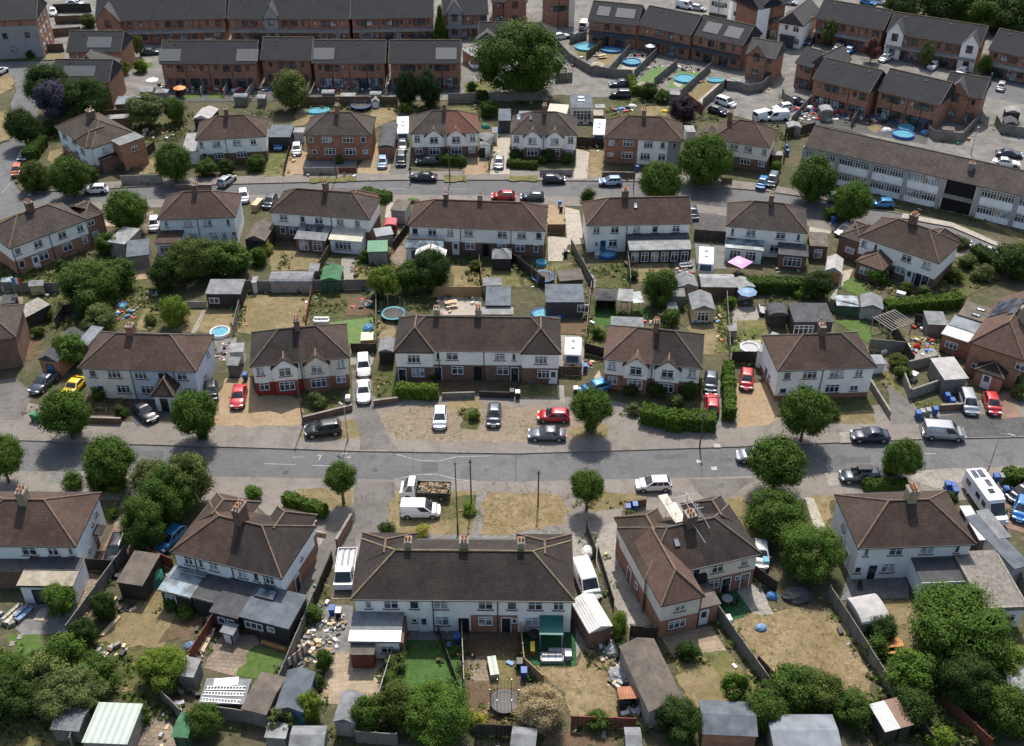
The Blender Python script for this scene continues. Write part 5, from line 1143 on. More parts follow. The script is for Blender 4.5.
h.sub_roof('roof_umber',2.0,4.9,-6.3,-3.6,2.6,1.6,'y','h','g',name='porch_roof');h.walls(2.3,4.6,-6.0,-3.6,upper='render_pale',top=2.6,name='porch_wall');door(h.o,3.45,-6.03,w=1.0,mat='upvc_black')
h.win(6.0,1.0,1.7,1.1);h.swin('r',-.8,1.2,.9,1.0);h.swin('r',1.5,3.2,.6,.9);h.pipe(4.4);h.pipe(-1.0)
def twin_gable(label,A,B,D,roof,roof2,upper,lower,group,halves=None,split=2.3,bays=(-1.95,1.95),bw=2.9,potm='brick_brown',lowred=None,up=1.2):
 h=House('semi_detached_house',label,'house',A,B,D,group=group);W=h.W
 if halves:
  h.walls(-W/2+.3,0,upper=halves[0][0],lower=halves[0][1],split=split);h.walls(0,W/2-.3,upper=halves[1][0],lower=halves[1][1],split=split)
 else:h.walls(upper=upper,lower=lower,split=split)
 h.roof(roof,2.6,mat2=roof2,rid='ridge_tan' if not roof2 else 'ridge_grey');h.stack(0,.1,up=up,pots=4,mat=potm)
 for k,x in enumerate(bays):
  u,l=(halves[k]if halves else(upper,lower))
  y=h.gable_bay(x,bw,.45,(roof2 or roof)if k else roof,u,l,rid='ridge_tan')
  h.win(x,3.0,1.5,1.25,y=y-.005);h.win(x,.75,1.9,1.35,y=y+.025)
  window(h.o,x,y-.012,5.1,.25,.35,sill=None)
 for sg in(-1,1):
  h.win(sg*(W/2-1.15),3.1,1.0,1.25);h.win(sg*(W/2-1.35),.8,1.2,1.2)
 h.pipe(0);return h
h=twin_gable('white twin gabled semi with a bright red ground floor on its left half',(-32.28,107.39),(-20.23,109.41),7.6,'roof_dark','roof_umber','render_white','brick_red',MAIN,halves=(('render_white','red_paint'),('render_stone','brick_red')),split=2.0)
h.swin('r',0,3.1,.8,1.0);h.sdoor('r',1.0)
h=House('terrace','terrace with dark hips at both ends, two chimneys, white above and brick below','house',(-14.86,110.94),(6.14,110.59),7.7,group=MAIN)
h.walls(upper='render_white',lower='brick_brown',split=2.4);h.roof('roof_umber',2.6,rid='ridge_grey')
for a in(-10.55,5.35):
 h.sub_roof('roof_dark',a,a+5.2,-4.4,3.5,4.82,2.1,'y','h','h',rid='ridge_tan',name='wing_roof');h.walls(a+.3,a+4.9,-4.1,-3.5,upper='render_white',lower='brick_brown',split=2.4,name='wing_wall')
h.stack(-5.3,.5,up=1.0,pots=3,w=.6,mat='brick_yellow');h.stack(0,.5,up=1.0,pots=4,w=.75,mat='brick_yellow')
for x,w_ in((-8,1.6),(8,1.6)):h.win(x,3.1,w_,1.2,y=-4.14);h.win(x+.4,.85,w_,1.3,y=-4.12)
sides(h,up=[(-3.2,1.5),(2.8,1.4),(4.6,.5),(-5.0,.5)],lo=[(-2.6,1.5),(3.2,1.5)],zu=3.2)
h.door(-5.1,mat='upvc_black');h.door(4.7,mat='upvc_black');door(h.o,-9.6,-4.12,mat='upvc_black');door(h.o,9.6,-4.12,w=.9)
MB().box(-.5,.5,-3.64,-3.54,0,2.1).build('passage','dark_opening',h.o);h.pipe(0.8);h.pipe(-4.9)
h=twin_gable('cream twin gabled semi, half rusty brown half dark roof, behind a long clipped hedge',(11.31,109.09),(23.37,106.97),7.6,'roof_tan','roof_dark','render_white','brick_red',MAIN)
h=House('semi_detached_house','plain white semi with brown hipped roof and low brick base behind a round street tree','house',(32.47,106.49),(44.93,107.31),7.7,group=MAIN)
h.walls(upper='render_white',lower='brick_red',split=.75);h.roof('roof_brown',2.6,mat2='roof_umber',cut=-.1,rid='ridge_grey');h.stack(0,.3,up=1.1,pots=3,mat='brick_brown',w=.7)
sides(h,up=[(-4.8,.9),(-2.0,1.8),(1.4,1.8),(4.2,1.0)],lo=[(-2.2,1.8),(1.2,1.8)]);h.win(-5.0,1.1,.9,.8);h.win(4.0,1.1,1.0,.8);h.pipe(-.4);h.swin('l',-.8,1.2,.8,.9);h.sdoor('l',.6,mat='brick_brown')
A,B=(57.99,112.66),(63.52,108.65)
h=House('detached_house','orange brick house at the right edge with solar panels on its tan roof','house',A,B,13,group=MAIN)
h.walls(upper='brick_orange');W2=h.W/2
r=h.sub_roof('roof_tan',-W2,W2,-6.5,6.5,4.8,2.7,'y','h','g',rid='ridge_tan')
q=[(-W2+.35,.2),(-W2+.35+2.1,.2),(-W2+.35+2.1,4.6),(-W2+.35,4.6)];k_=2.7/W2
MB().hexa([(x,y,4.8+(x+W2)*k_+.05)for x,y in q]+[(x-.03,y,4.8+(x+W2)*k_+.12)for x,y in q]).build('solar_panel','solar',h.o)
q=[(-W2+2.55,-.8),(-W2+3.6,-.8),(-W2+3.6,3.6),(-W2+2.55,3.6)]
MB().hexa([(x,y,4.8+(x+W2)*k_+.05)for x,y in q]+[(x-.03,y,4.8+(x+W2)*k_+.12)for x,y in q]).build('solar_panel','solar',h.o)
h.rise=2.7;chimney(h.o,1.0,-.6,6,8.6,1.0,1.0,6,'brick_yellow')
h.win(-1.8,1.2,1.1,.7,y=-6.25);h.win(3.2,3.1,1.2,1.0,y=-6.25)
h.ext(-1.4,1.9,-8.0,-6.15,2.3,'brick_orange','roof_dark','hip_y',rise=.9,name='porch',doors=[(.1,1.0)])
h.ext(-W2-3.9,-W2+.28,-3.0,-.6,2.6,'brick_red','tin_white','flat',2.6,wins=[(-W2-2.5,.9,1.6,1.0)],name='lean_to')
h.ext(-W2-3.9,-W2+.28,-.58,2.2,2.75,'brick_red','felt_silver','flat',2.72,name='extension',over=.1)
h.ext(-W2-3.6,-W2+.28,2.25,6.2,3.0,'brick_red','felt_brown','flat',2.95,name='extension',over=.1);h.skylight(-W2-1.6,3.3,3.13,.9,.5);h.skylight(-W2-1.5,5.0,3.13,.9,.5)
MID='houses south of the second road'
A,B=(-72.96,136.69),(-64.37,145.59)
h=House('semi_detached_house','angled white over brick semi with mossy grey roof at the far left','house',A,B,7.6,group=MID)
h.walls(upper='render_white',lower='brick_orange',split=2.4);h.roof('roof_grey_brown',2.6,rid='ridge_tan');h.stack(-.2,.3,up=1.3,pots=4,w=.9)
sides(h,up=[(-5.0,.9),(-1.9,1.3),(1.9,1.3),(4.8,1.0)],lo=[(-5.0,.9),(-1.6,1.5),(2.2,1.5),(5.1,.8)],zu=3.2);h.door(-2.9);h.pipe(-5.7);h.pipe(0)
h.ext(6.0,9.2,-2.6,3.2,4.3,'brick_orange','roof_grey_brown','hip',rise=1.2,name='side_wing');window(h.o,7,-2.63,3.0,1.1,1.0);window(h.o,7.3,-2.63,.9,1.1,1.0)
h=House('semi_detached_house','white semi with brown hipped roof and a brown lean-to room, behind the bushy trees','house',(-53.92,145.63),(-42.12,146.45),7.7,group=MID)
h.walls(upper='render_pale');h.roof('roof_brown',2.6,rid='ridge_tan');h.stack(-.3,.3,up=1.1,pots=2,mat='brick_brown')
sides(h,up=[(-4.7,.5),(-1.5,1.3),(1.5,1.3),(4.6,.5)],lo=[(-1.0,1.4),(2.0,1.3),(3.7,.8),(5.2,.7)]);h.pipe(0);h.ext(-6.0,-2.4,-6.6,-3.6,2.6,'render_pale','roof_brown','lean',2.1,wins=[(-4.6,.6,2,1.2)],name='garden_room',over=.15)
h=House('semi_detached_house','white semi with grey brown roof, striped glass lean-to and dark veranda behind','house',(-37.32,148.11),(-21.61,145.63),7.0,group=MID)
h.walls(upper='render_white',lower='brick_brown',split=2.4);h.roof('roof_umber',2.5,mat2='roof_grey_brown',cut=1.0,rid='ridge_red');h.stack(.2,.3,up=1.3,pots=4)
sides(h,up=[(-5.8,1.3),(-2.8,.8),(-.2,1.3),(3.2,1.2),(5.9,.9)],lo=[(-6.2,.9),(-4.6,1.2)]);h.pipe(1.8)
h.ext(-3.0,1.6,-6.6,-3.2,2.9,'brick_brown','felt_grey','lean',2.2,name='veranda',wins=[(-1.8,.4,1.4,1.6),(.3,.4,1.4,1.6)]);h.skylight(-1.6,-4.3,2.85,.7,.9,R(12),'glass');h.skylight(.1,-4.3,2.85,.7,.9,R(12),'glass')
h.ext(2.2,7.0,-6.0,-3.2,2.8,'upvc','plastic_cream','lean',2.2,name='conservatory',wins=[(4.2,.7,2.6,1.3)])
h.sub_roof('roof_tan',1.8,7.3,.3,4.8,4.8,1.9,'y','g','h');h.walls(2.1,7.0,3,4.5,upper='render_white',name='wing_wall')
h=House('terrace','long white terrace with rust stained brown roof and two chimneys, between the two roads','house',(-15.73,143.61),(5.01,142.02),7.6,group=MID)
h.walls(upper='render_white',lower='brick_brown',split=2.2);h.roof('roof_brown',2.6,rid='ridge_red');h.stack(-5.0,.6,up=.9,pots=2);h.stack(.2,.6,up=.9,pots=2,mat='brick_yellow')
sides(h,up=[(-9.3,.9),(-6.7,1.3),(-4.0,1.0),(-1.2,1.4),(3.9,1.5),(6.8,1.4),(9.4,.9)],lo=[(-1.0,1.5),(3.8,1.4),(6.6,1.4),(9.0,.7)]);h.door(-3.2);h.door(7.6,mat='upvc_black')if 0 else None
MB().box(.9,1.8,-3.7,-3.5,0,2.0).build('passage','dark_opening',h.o);h.pipe(-2.4);h.pipe(5.2)
h.ext(-10.3,-5.0,-6.0,-3.5,2.4,'upvc','roof_glass','gable_x',rise=.8,name='conservatory');MB().box(-9.6,-5.2,-6.15,-6.03,.5,1.9).build('glazing','glass',h.o)
h.ext(-8.6,-4.4,-7.6,-6.05,2.2,'upvc','plastic_white','gable_y',rise=1.0,name='sun_room');MB().box(-8.3,-4.7,-7.68,-7.62,.5,1.9).build('glazing','glass',h.o)
h=House('semi_detached_house','white semi with lichen spotted brown roof and a wide dark veranda along its right half','house',(11.18,143.77),(27.16,144.41),7.5,group=MID)
h.walls(upper='render_white',gr=1,rise=2.6);h.roof('roof_brown',2.6,ends='hg',rid='ridge_tan');h.stack(-1.8,.5,up=1.1,pots=6,w=.9,mat='brick_brown')
sides(h,up=[(-6.4,1.0),(-3.6,1.2),(-.3,1.1),(2.5,.9),(5.7,1.1)],lo=[(-3.8,1.3)]);h.win(-6.3,1.2,.5,.6);h.door(-5.3,mat='wood_blue');h.pipe(-1.8)
h.patch(-.6,-.1,.6,.8,'skylight_glass',rim='trim_black')
h.ext(-1.7,7.5,-7.2,-3.5,2.9,'fence_dark','felt_pale','lean',2.2,name='veranda',over=.1);MB().box(-1.8,7.6,-4.9,-3.5,2.86,3.06).build('roof_band','felt_dark',h.o)
for k in range(6):window(h.o,-.9+1.5*k,-7.2,.3,1.1,1.6,sill=None,glass_='glass')
h=House('semi_detached_house','white semi with grey brown hipped roof behind the pink parasol and glass canopy','house',(32.14,143.61),(43.94,141.39),7.6,group=MID)
h.walls(upper='render_white');h.roof('roof_grey_brown',2.6,rid='ridge_tan');h.stack(.3,.3,up=1.2,pots=3)
sides(h,up=[(-4.9,.5),(-2.2,1.4),(2.2,1.4),(4.8,.5)],lo=[(1.6,1.4)]);h.door(4.2,mat='upvc_black')
h.ext(-5.6,-.3,-6.0,-3.6,2.6,'upvc','roof_glass','lean',2.3,name='conservatory',wins=[(-4.2,.5,1.6,1.5),(-1.9,.5,1.6,1.5)]);h.ext(2.2,6.2,-6.6,-3.6,2.6,'brick_brown','felt_dark','lean',2.3,name='extension',wins=[(4.2,.5,2.6,1.5)])
h=House('semi_detached_house','angled white semi with brown hipped roof and a pink tiled garden room','house',(51.26,140.46),(60.65,132.43),7.7,group=MID)
h.walls(upper='render_white',lower='brick_brown',split=1.9);h.roof('roof_umber',2.6,rid='ridge_tan');h.stack(-.3,.4,up=1.3,pots=6,w=1.0)
sides(h,up=[(-5.2,.9),(-3.4,.5),(1.4,1.5),(4.4,1.2)],lo=[(.9,1.4)],zu=3.2);h.door(2.3);h.door(3.7,mat='upvc_black');h.door(4.7,mat='upvc_black')
h.ext(-4.5,-.6,-6.9,-3.6,2.5,'brick_brown','roof_tan','hip_y',rise=1.2,name='garden_room',wins=[(-2.5,.8,2.6,1.2)])
h.ext(-9.4,-5.9,-2.9,3.0,3.4,'brick_brown','roof_grey_brown','hip',rise=1.5,name='side_wing',wins=[(-7.4,1.0,1.4,1.0)]);h.sub_roof('roof_umber',1.4,5.6,.5,5.2,4.8,1.8,'y','g','h');h.walls(1.7,5.3,3.3,4.9,upper='render_white',name='bay_wall')
NORTH='houses north of the second road'
h=House('semi_detached_house','angled pale house with mossy roof and brick side under the dark purple tree','house',(-81.31,180.41),(-71.89,171.34),8.6,group=NORTH)
h.walls(upper='render_pale',lower='brick_red',split=1.4);h.roof('roof_moss',2.5,rid='ridge_tan');h.stack(-.2,-.1,up=1.2,pots=4,w=1.3,mat='brick_brown')
h.sub_roof('roof_moss',1.6,5.9,-5.0,0,4.81,1.8,'y','h','g',rid='ridge_tan',name='wing_roof');h.walls(1.9,5.6,-4.7,-3.9,upper='render_pale',lower='brick_red',name='wing_wall',split=1.4)
sides(h,up=[(-4,1.4),(-.6,1.4)],lo=[(-4,1.6),(-.6,1.4)]);h.win(3.7,3.0,1.5,1.2,y=-4.75);h.win(3.7,.8,1.6,1.2,y=-4.75)
x_=h.W/2;h.ext(x_-.29,x_+2.6,-.4,4.2,4.9,'brick_orange','felt_grey','flat',4.8,name='rear_wing',over=.15)
h.ext(x_-.29,x_+.9,-3.4,-.42,2.6,'brick_brown','roof_dark','flat',name='porch')
window(h.o,x_+2.63,2,3.0,1.1,1.0,R(90));window(h.o,x_-.27,-2,3.2,1.0,1.0,R(90))
h=House('semi_detached_house','white over brick semi with brown hipped roof, left of the all brick semi','house',(-55.07,174.74),(-42.93,176.35),7.7,group=NORTH)
h.walls(upper='render_white',lower='brick_brown',split=1.9);h.roof('roof_brown',2.6,rid='ridge_tan');h.stack(-.6,.2,up=1.3,pots=2)
sides(h,up=[(-5.2,.7),(-2.6,1.4),(.9,1.5),(3.7,1.0)],lo=[(-5.0,.9),(-2.5,1.6),(1.4,1.7)]);h.pipe(-1);h.swin('l',0,1.2,.8,1.0)
h.ext(-8.6,-5.85,-3.2,4.5,2.5,'render_white','felt_pale','flat',name='side_room')
h=House('semi_detached_house','all brick semi with grey brown hipped roof and two rows of white windows','house',(-36.56,176.89),(-24.6,176.89),7.7,group=NORTH)
h.walls(upper='brick_red');h.roof('roof_grey_brown',2.6,rid='ridge_grey');h.stack(-.3,.2,up=1.4,pots=2,mat='brick_red')
sides(h,up=[(-4.8,.9),(-2.0,1.7),(1.7,1.9),(4.4,.9)],lo=[(-1.6,1.9),(2.0,1.9)]);h.win(-4.4,1.1,.9,.8);h.win(4.6,1.1,.9,.8)
twin_gable('white twin gabled semi with half its roof grey brown and half bright red',(-17.86,177.44),(-5.79,177.99),7.7,'roof_grey_brown','roof_red','render_white','brick_brown',NORTH,split=2.1)
h=twin_gable('white twin gabled semi with grey brown roof and rooflight beside the flat roofed annexe',(-0.35,177.48),(11.47,176.89),7.7,'roof_grey_brown',None,'render_white','brick_brown',NORTH,split=1.8)
h.patch(-4.8,-4.2,.62,.85,'skylight_glass',rim='trim_black');h.patch(-2.6,-2.1,.62,.85,'roof_glass',rim='trim_black')
h.ext(-4.6,1.9,3.6,6.6,4.6,'render_white','felt_grey','flat',4.6,name='rear_wing')
h=House('semi_detached_house','semi split into a red brick half and a white half under one brown hipped roof','house',(16.08,175.81),(29.65,174.2),7.9,group=NORTH)
h.walls(-6.6,-.9,upper='brick_red');h.walls(-.9,4.3,upper='render_white');h.walls(4.3,6.55,-3.4,3.6,upper='render_grey');h.roof('roof_brown',2.6,rid='ridge_tan');h.stack(-.2,.3,up=1.2,pots=3,mat='brick_red')
sides(h,up=[(-5.5,1.0),(-2.6,1.8),(.9,1.6),(3.4,.8),(5.4,.8)],lo=[(-2.7,1.9),(.5,1.7),(3.4,1.3)]);h.win(-5.6,1.2,1.0,.7)
h=House('semi_detached_house','cream semi with brown roof half hidden behind the round lime green street tree','house',(34.66,175.27),(44.22,171.57),7.7,group=NORTH)
h.walls(upper='render_cream',lower='brick_brown',split=2.1);h.roof('roof_brown',2.6,rid='ridge_tan');h.stack(-3,.3,up=1.2,pots=3)
sides(h,up=[(-1,1.5),(1.4,1.5),(4.2,.9)],lo=[(1.2,1.7),(4.0,1.1)]);h.ext(-8.5,-5.2,-1,4,2.8,'brick_brown','roof_grey_brown','gable_y',rise=1.2,name='side_room')
h=House('flats_block','long two storey block with white panel bands and brown mossy roof along the bend','flats',(49.74,170.35),(84.11,149.25),8.6,5.6)
W=h.W;h.walls(upper='render_stone',gl=1,rise=2.2);h.roof('roof_grey_brown',2.2,ends='gg',rid='ridge_grey')
import itertools
nb=7;bw=W/nb;y0=-h.D/2+.3
for k in range(nb):
 a=-W/2+.3+bw*k;b=a+bw-.6
 MB().box(a-.55,a+.0,y0-.35,y0,0,5.5).build('pier','render_grey',h.o)
 if k==4:
  MB().box(a+.3,b-.3,y0-.06,y0,.1,5.4).build('stairwell','dark_opening',h.o);MB().box(a+.3,b-.3,y0-.3,y0-.07,2.3,3.0).build('landing','concrete',h.o);continue
 MB().box(a+.05,b+.0,y0-.14,y0,2.55,3.75).build('white_panel','white_panel',h.o);MB().box(a+.05,b,y0-.14,y0,0,.95).build('white_panel','white_panel',h.o)
 for z in(1.0,3.8):
  for f in(.24,.76):window(h.o,a+(b-a)*f,y0-.02,z,bw*.4,1.35,bars=5,sill=None)
  MB().box(a+(b-a)*.475,a+(b-a)*.525,y0-.05,y0,z,z+1.35).build('brick_panel','brick_orange',h.o)
chimney(h.o,W*.155,0.3-2.0,5.8,8.0,.8,.8,3,'concrete',aerial=False)
EST='brick terraces of the newer estate'
def estate(label,A,B,D=9.4,eaves=5.3,rise=3.1,wall='brick_new',roof='roof_slate',ends='gg',units=3,solar=(),pat=True,ridgem='ridge_lichen',band=None,low=True,name='estate_terrace',group=EST,vents=True):
 h=House(name,label,'house',A,B,D,eaves,group);W=h.W;h.walls(upper=wall,gl=ends[0]=='g',gr=ends[1]=='g',rise=rise);h.roof(roof,rise,ends,rid=ridgem,verge='ridge_grey')
 u=(W-.8)/units
 for k in range(units):
  c=-W/2+.4+u*(k+.5);s_=1 if k%2 else-1
  h.win(c-s_*u*.26,3.55,1.3,1.25,frame='upvc_black' if wall=='brick_new' else 'upvc',sill=None);h.win(c+s_*u*.18,3.8,.6,.95,frame='upvc_black',sill=None)
  if low:
   patio_doors(h.o,c-s_*u*.18,-D/2+.27,0,2.0,2.1,n=3,frame='upvc_black');h.win(c+s_*u*.24,.9,1.0,1.2,frame='upvc_black',sill=None)
  if k:h.pipe(-W/2+.4+u*k)
  if vents and k%2==0:h.patch(c-.15,c+.15,.8,.86,'black','roof_vent')
 for x0,x1,v0,v1 in solar:h.patch(x0,x1,v0,v1,'solar_pale' if group else 'solar','solar_panel',.05)
 if band:MB().hexa([(-W/2+.3,-D/2-1.0,2.5),(W/2-.3,-D/2-1.0,2.5),(W/2-.3,-D/2+.27,2.9),(-W/2+.3,-D/2+.27,2.9),(-W/2+.3,-D/2-1.0,2.65),(W/2-.3,-D/2-1.0,2.65),(W/2-.3,-D/2+.27,3.1),(-W/2+.3,-D/2+.27,3.1)]).build('canopy',band,h.o)
 return h
def front_gable(h,xc,w=3.2,proj=.35,clad='cladding_grey',top=6.0,rise=2.2,roof='roof_slate_pale'):
 y0=-h.D/2+.3-proj
 MB().box(xc-w/2,xc+w/2,y0,y0+1.5,0,top).ext([(xc-w/2,top),(xc+w/2,top),(xc,top+rise)],'y',y0,y0+1.5).build('gable_bay',clad,h.o)
 mb=MB();q0,q1=y0-.15,y0+4.2
 for sg in(-1,1):
  a=(xc+sg*(w/2+.2),top-.25);b=(xc,top+rise+.02)
  mb.hexa([(a[0],q0,a[1]),(b[0],q0,b[1]),(b[0],q1,b[1]),(a[0],q1,a[1]),(a[0],q0,a[1]+.12),(b[0],q0,b[1]+.12),(b[0],q1,b[1]+.12),(a[0],q1,a[1]+.12)])
 mb.build('gable_roof',roof,h.o)
 h.win(xc,3.9,1.3,1.6,y=y0-.005,frame='upvc_black',sill=None);h.win(xc,.9,1.2,1.3,y=y0-.005,frame='upvc_black',sill=None)
h=estate('brick terrace with black roof and pale solar panels at both ends, second row, leftmost',(-70.68,210.61),(-51.29,210.61),units=4,solar=[(-10,-5.6,.1,.62),(5.6,10,.1,.62)])
h=estate('short brick pair with plain black roof and two vents, behind the light green garden tree',(-50.87,212.78),(-40.54,212.49),units=2)
h=estate('brick terrace with black roof, pale solar panel at its left end, second row centre',(-40.15,210.9),(-25.39,210.9),units=4,solar=[(-7.2,-3,.15,.65)])
h=estate('brick terrace with pale solar panel at its right end behind the two dark conifers',(-24.78,210.9),(-10.28,211.04),units=4,solar=[(2.2,6.4,.15,.65)])
h=estate('brick terrace with a gable fronted left end in the back row, top left',(-91.77,236.72),(-63.49,238.81),units=5,rise=3.6,D=10.5,low=True,band='concrete')
front_gable(h,-h.W/2+2.8,5.2,.6,'brick_new',5.3,3.0)
h=estate('long brick terrace with one narrow grey gable, back row left of centre',(-63.01,238.44),(-35.88,238.28),units=6,rise=3.6,D=10.5,band='concrete');front_gable(h,-h.W/2+9.6,3.0)
h=estate('plain long brick terrace with black roof, back row centre',(-35.73,238.46),(-17.37,239.51),units=6,rise=3.6,D=10.5,band='concrete')
h=estate('brick terrace with narrow grey gable at its left end, back row beside the pointed conifer',(-15.43,240.92),(-5.25,241.78),units=3,rise=3.6,D=10.5,band='concrete');front_gable(h,-h.W/2+2.6,3.2)
h=estate('brick house with grey roof at the top edge, right of the grey gable',(-4.79,250.41),(3.59,250.67),units=2,rise=2.6,D=9,name='estate_house');front_gable(h,h.W/2-2.9,5,.5,'brick_new',5.3,2.6)
h=estate('plain brick block with pale corner at the top edge, right of the large tree',(7.95,248.65),(13.58,249.31),units=2,eaves=7.5,rise=2.6,D=9,name='estate_house',low=False);MB().box(h.W/2-.5,h.W/2+.8,-4.9,4,0,7.4).build('pale_corner','render_stone',h.o)
h=House('garage_block','low dark hipped garage roof behind the large tree','garage',(-7.42,232.78),(9.63,231.99),7,3);h.walls(upper='brick_new');h.roof('roof_slate',2.4,'gh',rid='ridge_lichen')
h.ext(-h.W/2-.2,-h.W/2+4.4,-5.5,-3.3,3.2,'cladding_grey','roof_slate_pale','gable_y',rise=1.8,name='entrance')
h=House('carport','pale flat roofed carport left of the large tree','carport',(-10.57,226.43),(-7.99,221.78),9,2.6);h.ext(-h.W/2,h.W/2,-4.5,4.5,2.6,'brick_new','felt_pale','flat',2.6,name='carport')
BT=dict(band='panel_dark',wall='brick_new')
h=estate('angled brick terrace with dark canopy above the round blue pool, nearest the large tree',(16.68,237.41),(27.3,233.98),units=2,roof='roof_slate',rise=3.0,band='panel_dark',solar=[(.2,4.4,.3,.75),(-4,-1.2,.3,.75)])
h=estate('angled brick terrace with dark canopy above the artificial lawn, middle of its row',(27.52,234.49),(38.07,227.36),units=2,rise=3.0,band='panel_dark')
h=estate('angled brick terrace with dark canopy and two solar panels, right end of its row',(38.28,228.17),(48.08,221.03),units=2,rise=3.0,band='panel_dark',solar=[(-4.2,-.6,.25,.75),(.8,4.4,.25,.75)])
h=estate('small brick house with cross gabled grey roof by the parking court',(47.97,217.06),(53.5,213.88),D=6.8,eaves=5.0,rise=2.4,units=2,roof='roof_slate_pale',name='estate_house',vents=False);front_gable(h,-h.W/2+2.4,4.0,.3,'brick_new',4.9,2.2)
h=estate('white gable fronted house beside the lane, top right',(58.54,236.7),(63.47,233.77),D=12,eaves=5.2,rise=.3,units=1,wall='render_white',roof='roof_slate_pale',name='estate_house',vents=False,ends='hh',low=False)
h.sub_roof('roof_slate_pale',-h.W/2-.1,h.W/2+.1,-6.2,6.1,5.25,2.6,'y','g','g',rid='ridge_grey');MB().ext([(-h.W/2+.3,5.2),(h.W/2-.3,5.2),(0,7.7)],'y',-5.7,-5.4).build('gable_wall','render_white',h.o)
h.ext(-1.8,1.2,-6.6,-5.75,2.5,'panel_dark','felt_dark','flat',name='porch');h.win(1.8,.9,1.2,1.3,sill=None)
h=estate('white walled terrace at the top edge with dark windows, right of the angled terraces',(49.68,246.4),(54.25,238.58),D=8,eaves=7.0,rise=2.6,units=3,wall='render_white',roof='roof_slate',name='estate_terrace',low=True)
h=estate('white and pink end house at the top edge left of the white walled terrace',(45.67,253.21),(50.26,250.27),D=8,eaves=6.0,rise=2.6,units=2,wall='render_white',roof='roof_slate',name='estate_house')
h=estate('tall brick house with white side behind the white walled terrace',(54.43,238.07),(61.53,242.5),D=8,eaves=7.5,rise=2.6,units=2,roof='roof_slate',name='estate_house',low=True);MB().box(-h.W/2-.1,-h.W/2+3.0,-4.1,-3.6,0,7.4).build('white_panel','white_panel',h.o)
h=estate('angled brick terrace with plain black roof and covered porches, upper right',(67.1,238.81),(80.04,230.63),units=3,rise=3.1,band='concrete')
h=estate('angled brick terrace with white gables at both ends, upper right',(80.22,229.31),(97.07,219.8),units=4,rise=3.2,band='concrete');front_gable(h,-h.W/2+2.0,3.4,.6,'render_white',5.6,2.2);front_gable(h,h.W/2-2.0,3.4,.6,'render_white',5.6,2.2)
h=estate('angled brick terrace cut off by the right edge, upper right',(98.27,218.73),(111.75,208.19),units=4,rise=3.2,band='concrete')
h=estate('angled brick terrace with uniform black roof beside the garden clutter, left of the blue pool',(58.29,202.28),(67.47,195.1),units=3,rise=3.0)
h=estate('angled brick terrace with uniform black roof directly above the large blue pool',(69.26,196.37),(78.69,188.9),units=4,rise=3.0)
h=estate('small brick house with cross gable at the right end, above the brown fence corner',(81.37,195.73),(87.7,192.07),units=2,rise=2.6,D=8.5,name='estate_house',roof='roof_slate',vents=False);front_gable(h,-h.W/2+2.6,4.6,.4,'brick_new',5.2,2.4)
h=estate('small brick house with cross gable at the lane, behind the cluttered gardens',(57.02,212.09),(60,209.28),units=1,rise=2.2,D=8,eaves=5.0,name='estate_house',roof='roof_slate',vents=False);h.sub_roof('roof_slate_pale',h.W/2-1.5,h.W/2+3.5,-3.0,5.5,5.05,2.4,'y','g','g',rid='ridge_grey',name='cross_roof');h.walls(h.W/2-.4,h.W/2+3.2,-2.8,5.2,upper='brick_new',top=5.05,name='cross_wall')
h=estate('three storey block of flats with grey cladding panel at the top left corner',(-111.11,227.4),(-100.99,228.82),units=3,eaves=8.4,rise=3.2,D=11,wall='brick_new',name='flats_block',low=True,vents=False,group=None)
MB().box(-4.9,h.W/2-.25,-h.D/2+.15,-h.D/2+.28,.1,7.0).build('cladding','cladding_grey',h.o)
for x,z in((-2.2,4.4),(-1.2,1.6),(2.4,4.4)):h.win(x,z,1.0,1.2,y=-h.D/2+.145,frame='upvc_black',sill=None)
for y in(-3.5,-.5,2.5):
 for z in(1.2,4,6.6):h.swin('r',y,z,1.1,1.3,frame='upvc',sill=None)
h=estate('detached brick house with black roof and solar panel behind the dark copse, left',(-91.58,217.35),(-80.33,217.35),units=2,rise=2.9,D=9,name='estate_house',solar=[(-1.6,3.4,.2,.7)])
h=estate('detached brick house with black roof beside the dark copse, nearest the lane at left',(-88.99,200.68),(-77.67,200.54),units=2,rise=2.9,D=9,name='estate_house',solar=[(-3.6,2.6,.25,.7)])
h.sub_roof('roof_slate_pale',-4.0,4.2,1.0,8.5,5.2,3.3,'y','g','h',rid='ridge_grey',name='cross_roof');h.walls(-3.6,3.8,4,8.1,upper='brick_new',top=5.2,name='cross_wall')
ST='clipped round trees along the main road'
def street(label,p,r,mat='leaf_street',hc=4.2):tree(label,p,hc-.1,r*1.02,r*1.02,'street',mat,'street_tree','tree',ST,tr=.16)
street('round street tree in front of the yellow car',(-52.57,99.33),2.75)
street('round street tree beside the gravel drive of the red car',(-37.28,99.09),2.65)
street('round street tree on the near kerb, in front of the bushy garden trees',(-44.78,90.87),2.7)
street('round street tree cut off by the left edge',(-57.17,91.52),2.4)
street('small street tree with a long bare trunk on the dry verge',(-18.69,88),1.75,hc=4.0)
street('round street tree beside the blue car and the long hedge end',(9.44,100.41),2.25)
street('round street tree on the near kerb by the white hatchback',(8.18,86.9),1.75,hc=3.8)
street('large round street tree in front of the plain white semi',(34.39,98.82),3.0,hc=4.6)
street('large dense street tree on the near kerb over the half hidden silver car',(29.34,90.2),2.9,hc=4.4)
street('round street tree by the dark car with a roof box',(43.86,91.54),2.1,hc=4.0)
T_=tree
ST2='trees along the second road'
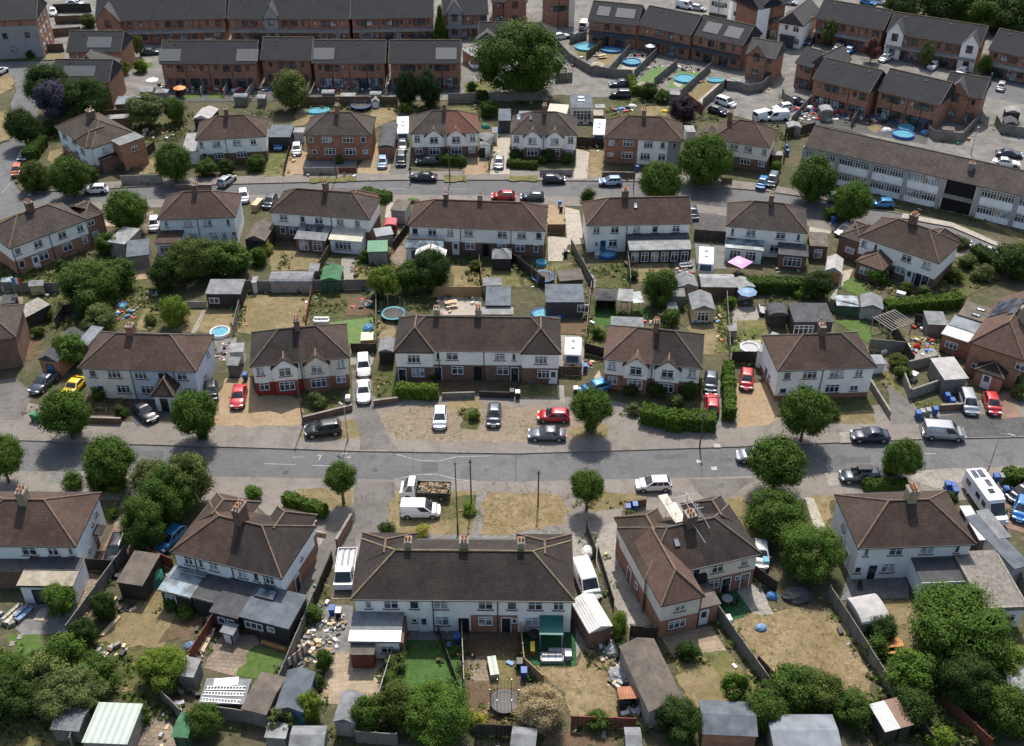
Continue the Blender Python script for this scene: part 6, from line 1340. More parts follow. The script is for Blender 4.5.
def st2(label,p,r,mat='leaf_mid',hc=4.4,kind='street',rz=None):tree(label,p,hc-.3,r*1.04,rz or r*1.1,kind,mat,'street_tree','tree',ST2,tr=.2)
st2('round dark street tree in front of the half brick half white semi',(24.26,160.92),3.15,'leaf_street',4.0)
st2('large lime green street tree in front of the cream semi',(32.72,167.92),4.1,'leaf_lime',4.8)
st2('dense round tree at the left end of the long flats block',(49.52,161.12),3.4,'leaf_mid',4.6)
st2('light green tree in the bend in front of the flats block',(53.94,153.54),2.9,'leaf_lime',4.2)
st2('bright leafy tree by the white car near the left junction',(-60.28,150.57),3.2,'leaf_lime',4.2,rz=3.4)
st2('round tree in the garden left of the long pale lean-to',(-57.44,168.15),3.0,'leaf_mid',4.2)
st2('dark round tree on the corner garden, above the orange car shadow',(-73.28,162.82),3.0,'leaf_mid',4.0)
st2('dark round tree beside the lane at the far left',(-88.46,182.99),2.9,'leaf_dark',4.4)
st2('olive bushy tree on the corner beside the orange car',(-80.31,165.61),2.5,'leaf_olive',2.7)
GT='garden trees'
T_('huge dark green spreading tree behind the houses at top centre',(1.38,207.97),7.2,9.0,7.0,'big','leaf_mid',group=GT,tr=.5)
T_('dark copse tree behind the mossy corner house, left half',(-88.36,197.15),5.5,4.7,4.4,'big','leaf_dark',group=GT)
T_('dark copse tree between the black roofed house and the mossy house',(-79.95,192.08),5.2,4.6,4.2,'big','leaf_dark',group=GT)
T_('purple leaved tree beside the mossy corner house',(-85.56,191.47),5,3.7,3.6,'med','leaf_plumgrey',group=GT)
T_('broad grey green tree behind the gardens by the white lean-to',(-68.48,191.25),3.6,3.8,2.8,'med','leaf_sage',group=GT)
T_('bushy tree next to the orange shrub in the far gardens',(-63.9,193.33),2.8,2.4,2.4,'med','leaf_mid',group=GT)
T_('light green garden tree in front of the short brick pair',(-43.03,200.36),3.8,3.9,3.6,'med','leaf_pale',group=GT)
T_('left one of two dark conifers in front of the estate',(-20.55,202.04),3.6,2.3,3.7,'street','leaf_conifer',group=GT)
T_('right one of two dark conifers in front of the estate',(-16.23,202.04),3.6,2.4,3.7,'street','leaf_conifer',group=GT)
T_('pointed light conifer beside the narrow grey gable in the back row',(-16.11,239.33),4,1.9,4.4,'cone','leaf_mid',group=GT)
T_('copper leaved shrub tree behind the half brick semi',(32.23,192.96),2.8,2.7,2.5,'med','leaf_plum',group=GT)
T_('copper leaved garden tree in front of the white gabled terrace',(76.96,226.07),3,1.9,2.3,'loose','leaf_copper',group=GT)
T_('thin green tree before the angled terrace with covered porches',(69.81,236.19),3.2,1.7,2.8,'loose','leaf_pale',group=GT)
T_('thin green tree before the middle of the white gabled terrace',(87.29,222.65),3.2,1.6,2.7,'loose','leaf_pale',group=GT)
T_('dark green tree by the right white gable',(97.82,217.29),2.6,1.5,2.4,'med','leaf_mid',group=GT)
T_('young green tree in front of the gable fronted back row',(-80.64,228.94),2.8,1.3,2.2,'loose','leaf_pale',group=GT)
T_('green shrub tree at the back row garage doors',(-41.39,240.03),1.6,1.2,1.5,'med','leaf_pale',group=GT)
for i,(p,r,m)in enumerate([((99.72,253.37),5,'leaf_dark'),((104.42,251.47),4.5,'leaf_dark'),((108.66,246.83),5,'leaf_mid'),((113.35,244.57),6,'leaf_dark'),((114.51,253.93),6,'leaf_dark'),((110.33,258.21),5,'leaf_mid'),((119.47,252.97),6.5,'leaf_dark'),((109.28,252.8),3,'leaf_bright'),((91.1,254.32),4,'leaf_dark'),((105.62,262.2),5,'leaf_mid')]):
 T_(['dark wood edge tree behind the angled terrace, leftmost of the big ones','low dark tree in front of the pale far roof','mid green tree at the wood edge right of the pale far roof','tall dark tree in the top right corner wood','dark tree at the top edge in the corner wood','mid green tree at the top edge of the wood','dark tree in the very corner at top right','bright lime bush tree at the wood edge','small dark tree left of the straw field','mid green tree right of the straw field'][i],p,r*.75,r,r*.8,'med',m,group='trees of the corner wood')
T_('big dark shrubby tree filling the garden below the angled semi',(-59.48,129.02),3.0,4.7,3.4,'big','leaf_mid',group=GT)
T_('light green shrubby tree right of the big dark one',(-56.98,133.52),2.4,2.8,2.3,'med','leaf_mid',group=GT)
T_('feathery grey green tree behind the white semi',(-46.97,136.49),3.2,4.0,3.2,'big','leaf_olive',group=GT)
T_('dark bushy tree below the curved roof shed',(-49.87,133.5),2.4,2.6,2.4,'med','leaf_dark',group=GT)
T_('green bushy tree behind the white semi, right side',(-41.9,137.53),2.6,3.6,2.6,'med','leaf_mid',group=GT)
T_('bright columnar bush at the corner of the dry lawn',(-46.4,124.33),2.0,2.0,2.4,'med','leaf_bright',group=GT)
T_('spreading grey green bush above the wide brown roof',(-55.98,123.02),1.6,2.6,1.8,'med','leaf_sage',group=GT)
T_('bush beside the concrete shed roof',(-59.02,126.58),1.5,2.2,1.7,'med','leaf_mid',group=GT)
T_('bushy tree beside the blue garage',(-57.43,114.75),2.4,2.4,2.0,'med','leaf_lime',group=GT)
T_('dark evergreen tree behind the long white terrace',(-11.65,133.22),3.2,3.4,3.2,'big','leaf_dark',group=GT)
T_('dark leafy tree left of the evergreen by the sun room',(-14.58,132.79),2.4,2.3,2.2,'med','leaf_mid',group=GT)
T_('bright yellow green tree beside the trampoline net',(-18.42,131.04),2.4,2.2,2.6,'med','leaf_bright',group=GT)
T_('green tree between the sheds behind the cream twin gabled semi',(20.76,128.67),2.8,2.5,2.7,'med','leaf_mid',group=GT)
T_('dark round bush tree beside the hedge and brick path',(43.43,131.02),2.2,2.1,2.1,'med','leaf_dark',group=GT)
T_('dark tree at the right end of the bend',(74.02,137.88),2.4,3.6,2.5,'med','leaf_dark',group=GT)
T_('bushy green tree right of the bend, at the right edge',(75.14,136.4),2.4,2.6,2.6,'med','leaf_mid',group=GT)
T_('tall pale crowned tree between the two left houses by the road',(-35.06,87.92),3.8,2.5,3.2,'med','leaf_pale',group=GT)
T_('dense dark tree behind the blue car',(-36.96,85.72),3.4,3.3,3.3,'big','leaf_mid',group=GT)
T_('dark leafy tree above the blue car and black car',(-38.3,81.84),3,3.0,3.0,'big','leaf_mid',group=GT)
T_('grey green tree at the top of the left clump',(-39.36,88.4),3.2,2.4,2.4,'med','leaf_sage',group=GT)
T_('round bushy tree at the road side of the dry garden',(27.91,83.8),2.4,3.6,2.6,'big','leaf_mid',group=GT)
T_('round bushy tree leaning over the pale house wall',(30.46,77.8),2.8,3.5,2.9,'big','leaf_lime',group=GT)
T_('great spreading tree in the right garden, widest crown of the south side',(42.01,67.29),3.6,5.2,3.4,'big','leaf_street',group=GT)
T_('dark lower tree in front of the great spreading tree',(36.33,62.97),2.2,2.6,2.2,'med','leaf_lime',group=GT)
T_('dark tree by the lower right corner garden',(41.03,61.97),2.5,3.1,2.6,'big','leaf_dark',group=GT)
T_('green tree at the right edge beside the white roof',(44.14,58.97),2.4,2.4,2.2,'med','leaf_mid',group=GT)
T_('light green tree right of the great spreading tree',(45.19,64.86),2.2,2.2,2.0,'med','leaf_bright',group=GT)
T_('bright tree beside the grey slab patio',(-44.42,71.84),2.2,1.9,1.7,'med','leaf_lime',group=GT)
T_('dark round bush by the shed with the red roof',(-39.99,71.7),1.6,1.3,1.6,'med','leaf_dark',group=GT)
T_('dark round bush along the diagonal fence',(-40.97,68.21),1.6,1.5,1.7,'med','leaf_dark',group=GT)
T_('large green bush at the end of the left lawn',(-41.93,65.47),1.9,2.0,2.0,'med','leaf_lime',group=GT)
T_('silvery flowering bush tree at the lower left',(-42.4,62.56),2.2,2.4,2.0,'loose','leaf_pale',group=GT)
T_('broad grey green tree spreading over the lower left shed',(-39.6,60.75),2.0,3.1,2.0,'big','leaf_sage',group=GT)
T_('dark bushy tree at the lower left edge',(-45.74,62.85),2.0,2.4,2.1,'big','leaf_mid',group=GT)
T_('dark tree mass at the left edge, bottom',(-45.02,60.19),2.2,2.8,2.3,'big','leaf_dark',group=GT)
T_('mid green bush in the middle of the wild bed',(-38.19,63.59),1.6,2.1,1.7,'med','leaf_mid',group=GT)
T_('bright green bushes by the bare dry garden',(-32.2,63.94),1.8,2.6,1.9,'big','leaf_bright',group=GT)
T_('leafy shrub beside the small green shed',(-27.06,58.43),1.8,1.5,1.5,'med','leaf_mid',group=GT)
T_('large round garden tree at the foot of the striped lawn',(-6.89,58.57),2.4,3.3,2.6,'big','leaf_lime',group=GT)
T_('grey green twiggy tree beside the round garden tree',(-10.24,59.79),2.2,2.0,2.1,'med','leaf_olive',group=GT)
T_('dark bush at the left of the bottom centre trees',(-12.76,58.88),1.8,1.6,1.8,'med','leaf_mid',group=GT)
T_('yellow green bush between two grey sheds',(-18.04,60.12),1.5,1.3,1.5,'med','leaf_bright',group=GT)
T_('green bush in the rubble yard',(-17.67,65.37),1.2,1.0,1.2,'med','leaf_mid',group=GT)
T_('grey leaved bush in front of the dark grey shed',(-20.4,58.53),1.3,1.3,1.3,'loose','leaf_sage',group=GT)
T_('pale cream blossoming tree at the corner of the straw lawn',(2.42,59.76),1.8,2.3,1.9,'big','leaf_blossom',group=GT)
T_('dark bush at the end of the long grey shed',(14.52,58.21),2.0,2.3,2.1,'big','leaf_dark',group=GT)
T_('thin green tree on the dry lawn of the L shaped house',(20.16,61.31),2.2,1.5,1.8,'loose','leaf_lime',group=GT)
T_('green bush tree at the fence corner of the dry lawn',(22.35,59.42),1.9,1.9,1.8,'med','leaf_mid',group=GT)
T_('bright conifer bush leaning by the white roofed garage',(10.32,69.09),1.4,.85,1.9,'med','leaf_bright',group=GT,ry=1.5)
SH='garden shrubs'
for lab,p,r,m in[('low shrub under the street tree by the yellow car',(-52.45,100.47),.95,'leaf_mid'),('round shrub in the front garden of the wide semi',(-51.97,107.29),1.1,'leaf_lime'),('dark shrub beside the tarmac drive of the wide semi',(-47.94,103.68),.9,'leaf_dark'),('shrub at the foot of the street tree near the gravel drive',(-36.9,99.51),.8,'leaf_mid'),('dark shrub left of the near kerb street tree, behind the chimney',(-49.61,90.91),1.3,'leaf_mid'),('dark shrub under the near kerb street tree',(-45.81,90.27),1.9,'leaf_dark'),('round shrub at the corner of the brown roofed house',(-44.17,90.06),1.2,'leaf_mid'),('small round shrub by the side path',(-43.51,85.74),.75,'leaf_mid'),('pale shrub in the walled front garden',(-24.2,105.72),1.2,'leaf_sage'),('small shrub at the hipped roof corner by the road',(-28.77,89.01),1.0,'leaf_lime'),('yellow flowering shrub above the terrace roof',(-9.66,82.81),.95,'leaf_yellow'),('dark shrub on the path above the terrace roof',(-13.4,83.39),.9,'leaf_dark'),('small tree stump shrub on the dry verge between parked cars',(-4.65,103.18),.8,'leaf_lime'),('ivy shrub by the terrace door',(-10.45,111.33),1.0,'leaf_dark'),('green weed clump beside the tall lamp post',(-4.74,86.47),.8,'leaf_bright'),('shrub at the base of the street tree by the blue car',(9.45,100.96),.85,'leaf_lime'),('grey shrub at the left end of the clipped hedge',(14.97,104.19),.9,'leaf_sage'),('dark shrub in front of the twin gabled semi, left bay',(15.05,108.61),1.2,'leaf_dark'),('dark shrub in front of the twin gabled semi, between bays',(18.22,108.08),1.3,'leaf_dark'),('tall dark shrub at the right end of the cream house',(22.43,108.35),1.7,'leaf_mid'),('pale shrub behind the clipped hedge',(20.34,105.72),1.2,'leaf_sage'),('weed shrub in the bin enclosure',(12.85,85.54),.8,'leaf_olive'),('shrub right of the big street tree',(39.4,103.43),.9,'leaf_mid'),('bushy shrub at the roots of the tree by the roof box car',(43.71,93.08),1.6,'leaf_lime'),('white flowering shrub by the dark porch',(63.76,107.29),1.2,'leaf_sage'),('shrub by the dark porch corner',(64.13,109.96),.9,'leaf_mid'),('shrub by the brick compound wall',(50.24,111.33),1.2,'leaf_olive'),('small shrub by the hedge and motorhome bins',(49.1,88.59),.6,'leaf_dark'),('dark hedge shrub at the junction corner garden',(-71.92,169),1.4,'leaf_mid'),('shrub under the mossy house wall',(-85.8,188.22),1.6,'leaf_dark'),('dark shrub beside the lane hedge',(-86.71,186.88),1.3,'leaf_mid'),('round shrub in front of the white over brick semi, left',(-52.73,170.67),1.9,'leaf_mid'),('round shrub in front of the white over brick semi, middle',(-49.41,171.68),1.6,'leaf_dark'),('round shrub at the right end of the white over brick semi',(-44.61,173.2),1.7,'leaf_mid'),('shrub in front of the brick semi',(-30.48,175.79),.9,'leaf_mid'),('shrub by the white caravan garden',(-20.5,198.76),1.2,'leaf_bright'),('bush in the garden left of the white twin gabled semi',(-4.38,196.89),1.9,'leaf_mid'),('dark bush near the estate fence',(-8.22,209.94),1.2,'leaf_mid'),('dark shrub in the front garden of the twin gabled semi by the annexe',(0.55,177.9),1.5,'leaf_dark'),('shrub below the right bay of the same semi',(6.44,176.84),1.4,'leaf_dark'),('rounded shrub beside the long pale drive',(9.79,175.79),1.2,'leaf_mid'),('small light shrub in that front garden',(5.28,175.79),.9,'leaf_lime'),('dark shrub mass behind the black hatchback yard',(27.06,205.89),2.0,'leaf_dark'),('green shrub beside the dark shrub mass',(29.88,203.91),1.6,'leaf_mid'),('small shrub in the alley garden by the pale sheds',(46.03,172.69),1.2,'leaf_lime'),('dense shrub in the angled semi garden',(-61.63,143.97),2.0,'leaf_mid'),('shrub beside the concrete garage',(-67.35,139.01),1.0,'leaf_dark'),('shrub in the untidy left garden',(-64.71,125.47),1.1,'leaf_mid'),('shrub by the brown yard',(-64.31,121.35),.9,'leaf_olive'),('green shrub above the white seat',(-66.27,122.91),1.0,'leaf_mid'),('bush right of the feathery tree',(-40.73,139.01),1.4,'leaf_mid'),('yellow shrub by the brown shed',(-49.83,124.18),.9,'leaf_olive'),('yellow flowering shrub at the dry lawn',(-37.59,143.97),1.2,'leaf_yellow'),('green shrub below the yellow one',(-38.11,140.51),1.6,'leaf_mid'),('shrub beside the green shed',(-27.7,136.07),1.0,'leaf_lime'),('dark shrub by the patio fence',(-21.9,141.27),1.2,'leaf_dark'),('pale climbing shrub by the green roof',(-19.28,142.03),1.3,'leaf_straw'),('climbing shrub on the fence of the terrace garden',(-5.48,138.63),1.0,'leaf_olive'),('dark shrub at the drive by the white semi',(12.55,160.93),1.4,'leaf_dark'),('green shrub under the tree between the sheds',(21.94,124.5),1.5,'leaf_mid'),('shrub by the veranda fence',(17.69,136.07),.9,'leaf_dark'),('shrub at the patio corner behind the blue parasol',(30.76,128.42),1.0,'leaf_lime'),('shrub in the side bed by the lean-to',(11.65,120.74),1.0,'leaf_mid'),('round lime shrub in the bend garden',(53.38,135.35),1.5,'leaf_lime'),('dark shrub by the pink tiled room',(55.86,137.53),1.0,'leaf_dark'),('lime shrub at the hedge end',(41.45,131.13),1.1,'leaf_bright'),('sage shrub in the sloping side garden, upper',(67.95,139.75),1.4,'leaf_sage'),('olive shrub in the sloping side garden, middle',(64.58,135.35),1.3,'leaf_olive'),('pale shrub in the sloping side garden, right',(68.94,136.07),1.5,'leaf_sage'),('shrub at the corner of the angled semi',(68.81,145.15),1.2,'leaf_olive'),('dark shrub below the doors of the angled semi',(57.02,132.52),1.0,'leaf_olive'),('grey shrub before the long hedge',(59.17,131.13),1.1,'leaf_sage'),('shrub at the near corner of the plain white semi drive',(50.1,113.65),1.3,'leaf_olive'),('leafy shrub climbing the rubble yard fence',(-19.67,71.34),1.1,'leaf_mid'),('shrub along the tan patio fence',(-18.15,63.57),1.0,'leaf_dark'),('shrub row along the striped lawn fence',(-10.88,65.46),1.1,'leaf_sage'),('shrub at the end of the tan patio',(-11.3,63.42),1.0,'leaf_mid'),('yellow flowering shrub in the brown garden',(-3.05,59.14),.9,'leaf_yellow'),('round shrub against the red fence',(7.55,59.01),1.1,'leaf_mid'),('dark shrub at the top of the dry mixed lawn',(16.5,66.65),1.2,'leaf_dark'),('shrub by the white roofed garage base',(10.72,66.95),1.0,'leaf_dark'),('long bushy shrub below the straw lawn, left',(25.56,61.73),2.4,'leaf_mid'),('long bushy shrub below the straw lawn, right',(27.82,61.45),2.2,'leaf_olive'),('bush by the white striped roof',(30.53,59.81),1.9,'leaf_mid'),('shrub under the pale shed',(35.59,69.42),1.6,'leaf_dark'),('leafy climber along the diagonal fence',(34.62,67.26),1.3,'leaf_mid'),('lime shrub at the bottom edge',(37.4,57.31),1.2,'leaf_bright'),('shrub left of the long bushes',(23.31,60.9),1.8,'leaf_dark'),('small shrub on the straw lawn edge',(29.43,62.85),.7,'leaf_mid'),('shrub against the red fence right of the lower trees',(35.45,59.81),2.2,'leaf_dark'),('olive shrub at the junction verge',(-79.57,167.3),1.4,'leaf_olive'),('weedy shrub in the dry left garden',(-33.19,59.81),1.2,'leaf_mid'),('green shrub below the left conservatory',(-32.24,71.83),.9,'leaf_lime'),('low shrub beside the left conservatory',(-33.88,72.82),.8,'leaf_mid'),('low shrub on the gravel edge of the flats, left',(-104.09,228.65),1.1,'leaf_dark'),('low shrub by the flats corner',(-102.72,231.03),1.2,'leaf_mid'),('yellowish shrub on the estate verge',(-98.07,248.8),2.0,'leaf_olive'),('bright hedge shrub in the detached house garden',(-81.71,219.17),2.0,'leaf_bright'),('second bright hedge shrub in the detached house garden',(-77.91,219.9),1.7,'leaf_bright'),('orange flowering shrub in the far garden',(-66.61,206.82),.9,'leaf_copper'),('dark shrub at the foot of the huge tree, left',(-6.02,203.91),1.6,'leaf_dark'),('shrub in the flats verge, left',(61.39,165.65),1.2,'leaf_dark'),('shrub in the flats verge, right',(78.69,156.18),1.4,'leaf_dark'),('dark shrub in the flats verge, end',(80.69,153.94),1.4,'leaf_dark'),('shrub behind the car at the bend',(53.48,155.43),1.4,'leaf_lime')]:
 shrub(lab,p,r,r*1.5,m,group=SH,kind='med' if r>1.5 else 'shrub')
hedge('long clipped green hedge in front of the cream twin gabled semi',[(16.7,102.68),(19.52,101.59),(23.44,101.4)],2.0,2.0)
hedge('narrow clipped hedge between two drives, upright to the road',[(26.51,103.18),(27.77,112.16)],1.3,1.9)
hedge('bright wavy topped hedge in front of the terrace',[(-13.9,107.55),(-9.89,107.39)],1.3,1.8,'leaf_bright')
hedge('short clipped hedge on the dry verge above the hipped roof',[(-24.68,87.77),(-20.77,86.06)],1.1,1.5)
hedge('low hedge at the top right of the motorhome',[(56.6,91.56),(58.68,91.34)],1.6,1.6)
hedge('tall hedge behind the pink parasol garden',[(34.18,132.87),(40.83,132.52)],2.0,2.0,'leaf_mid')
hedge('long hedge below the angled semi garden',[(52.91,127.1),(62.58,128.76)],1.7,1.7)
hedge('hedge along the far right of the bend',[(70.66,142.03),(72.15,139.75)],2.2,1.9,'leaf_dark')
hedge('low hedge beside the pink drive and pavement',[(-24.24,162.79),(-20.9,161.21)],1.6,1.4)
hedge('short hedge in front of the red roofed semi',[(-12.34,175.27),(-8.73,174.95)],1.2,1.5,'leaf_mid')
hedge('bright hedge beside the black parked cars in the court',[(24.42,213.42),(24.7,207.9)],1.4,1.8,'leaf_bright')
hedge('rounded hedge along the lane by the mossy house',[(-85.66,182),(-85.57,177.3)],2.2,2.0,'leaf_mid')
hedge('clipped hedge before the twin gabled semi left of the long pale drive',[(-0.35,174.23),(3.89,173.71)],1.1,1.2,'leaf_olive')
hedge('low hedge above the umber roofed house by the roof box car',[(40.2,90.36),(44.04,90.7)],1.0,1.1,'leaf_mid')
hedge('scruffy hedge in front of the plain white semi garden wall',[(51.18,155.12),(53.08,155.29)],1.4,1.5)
P_='cars parked on the drives';K_='cars parked along the roads'
car('dark slate saloon parked diagonally in front of the blue garage door',(-58.83,111.9),(-60.15,107.82),'saloon','slate',P_)
car('bright yellow coupe beside the cream half of the wide semi',(-55.18,110.24),(-55.75,107.55),'coupe','yellow',P_)
car('black saloon with a striped silver cover roof on the tarmac drive',(-46.71,105.59),(-43.39,102.05),'saloon','black',P_)
car('small black car half hidden beside the wide semi',(-38.06,109.16),(-37.46,106.5),'small','black',P_)
car('red saloon parked alone on the gravel drive',(-34.41,109.43),(-33.93,104.44),'saloon','red',P_)
car('black estate car on the dry verge beside the walled garden',(-20.95,100.7),(-24.36,99.98),'suv','black',P_)
car('white coupe saloon in the narrow drive, nearer the road',(-18.99,110.52),(-18.36,105.46),'saloon','white',P_)
car('white estate car in the narrow drive, nearer the back fence',(-19.57,115.68),(-18.93,110.87),'suv','white',P_)
car('white hatchback standing on the dry soil verge',(-8.84,104.95),(-8.71,100.22),'hatch','white',P_)
car('dark grey hatchback standing on the dry soil verge facing the road',(-2.12,105.46),(-2.27,100.7),'hatch','slate',P_)
car('red hatchback on the soil verge in front of the terrace end',(6.9,102.92),(3.24,103.02),'hatch','red',P_)
car('silver grey saloon below the red hatchback',(6.08,99.5),(2.25,99.5),'saloon','grey',P_)
car('blue car almost hidden behind the round street tree',(11.51,109.16),(9.37,108.19),'hatch','skyblue',P_)
car('navy car deep in the drive beside the narrow hedge',(25.59,111.62),(24.93,108.09),'hatch','slate',P_)
car('orange red hatchback in the drive beside the narrow hedge',(24.55,103.43),(24.94,107.29),'hatch','red',P_)
car('red car on the gravel drive right of the narrow hedge',(30.34,112.46),(29.53,108.42),'hatch','red',P_)
car('red hatchback on the block drive at the right edge by the dark porch',(59.8,107.82),(59.04,102.92),'hatch','red',P_)
car('silver people carrier on the dark drive beside the red hatchback',(56.98,108.62),(56.2,102.67),'mpv','silver',P_)
car('silver van with a white roof rack parked at the kerb',(49.48,99.97),(53.73,99.49),'van','silver',K_)
car('navy saloon parked at the far kerb by the dark tarmac drive',(44.9,99.26),(40.5,99.26),'saloon','navy',K_)
car('dark teal estate with a black roof box at the near kerb',(41.53,91.97),(37.68,91.97),'estate','teal',K_,roofbox='black')
car('silver car half hidden under the dense kerb tree',(29.4,95.53),(26.88,95.53),'hatch','silver',K_)
car('white hatchback parked on the near kerb beside the scaffolded house',(17.91,90.67),(13.96,90.46),'hatch','white',K_)
car('small white panel van beside the flatbed truck',(-11.95,86.3),(-8.11,86.3),'smallvan','white',K_)
car('blue hatchback under the trees left of the brown roof',(-35.61,83.5),(-36.98,80.5),'hatch','skyblue',P_)
car('black estate car beside the pale side wall',(-41.58,81.79),(-41.53,78.52),'estate','black',P_)
car('long white panel van parked in the drive of the terrace end',(7.21,77.3),(7.92,74.35),'van','white',P_)
car('white hatchback beside the right end of the L shaped house',(26.19,81.12),(25.75,78.28),'hatch','white',P_)
car('blue car at the right edge behind the motorhome',(56.55,87.74),(55.2,85.31),'hatch','blue',P_)
car('small dark car behind the motorhome hedge at the right edge',(57.48,89.4),(56.38,88.77),'hatch','black',P_)
Q='cars along the second road'
lo=dict(detail=False,group=Q)
car('orange estate car facing the lane at the far left',(-86.49,174.19),(-85.29,168.91),'hatch','orange',**lo)
car('dark car in the tree shadow above the orange one',(-86.85,179.09),(-86.75,176.31),'hatch','slate',**lo)
car('white car at the left edge of the estate lane',(-107.49,218.29),(-107,220.14),'hatch','white',**lo)
car('white hatchback by the bright leafy tree at the junction',(-68.61,164.41),(-71.37,164.14),'hatch','white',**lo)
car('white car on the drive by the long brick side fence',(-57.37,154.42),(-56.36,149.75),'hatch','white',**lo)
car('white car at the road end beside the yellow boxes',(-44.91,163),(-44.32,160.67),'hatch','white',**lo)
car('silver car half behind the round front shrub',(-48.96,166.96),(-48.41,168.43),'hatch','silver',**lo)
car('white hatchback on the gravel drive of the brick semi',(-39.17,183.12),(-38.39,177.45),'hatch','white',**lo)
car('blue car in the yard behind the white hatchback',(-42.56,183.12),(-42.26,180.91),'small','blue',**lo)
car('pale blue hatchback in front of the long dark shed',(-23.01,178.2),(-22.58,171.43),'hatch','lightblue',**lo)
car('black people carrier on the tarmac drive of the twin gabled semi',(-19.83,179.27),(-19.39,172.44),'mpv','black',**lo)
car('grey estate behind the black people carrier',(-20.1,185.38),(-19.69,178.73),'estate','grey',**lo)
car('dark car against the twin gabled semi',(-12.99,175.34),(-17.03,175.34),'hatch','black',**lo)
car('black saloon at the kerb behind the standing people',(-13.29,168.92),(-17.02,169.22),'saloon','black',**lo)
car('silver hatchback on the pale concrete drive',(-2.23,177.45),(-2.36,171.93),'hatch','silver',**lo)
car('dark hatchback at the kerb below the twin gabled semi',(5.32,168.23),(9.02,168.23),'hatch','black',**lo)
car('pale silver hatchback at the kerb by the brick half of the semi',(18.54,167.45),(15.05,167.25),'hatch','lightblue',**lo)
car('red car at the kerb above the rust stained terrace',(0.46,161.87),(-3.35,161.87),'hatch','red',**lo)
car('dark grey car above the terrace roof right of the red one',(4.53,161.6),(2.2,161.6),'hatch','slate',**lo)
car('blue green car behind the yellow skip of the grey roofed semi',(-39.63,161.6),(-40.09,157.95),'hatch','slate',**lo)
car('bright blue car parked in the bend before the flats',(62.69,159.01),(58.74,159.25),'hatch','skyblue',**lo)
car('silver car behind the light tree in the bend',(53.17,161.21),(55.43,160.82),'hatch','silver',**lo)
car('silver saloon on the drive at the bend',(54.1,152.08),(50.96,148.49),'saloon','silver',**lo)
car('navy car on the road behind the angled semi roof',(67.75,147.09),(69.78,146.06),'saloon','navy',**lo)
car('white estate car at the far end of the bend',(70.97,143.67),(73.86,142.01),'saloon','white',**lo)
car('dark blue car parked on the veranda house drive',(29.25,156.79),(29.21,154.42),'small','slate',**lo)
car('navy car in the alley beside the cream semi',(45.07,169.42),(43.75,165.99),'mpv','slate',**lo)
car('blue car at the back of the alley beside the cream semi',(43.04,167.94),(41.85,165.03),'small','blue',**lo)
QE='cars in the estate courts';lo=dict(detail=False,group=QE)
car('white people carrier in the parking court behind the copper shrub',(40.18,204.13),(43.81,200.23),'mpv','white',**lo)
car('dark car beside the white people carrier',(38.45,199.2),(41.26,196.68),'hatch','black',**lo)
car('white panel van at the court entrance, foremost',(53.02,195.22),(47.8,194.46),'van','white',**lo)
car('white hatchback just behind the foremost white van',(54.71,200.19),(50.67,199.02),'hatch','white',**lo)
car('white pick up van at the right of the court by the blue bins',(46.68,194.35),(49.96,196.2),'van','white',**lo)
car('dark saloon parked below the fence at the top of the drive',(24.57,212.56),(19.57,211.86),'saloon','slate',**lo)
car('black saloon with pale roof reflections below the dark saloon',(23.99,206.11),(19.18,206.38),'suv','black',**lo)
car('white van near the first angled terrace',(16.2,246.23),(17.33,250.74),'van','white',**lo)
car('grey car near the first angled terrace',(13.61,240.43),(16.02,242.67),'hatch','slate',**lo)
car('white car behind the huge tree fence',(10.16,240.43),(11.92,241.29),'hatch','white',**lo)
car('navy car in the court of the flats, right',(86.97,178.79),(90.73,177.87),'saloon','navy',**lo)
car('white car partly behind the flats roof',(85.44,175.14),(88.38,174.25),'saloon','white',**lo)
car('white hatchback on the drive of the white gabled terrace, middle',(90.35,224.11),(88,220.62),'hatch','white',**lo)
car('white hatchback beside the right white gable',(95.14,220.19),(92.75,217.21),'hatch','white',**lo)
car('blue grey car before the terrace at the right edge',(100.1,217.63),(98.13,215.54),'hatch','slate',**lo)
car('small silver car on the pale apron at the right edge',(99.66,211.45),(98.48,209.05),'small','silver',**lo)
car('white car by the left white gable',(81.32,227.84),(79.38,225.82),'hatch','white',**lo)
car('dark car before the covered porches',(72.26,234.58),(71.3,232.94),'hatch','slate',**lo)
car('blue car before the covered porches',(74.17,232.13),(72.93,230.53),'hatch','blue',**lo)
car('navy car by the white gable fronted house',(67.01,238.74),(65.59,236.23),'hatch','navy',**lo)
car('dark blue car in the fenced court by the lane',(54.92,203.37),(57.28,202.17),'saloon','navy',**lo)
car('white van at the top edge behind the angled terrace',(40.62,263.76),(43.44,261.79),'van','white',**lo)
car('grey car at the top edge beside that van',(43.77,261.84),(46.04,260.47),'hatch','silver',**lo)
car('grey car parked behind the second row fence',(-80.2,230.53),(-77.27,231.01),'saloon','slate',**lo)
car('silver car at the top edge behind the dark garages',(-108.33,264.91),(-104.91,264.91),'saloon','silver',**lo)
car('white car beside the flats at the top left',(-110.7,261.45),(-108.24,254.75),'hatch','white',**lo)
car('white car parked at the back row doors',(-69.26,239.58),(-67.26,239.58),'hatch','white',**lo)
car('white car in the small carport court',(-8.67,225.05),(-7.75,221.25),'hatch','white',**lo)
for k,(a,b,c,l)in enumerate([((-104.95,265.01),(-109.12,265.41),'white','white car at the top edge by the yellow verge'),((89.13,266.41),(90.72,265.41),'white','white vehicle at the top edge left of the straw field'),((67,266.41),(68.65,265.41),'silver','silver car at the top edge above the white house'),((86.01,266.41),(88.01,264.61),'blue','blue car at the top edge above the covered porches')]):
 car(l,a,b,'hatch',c,**lo)
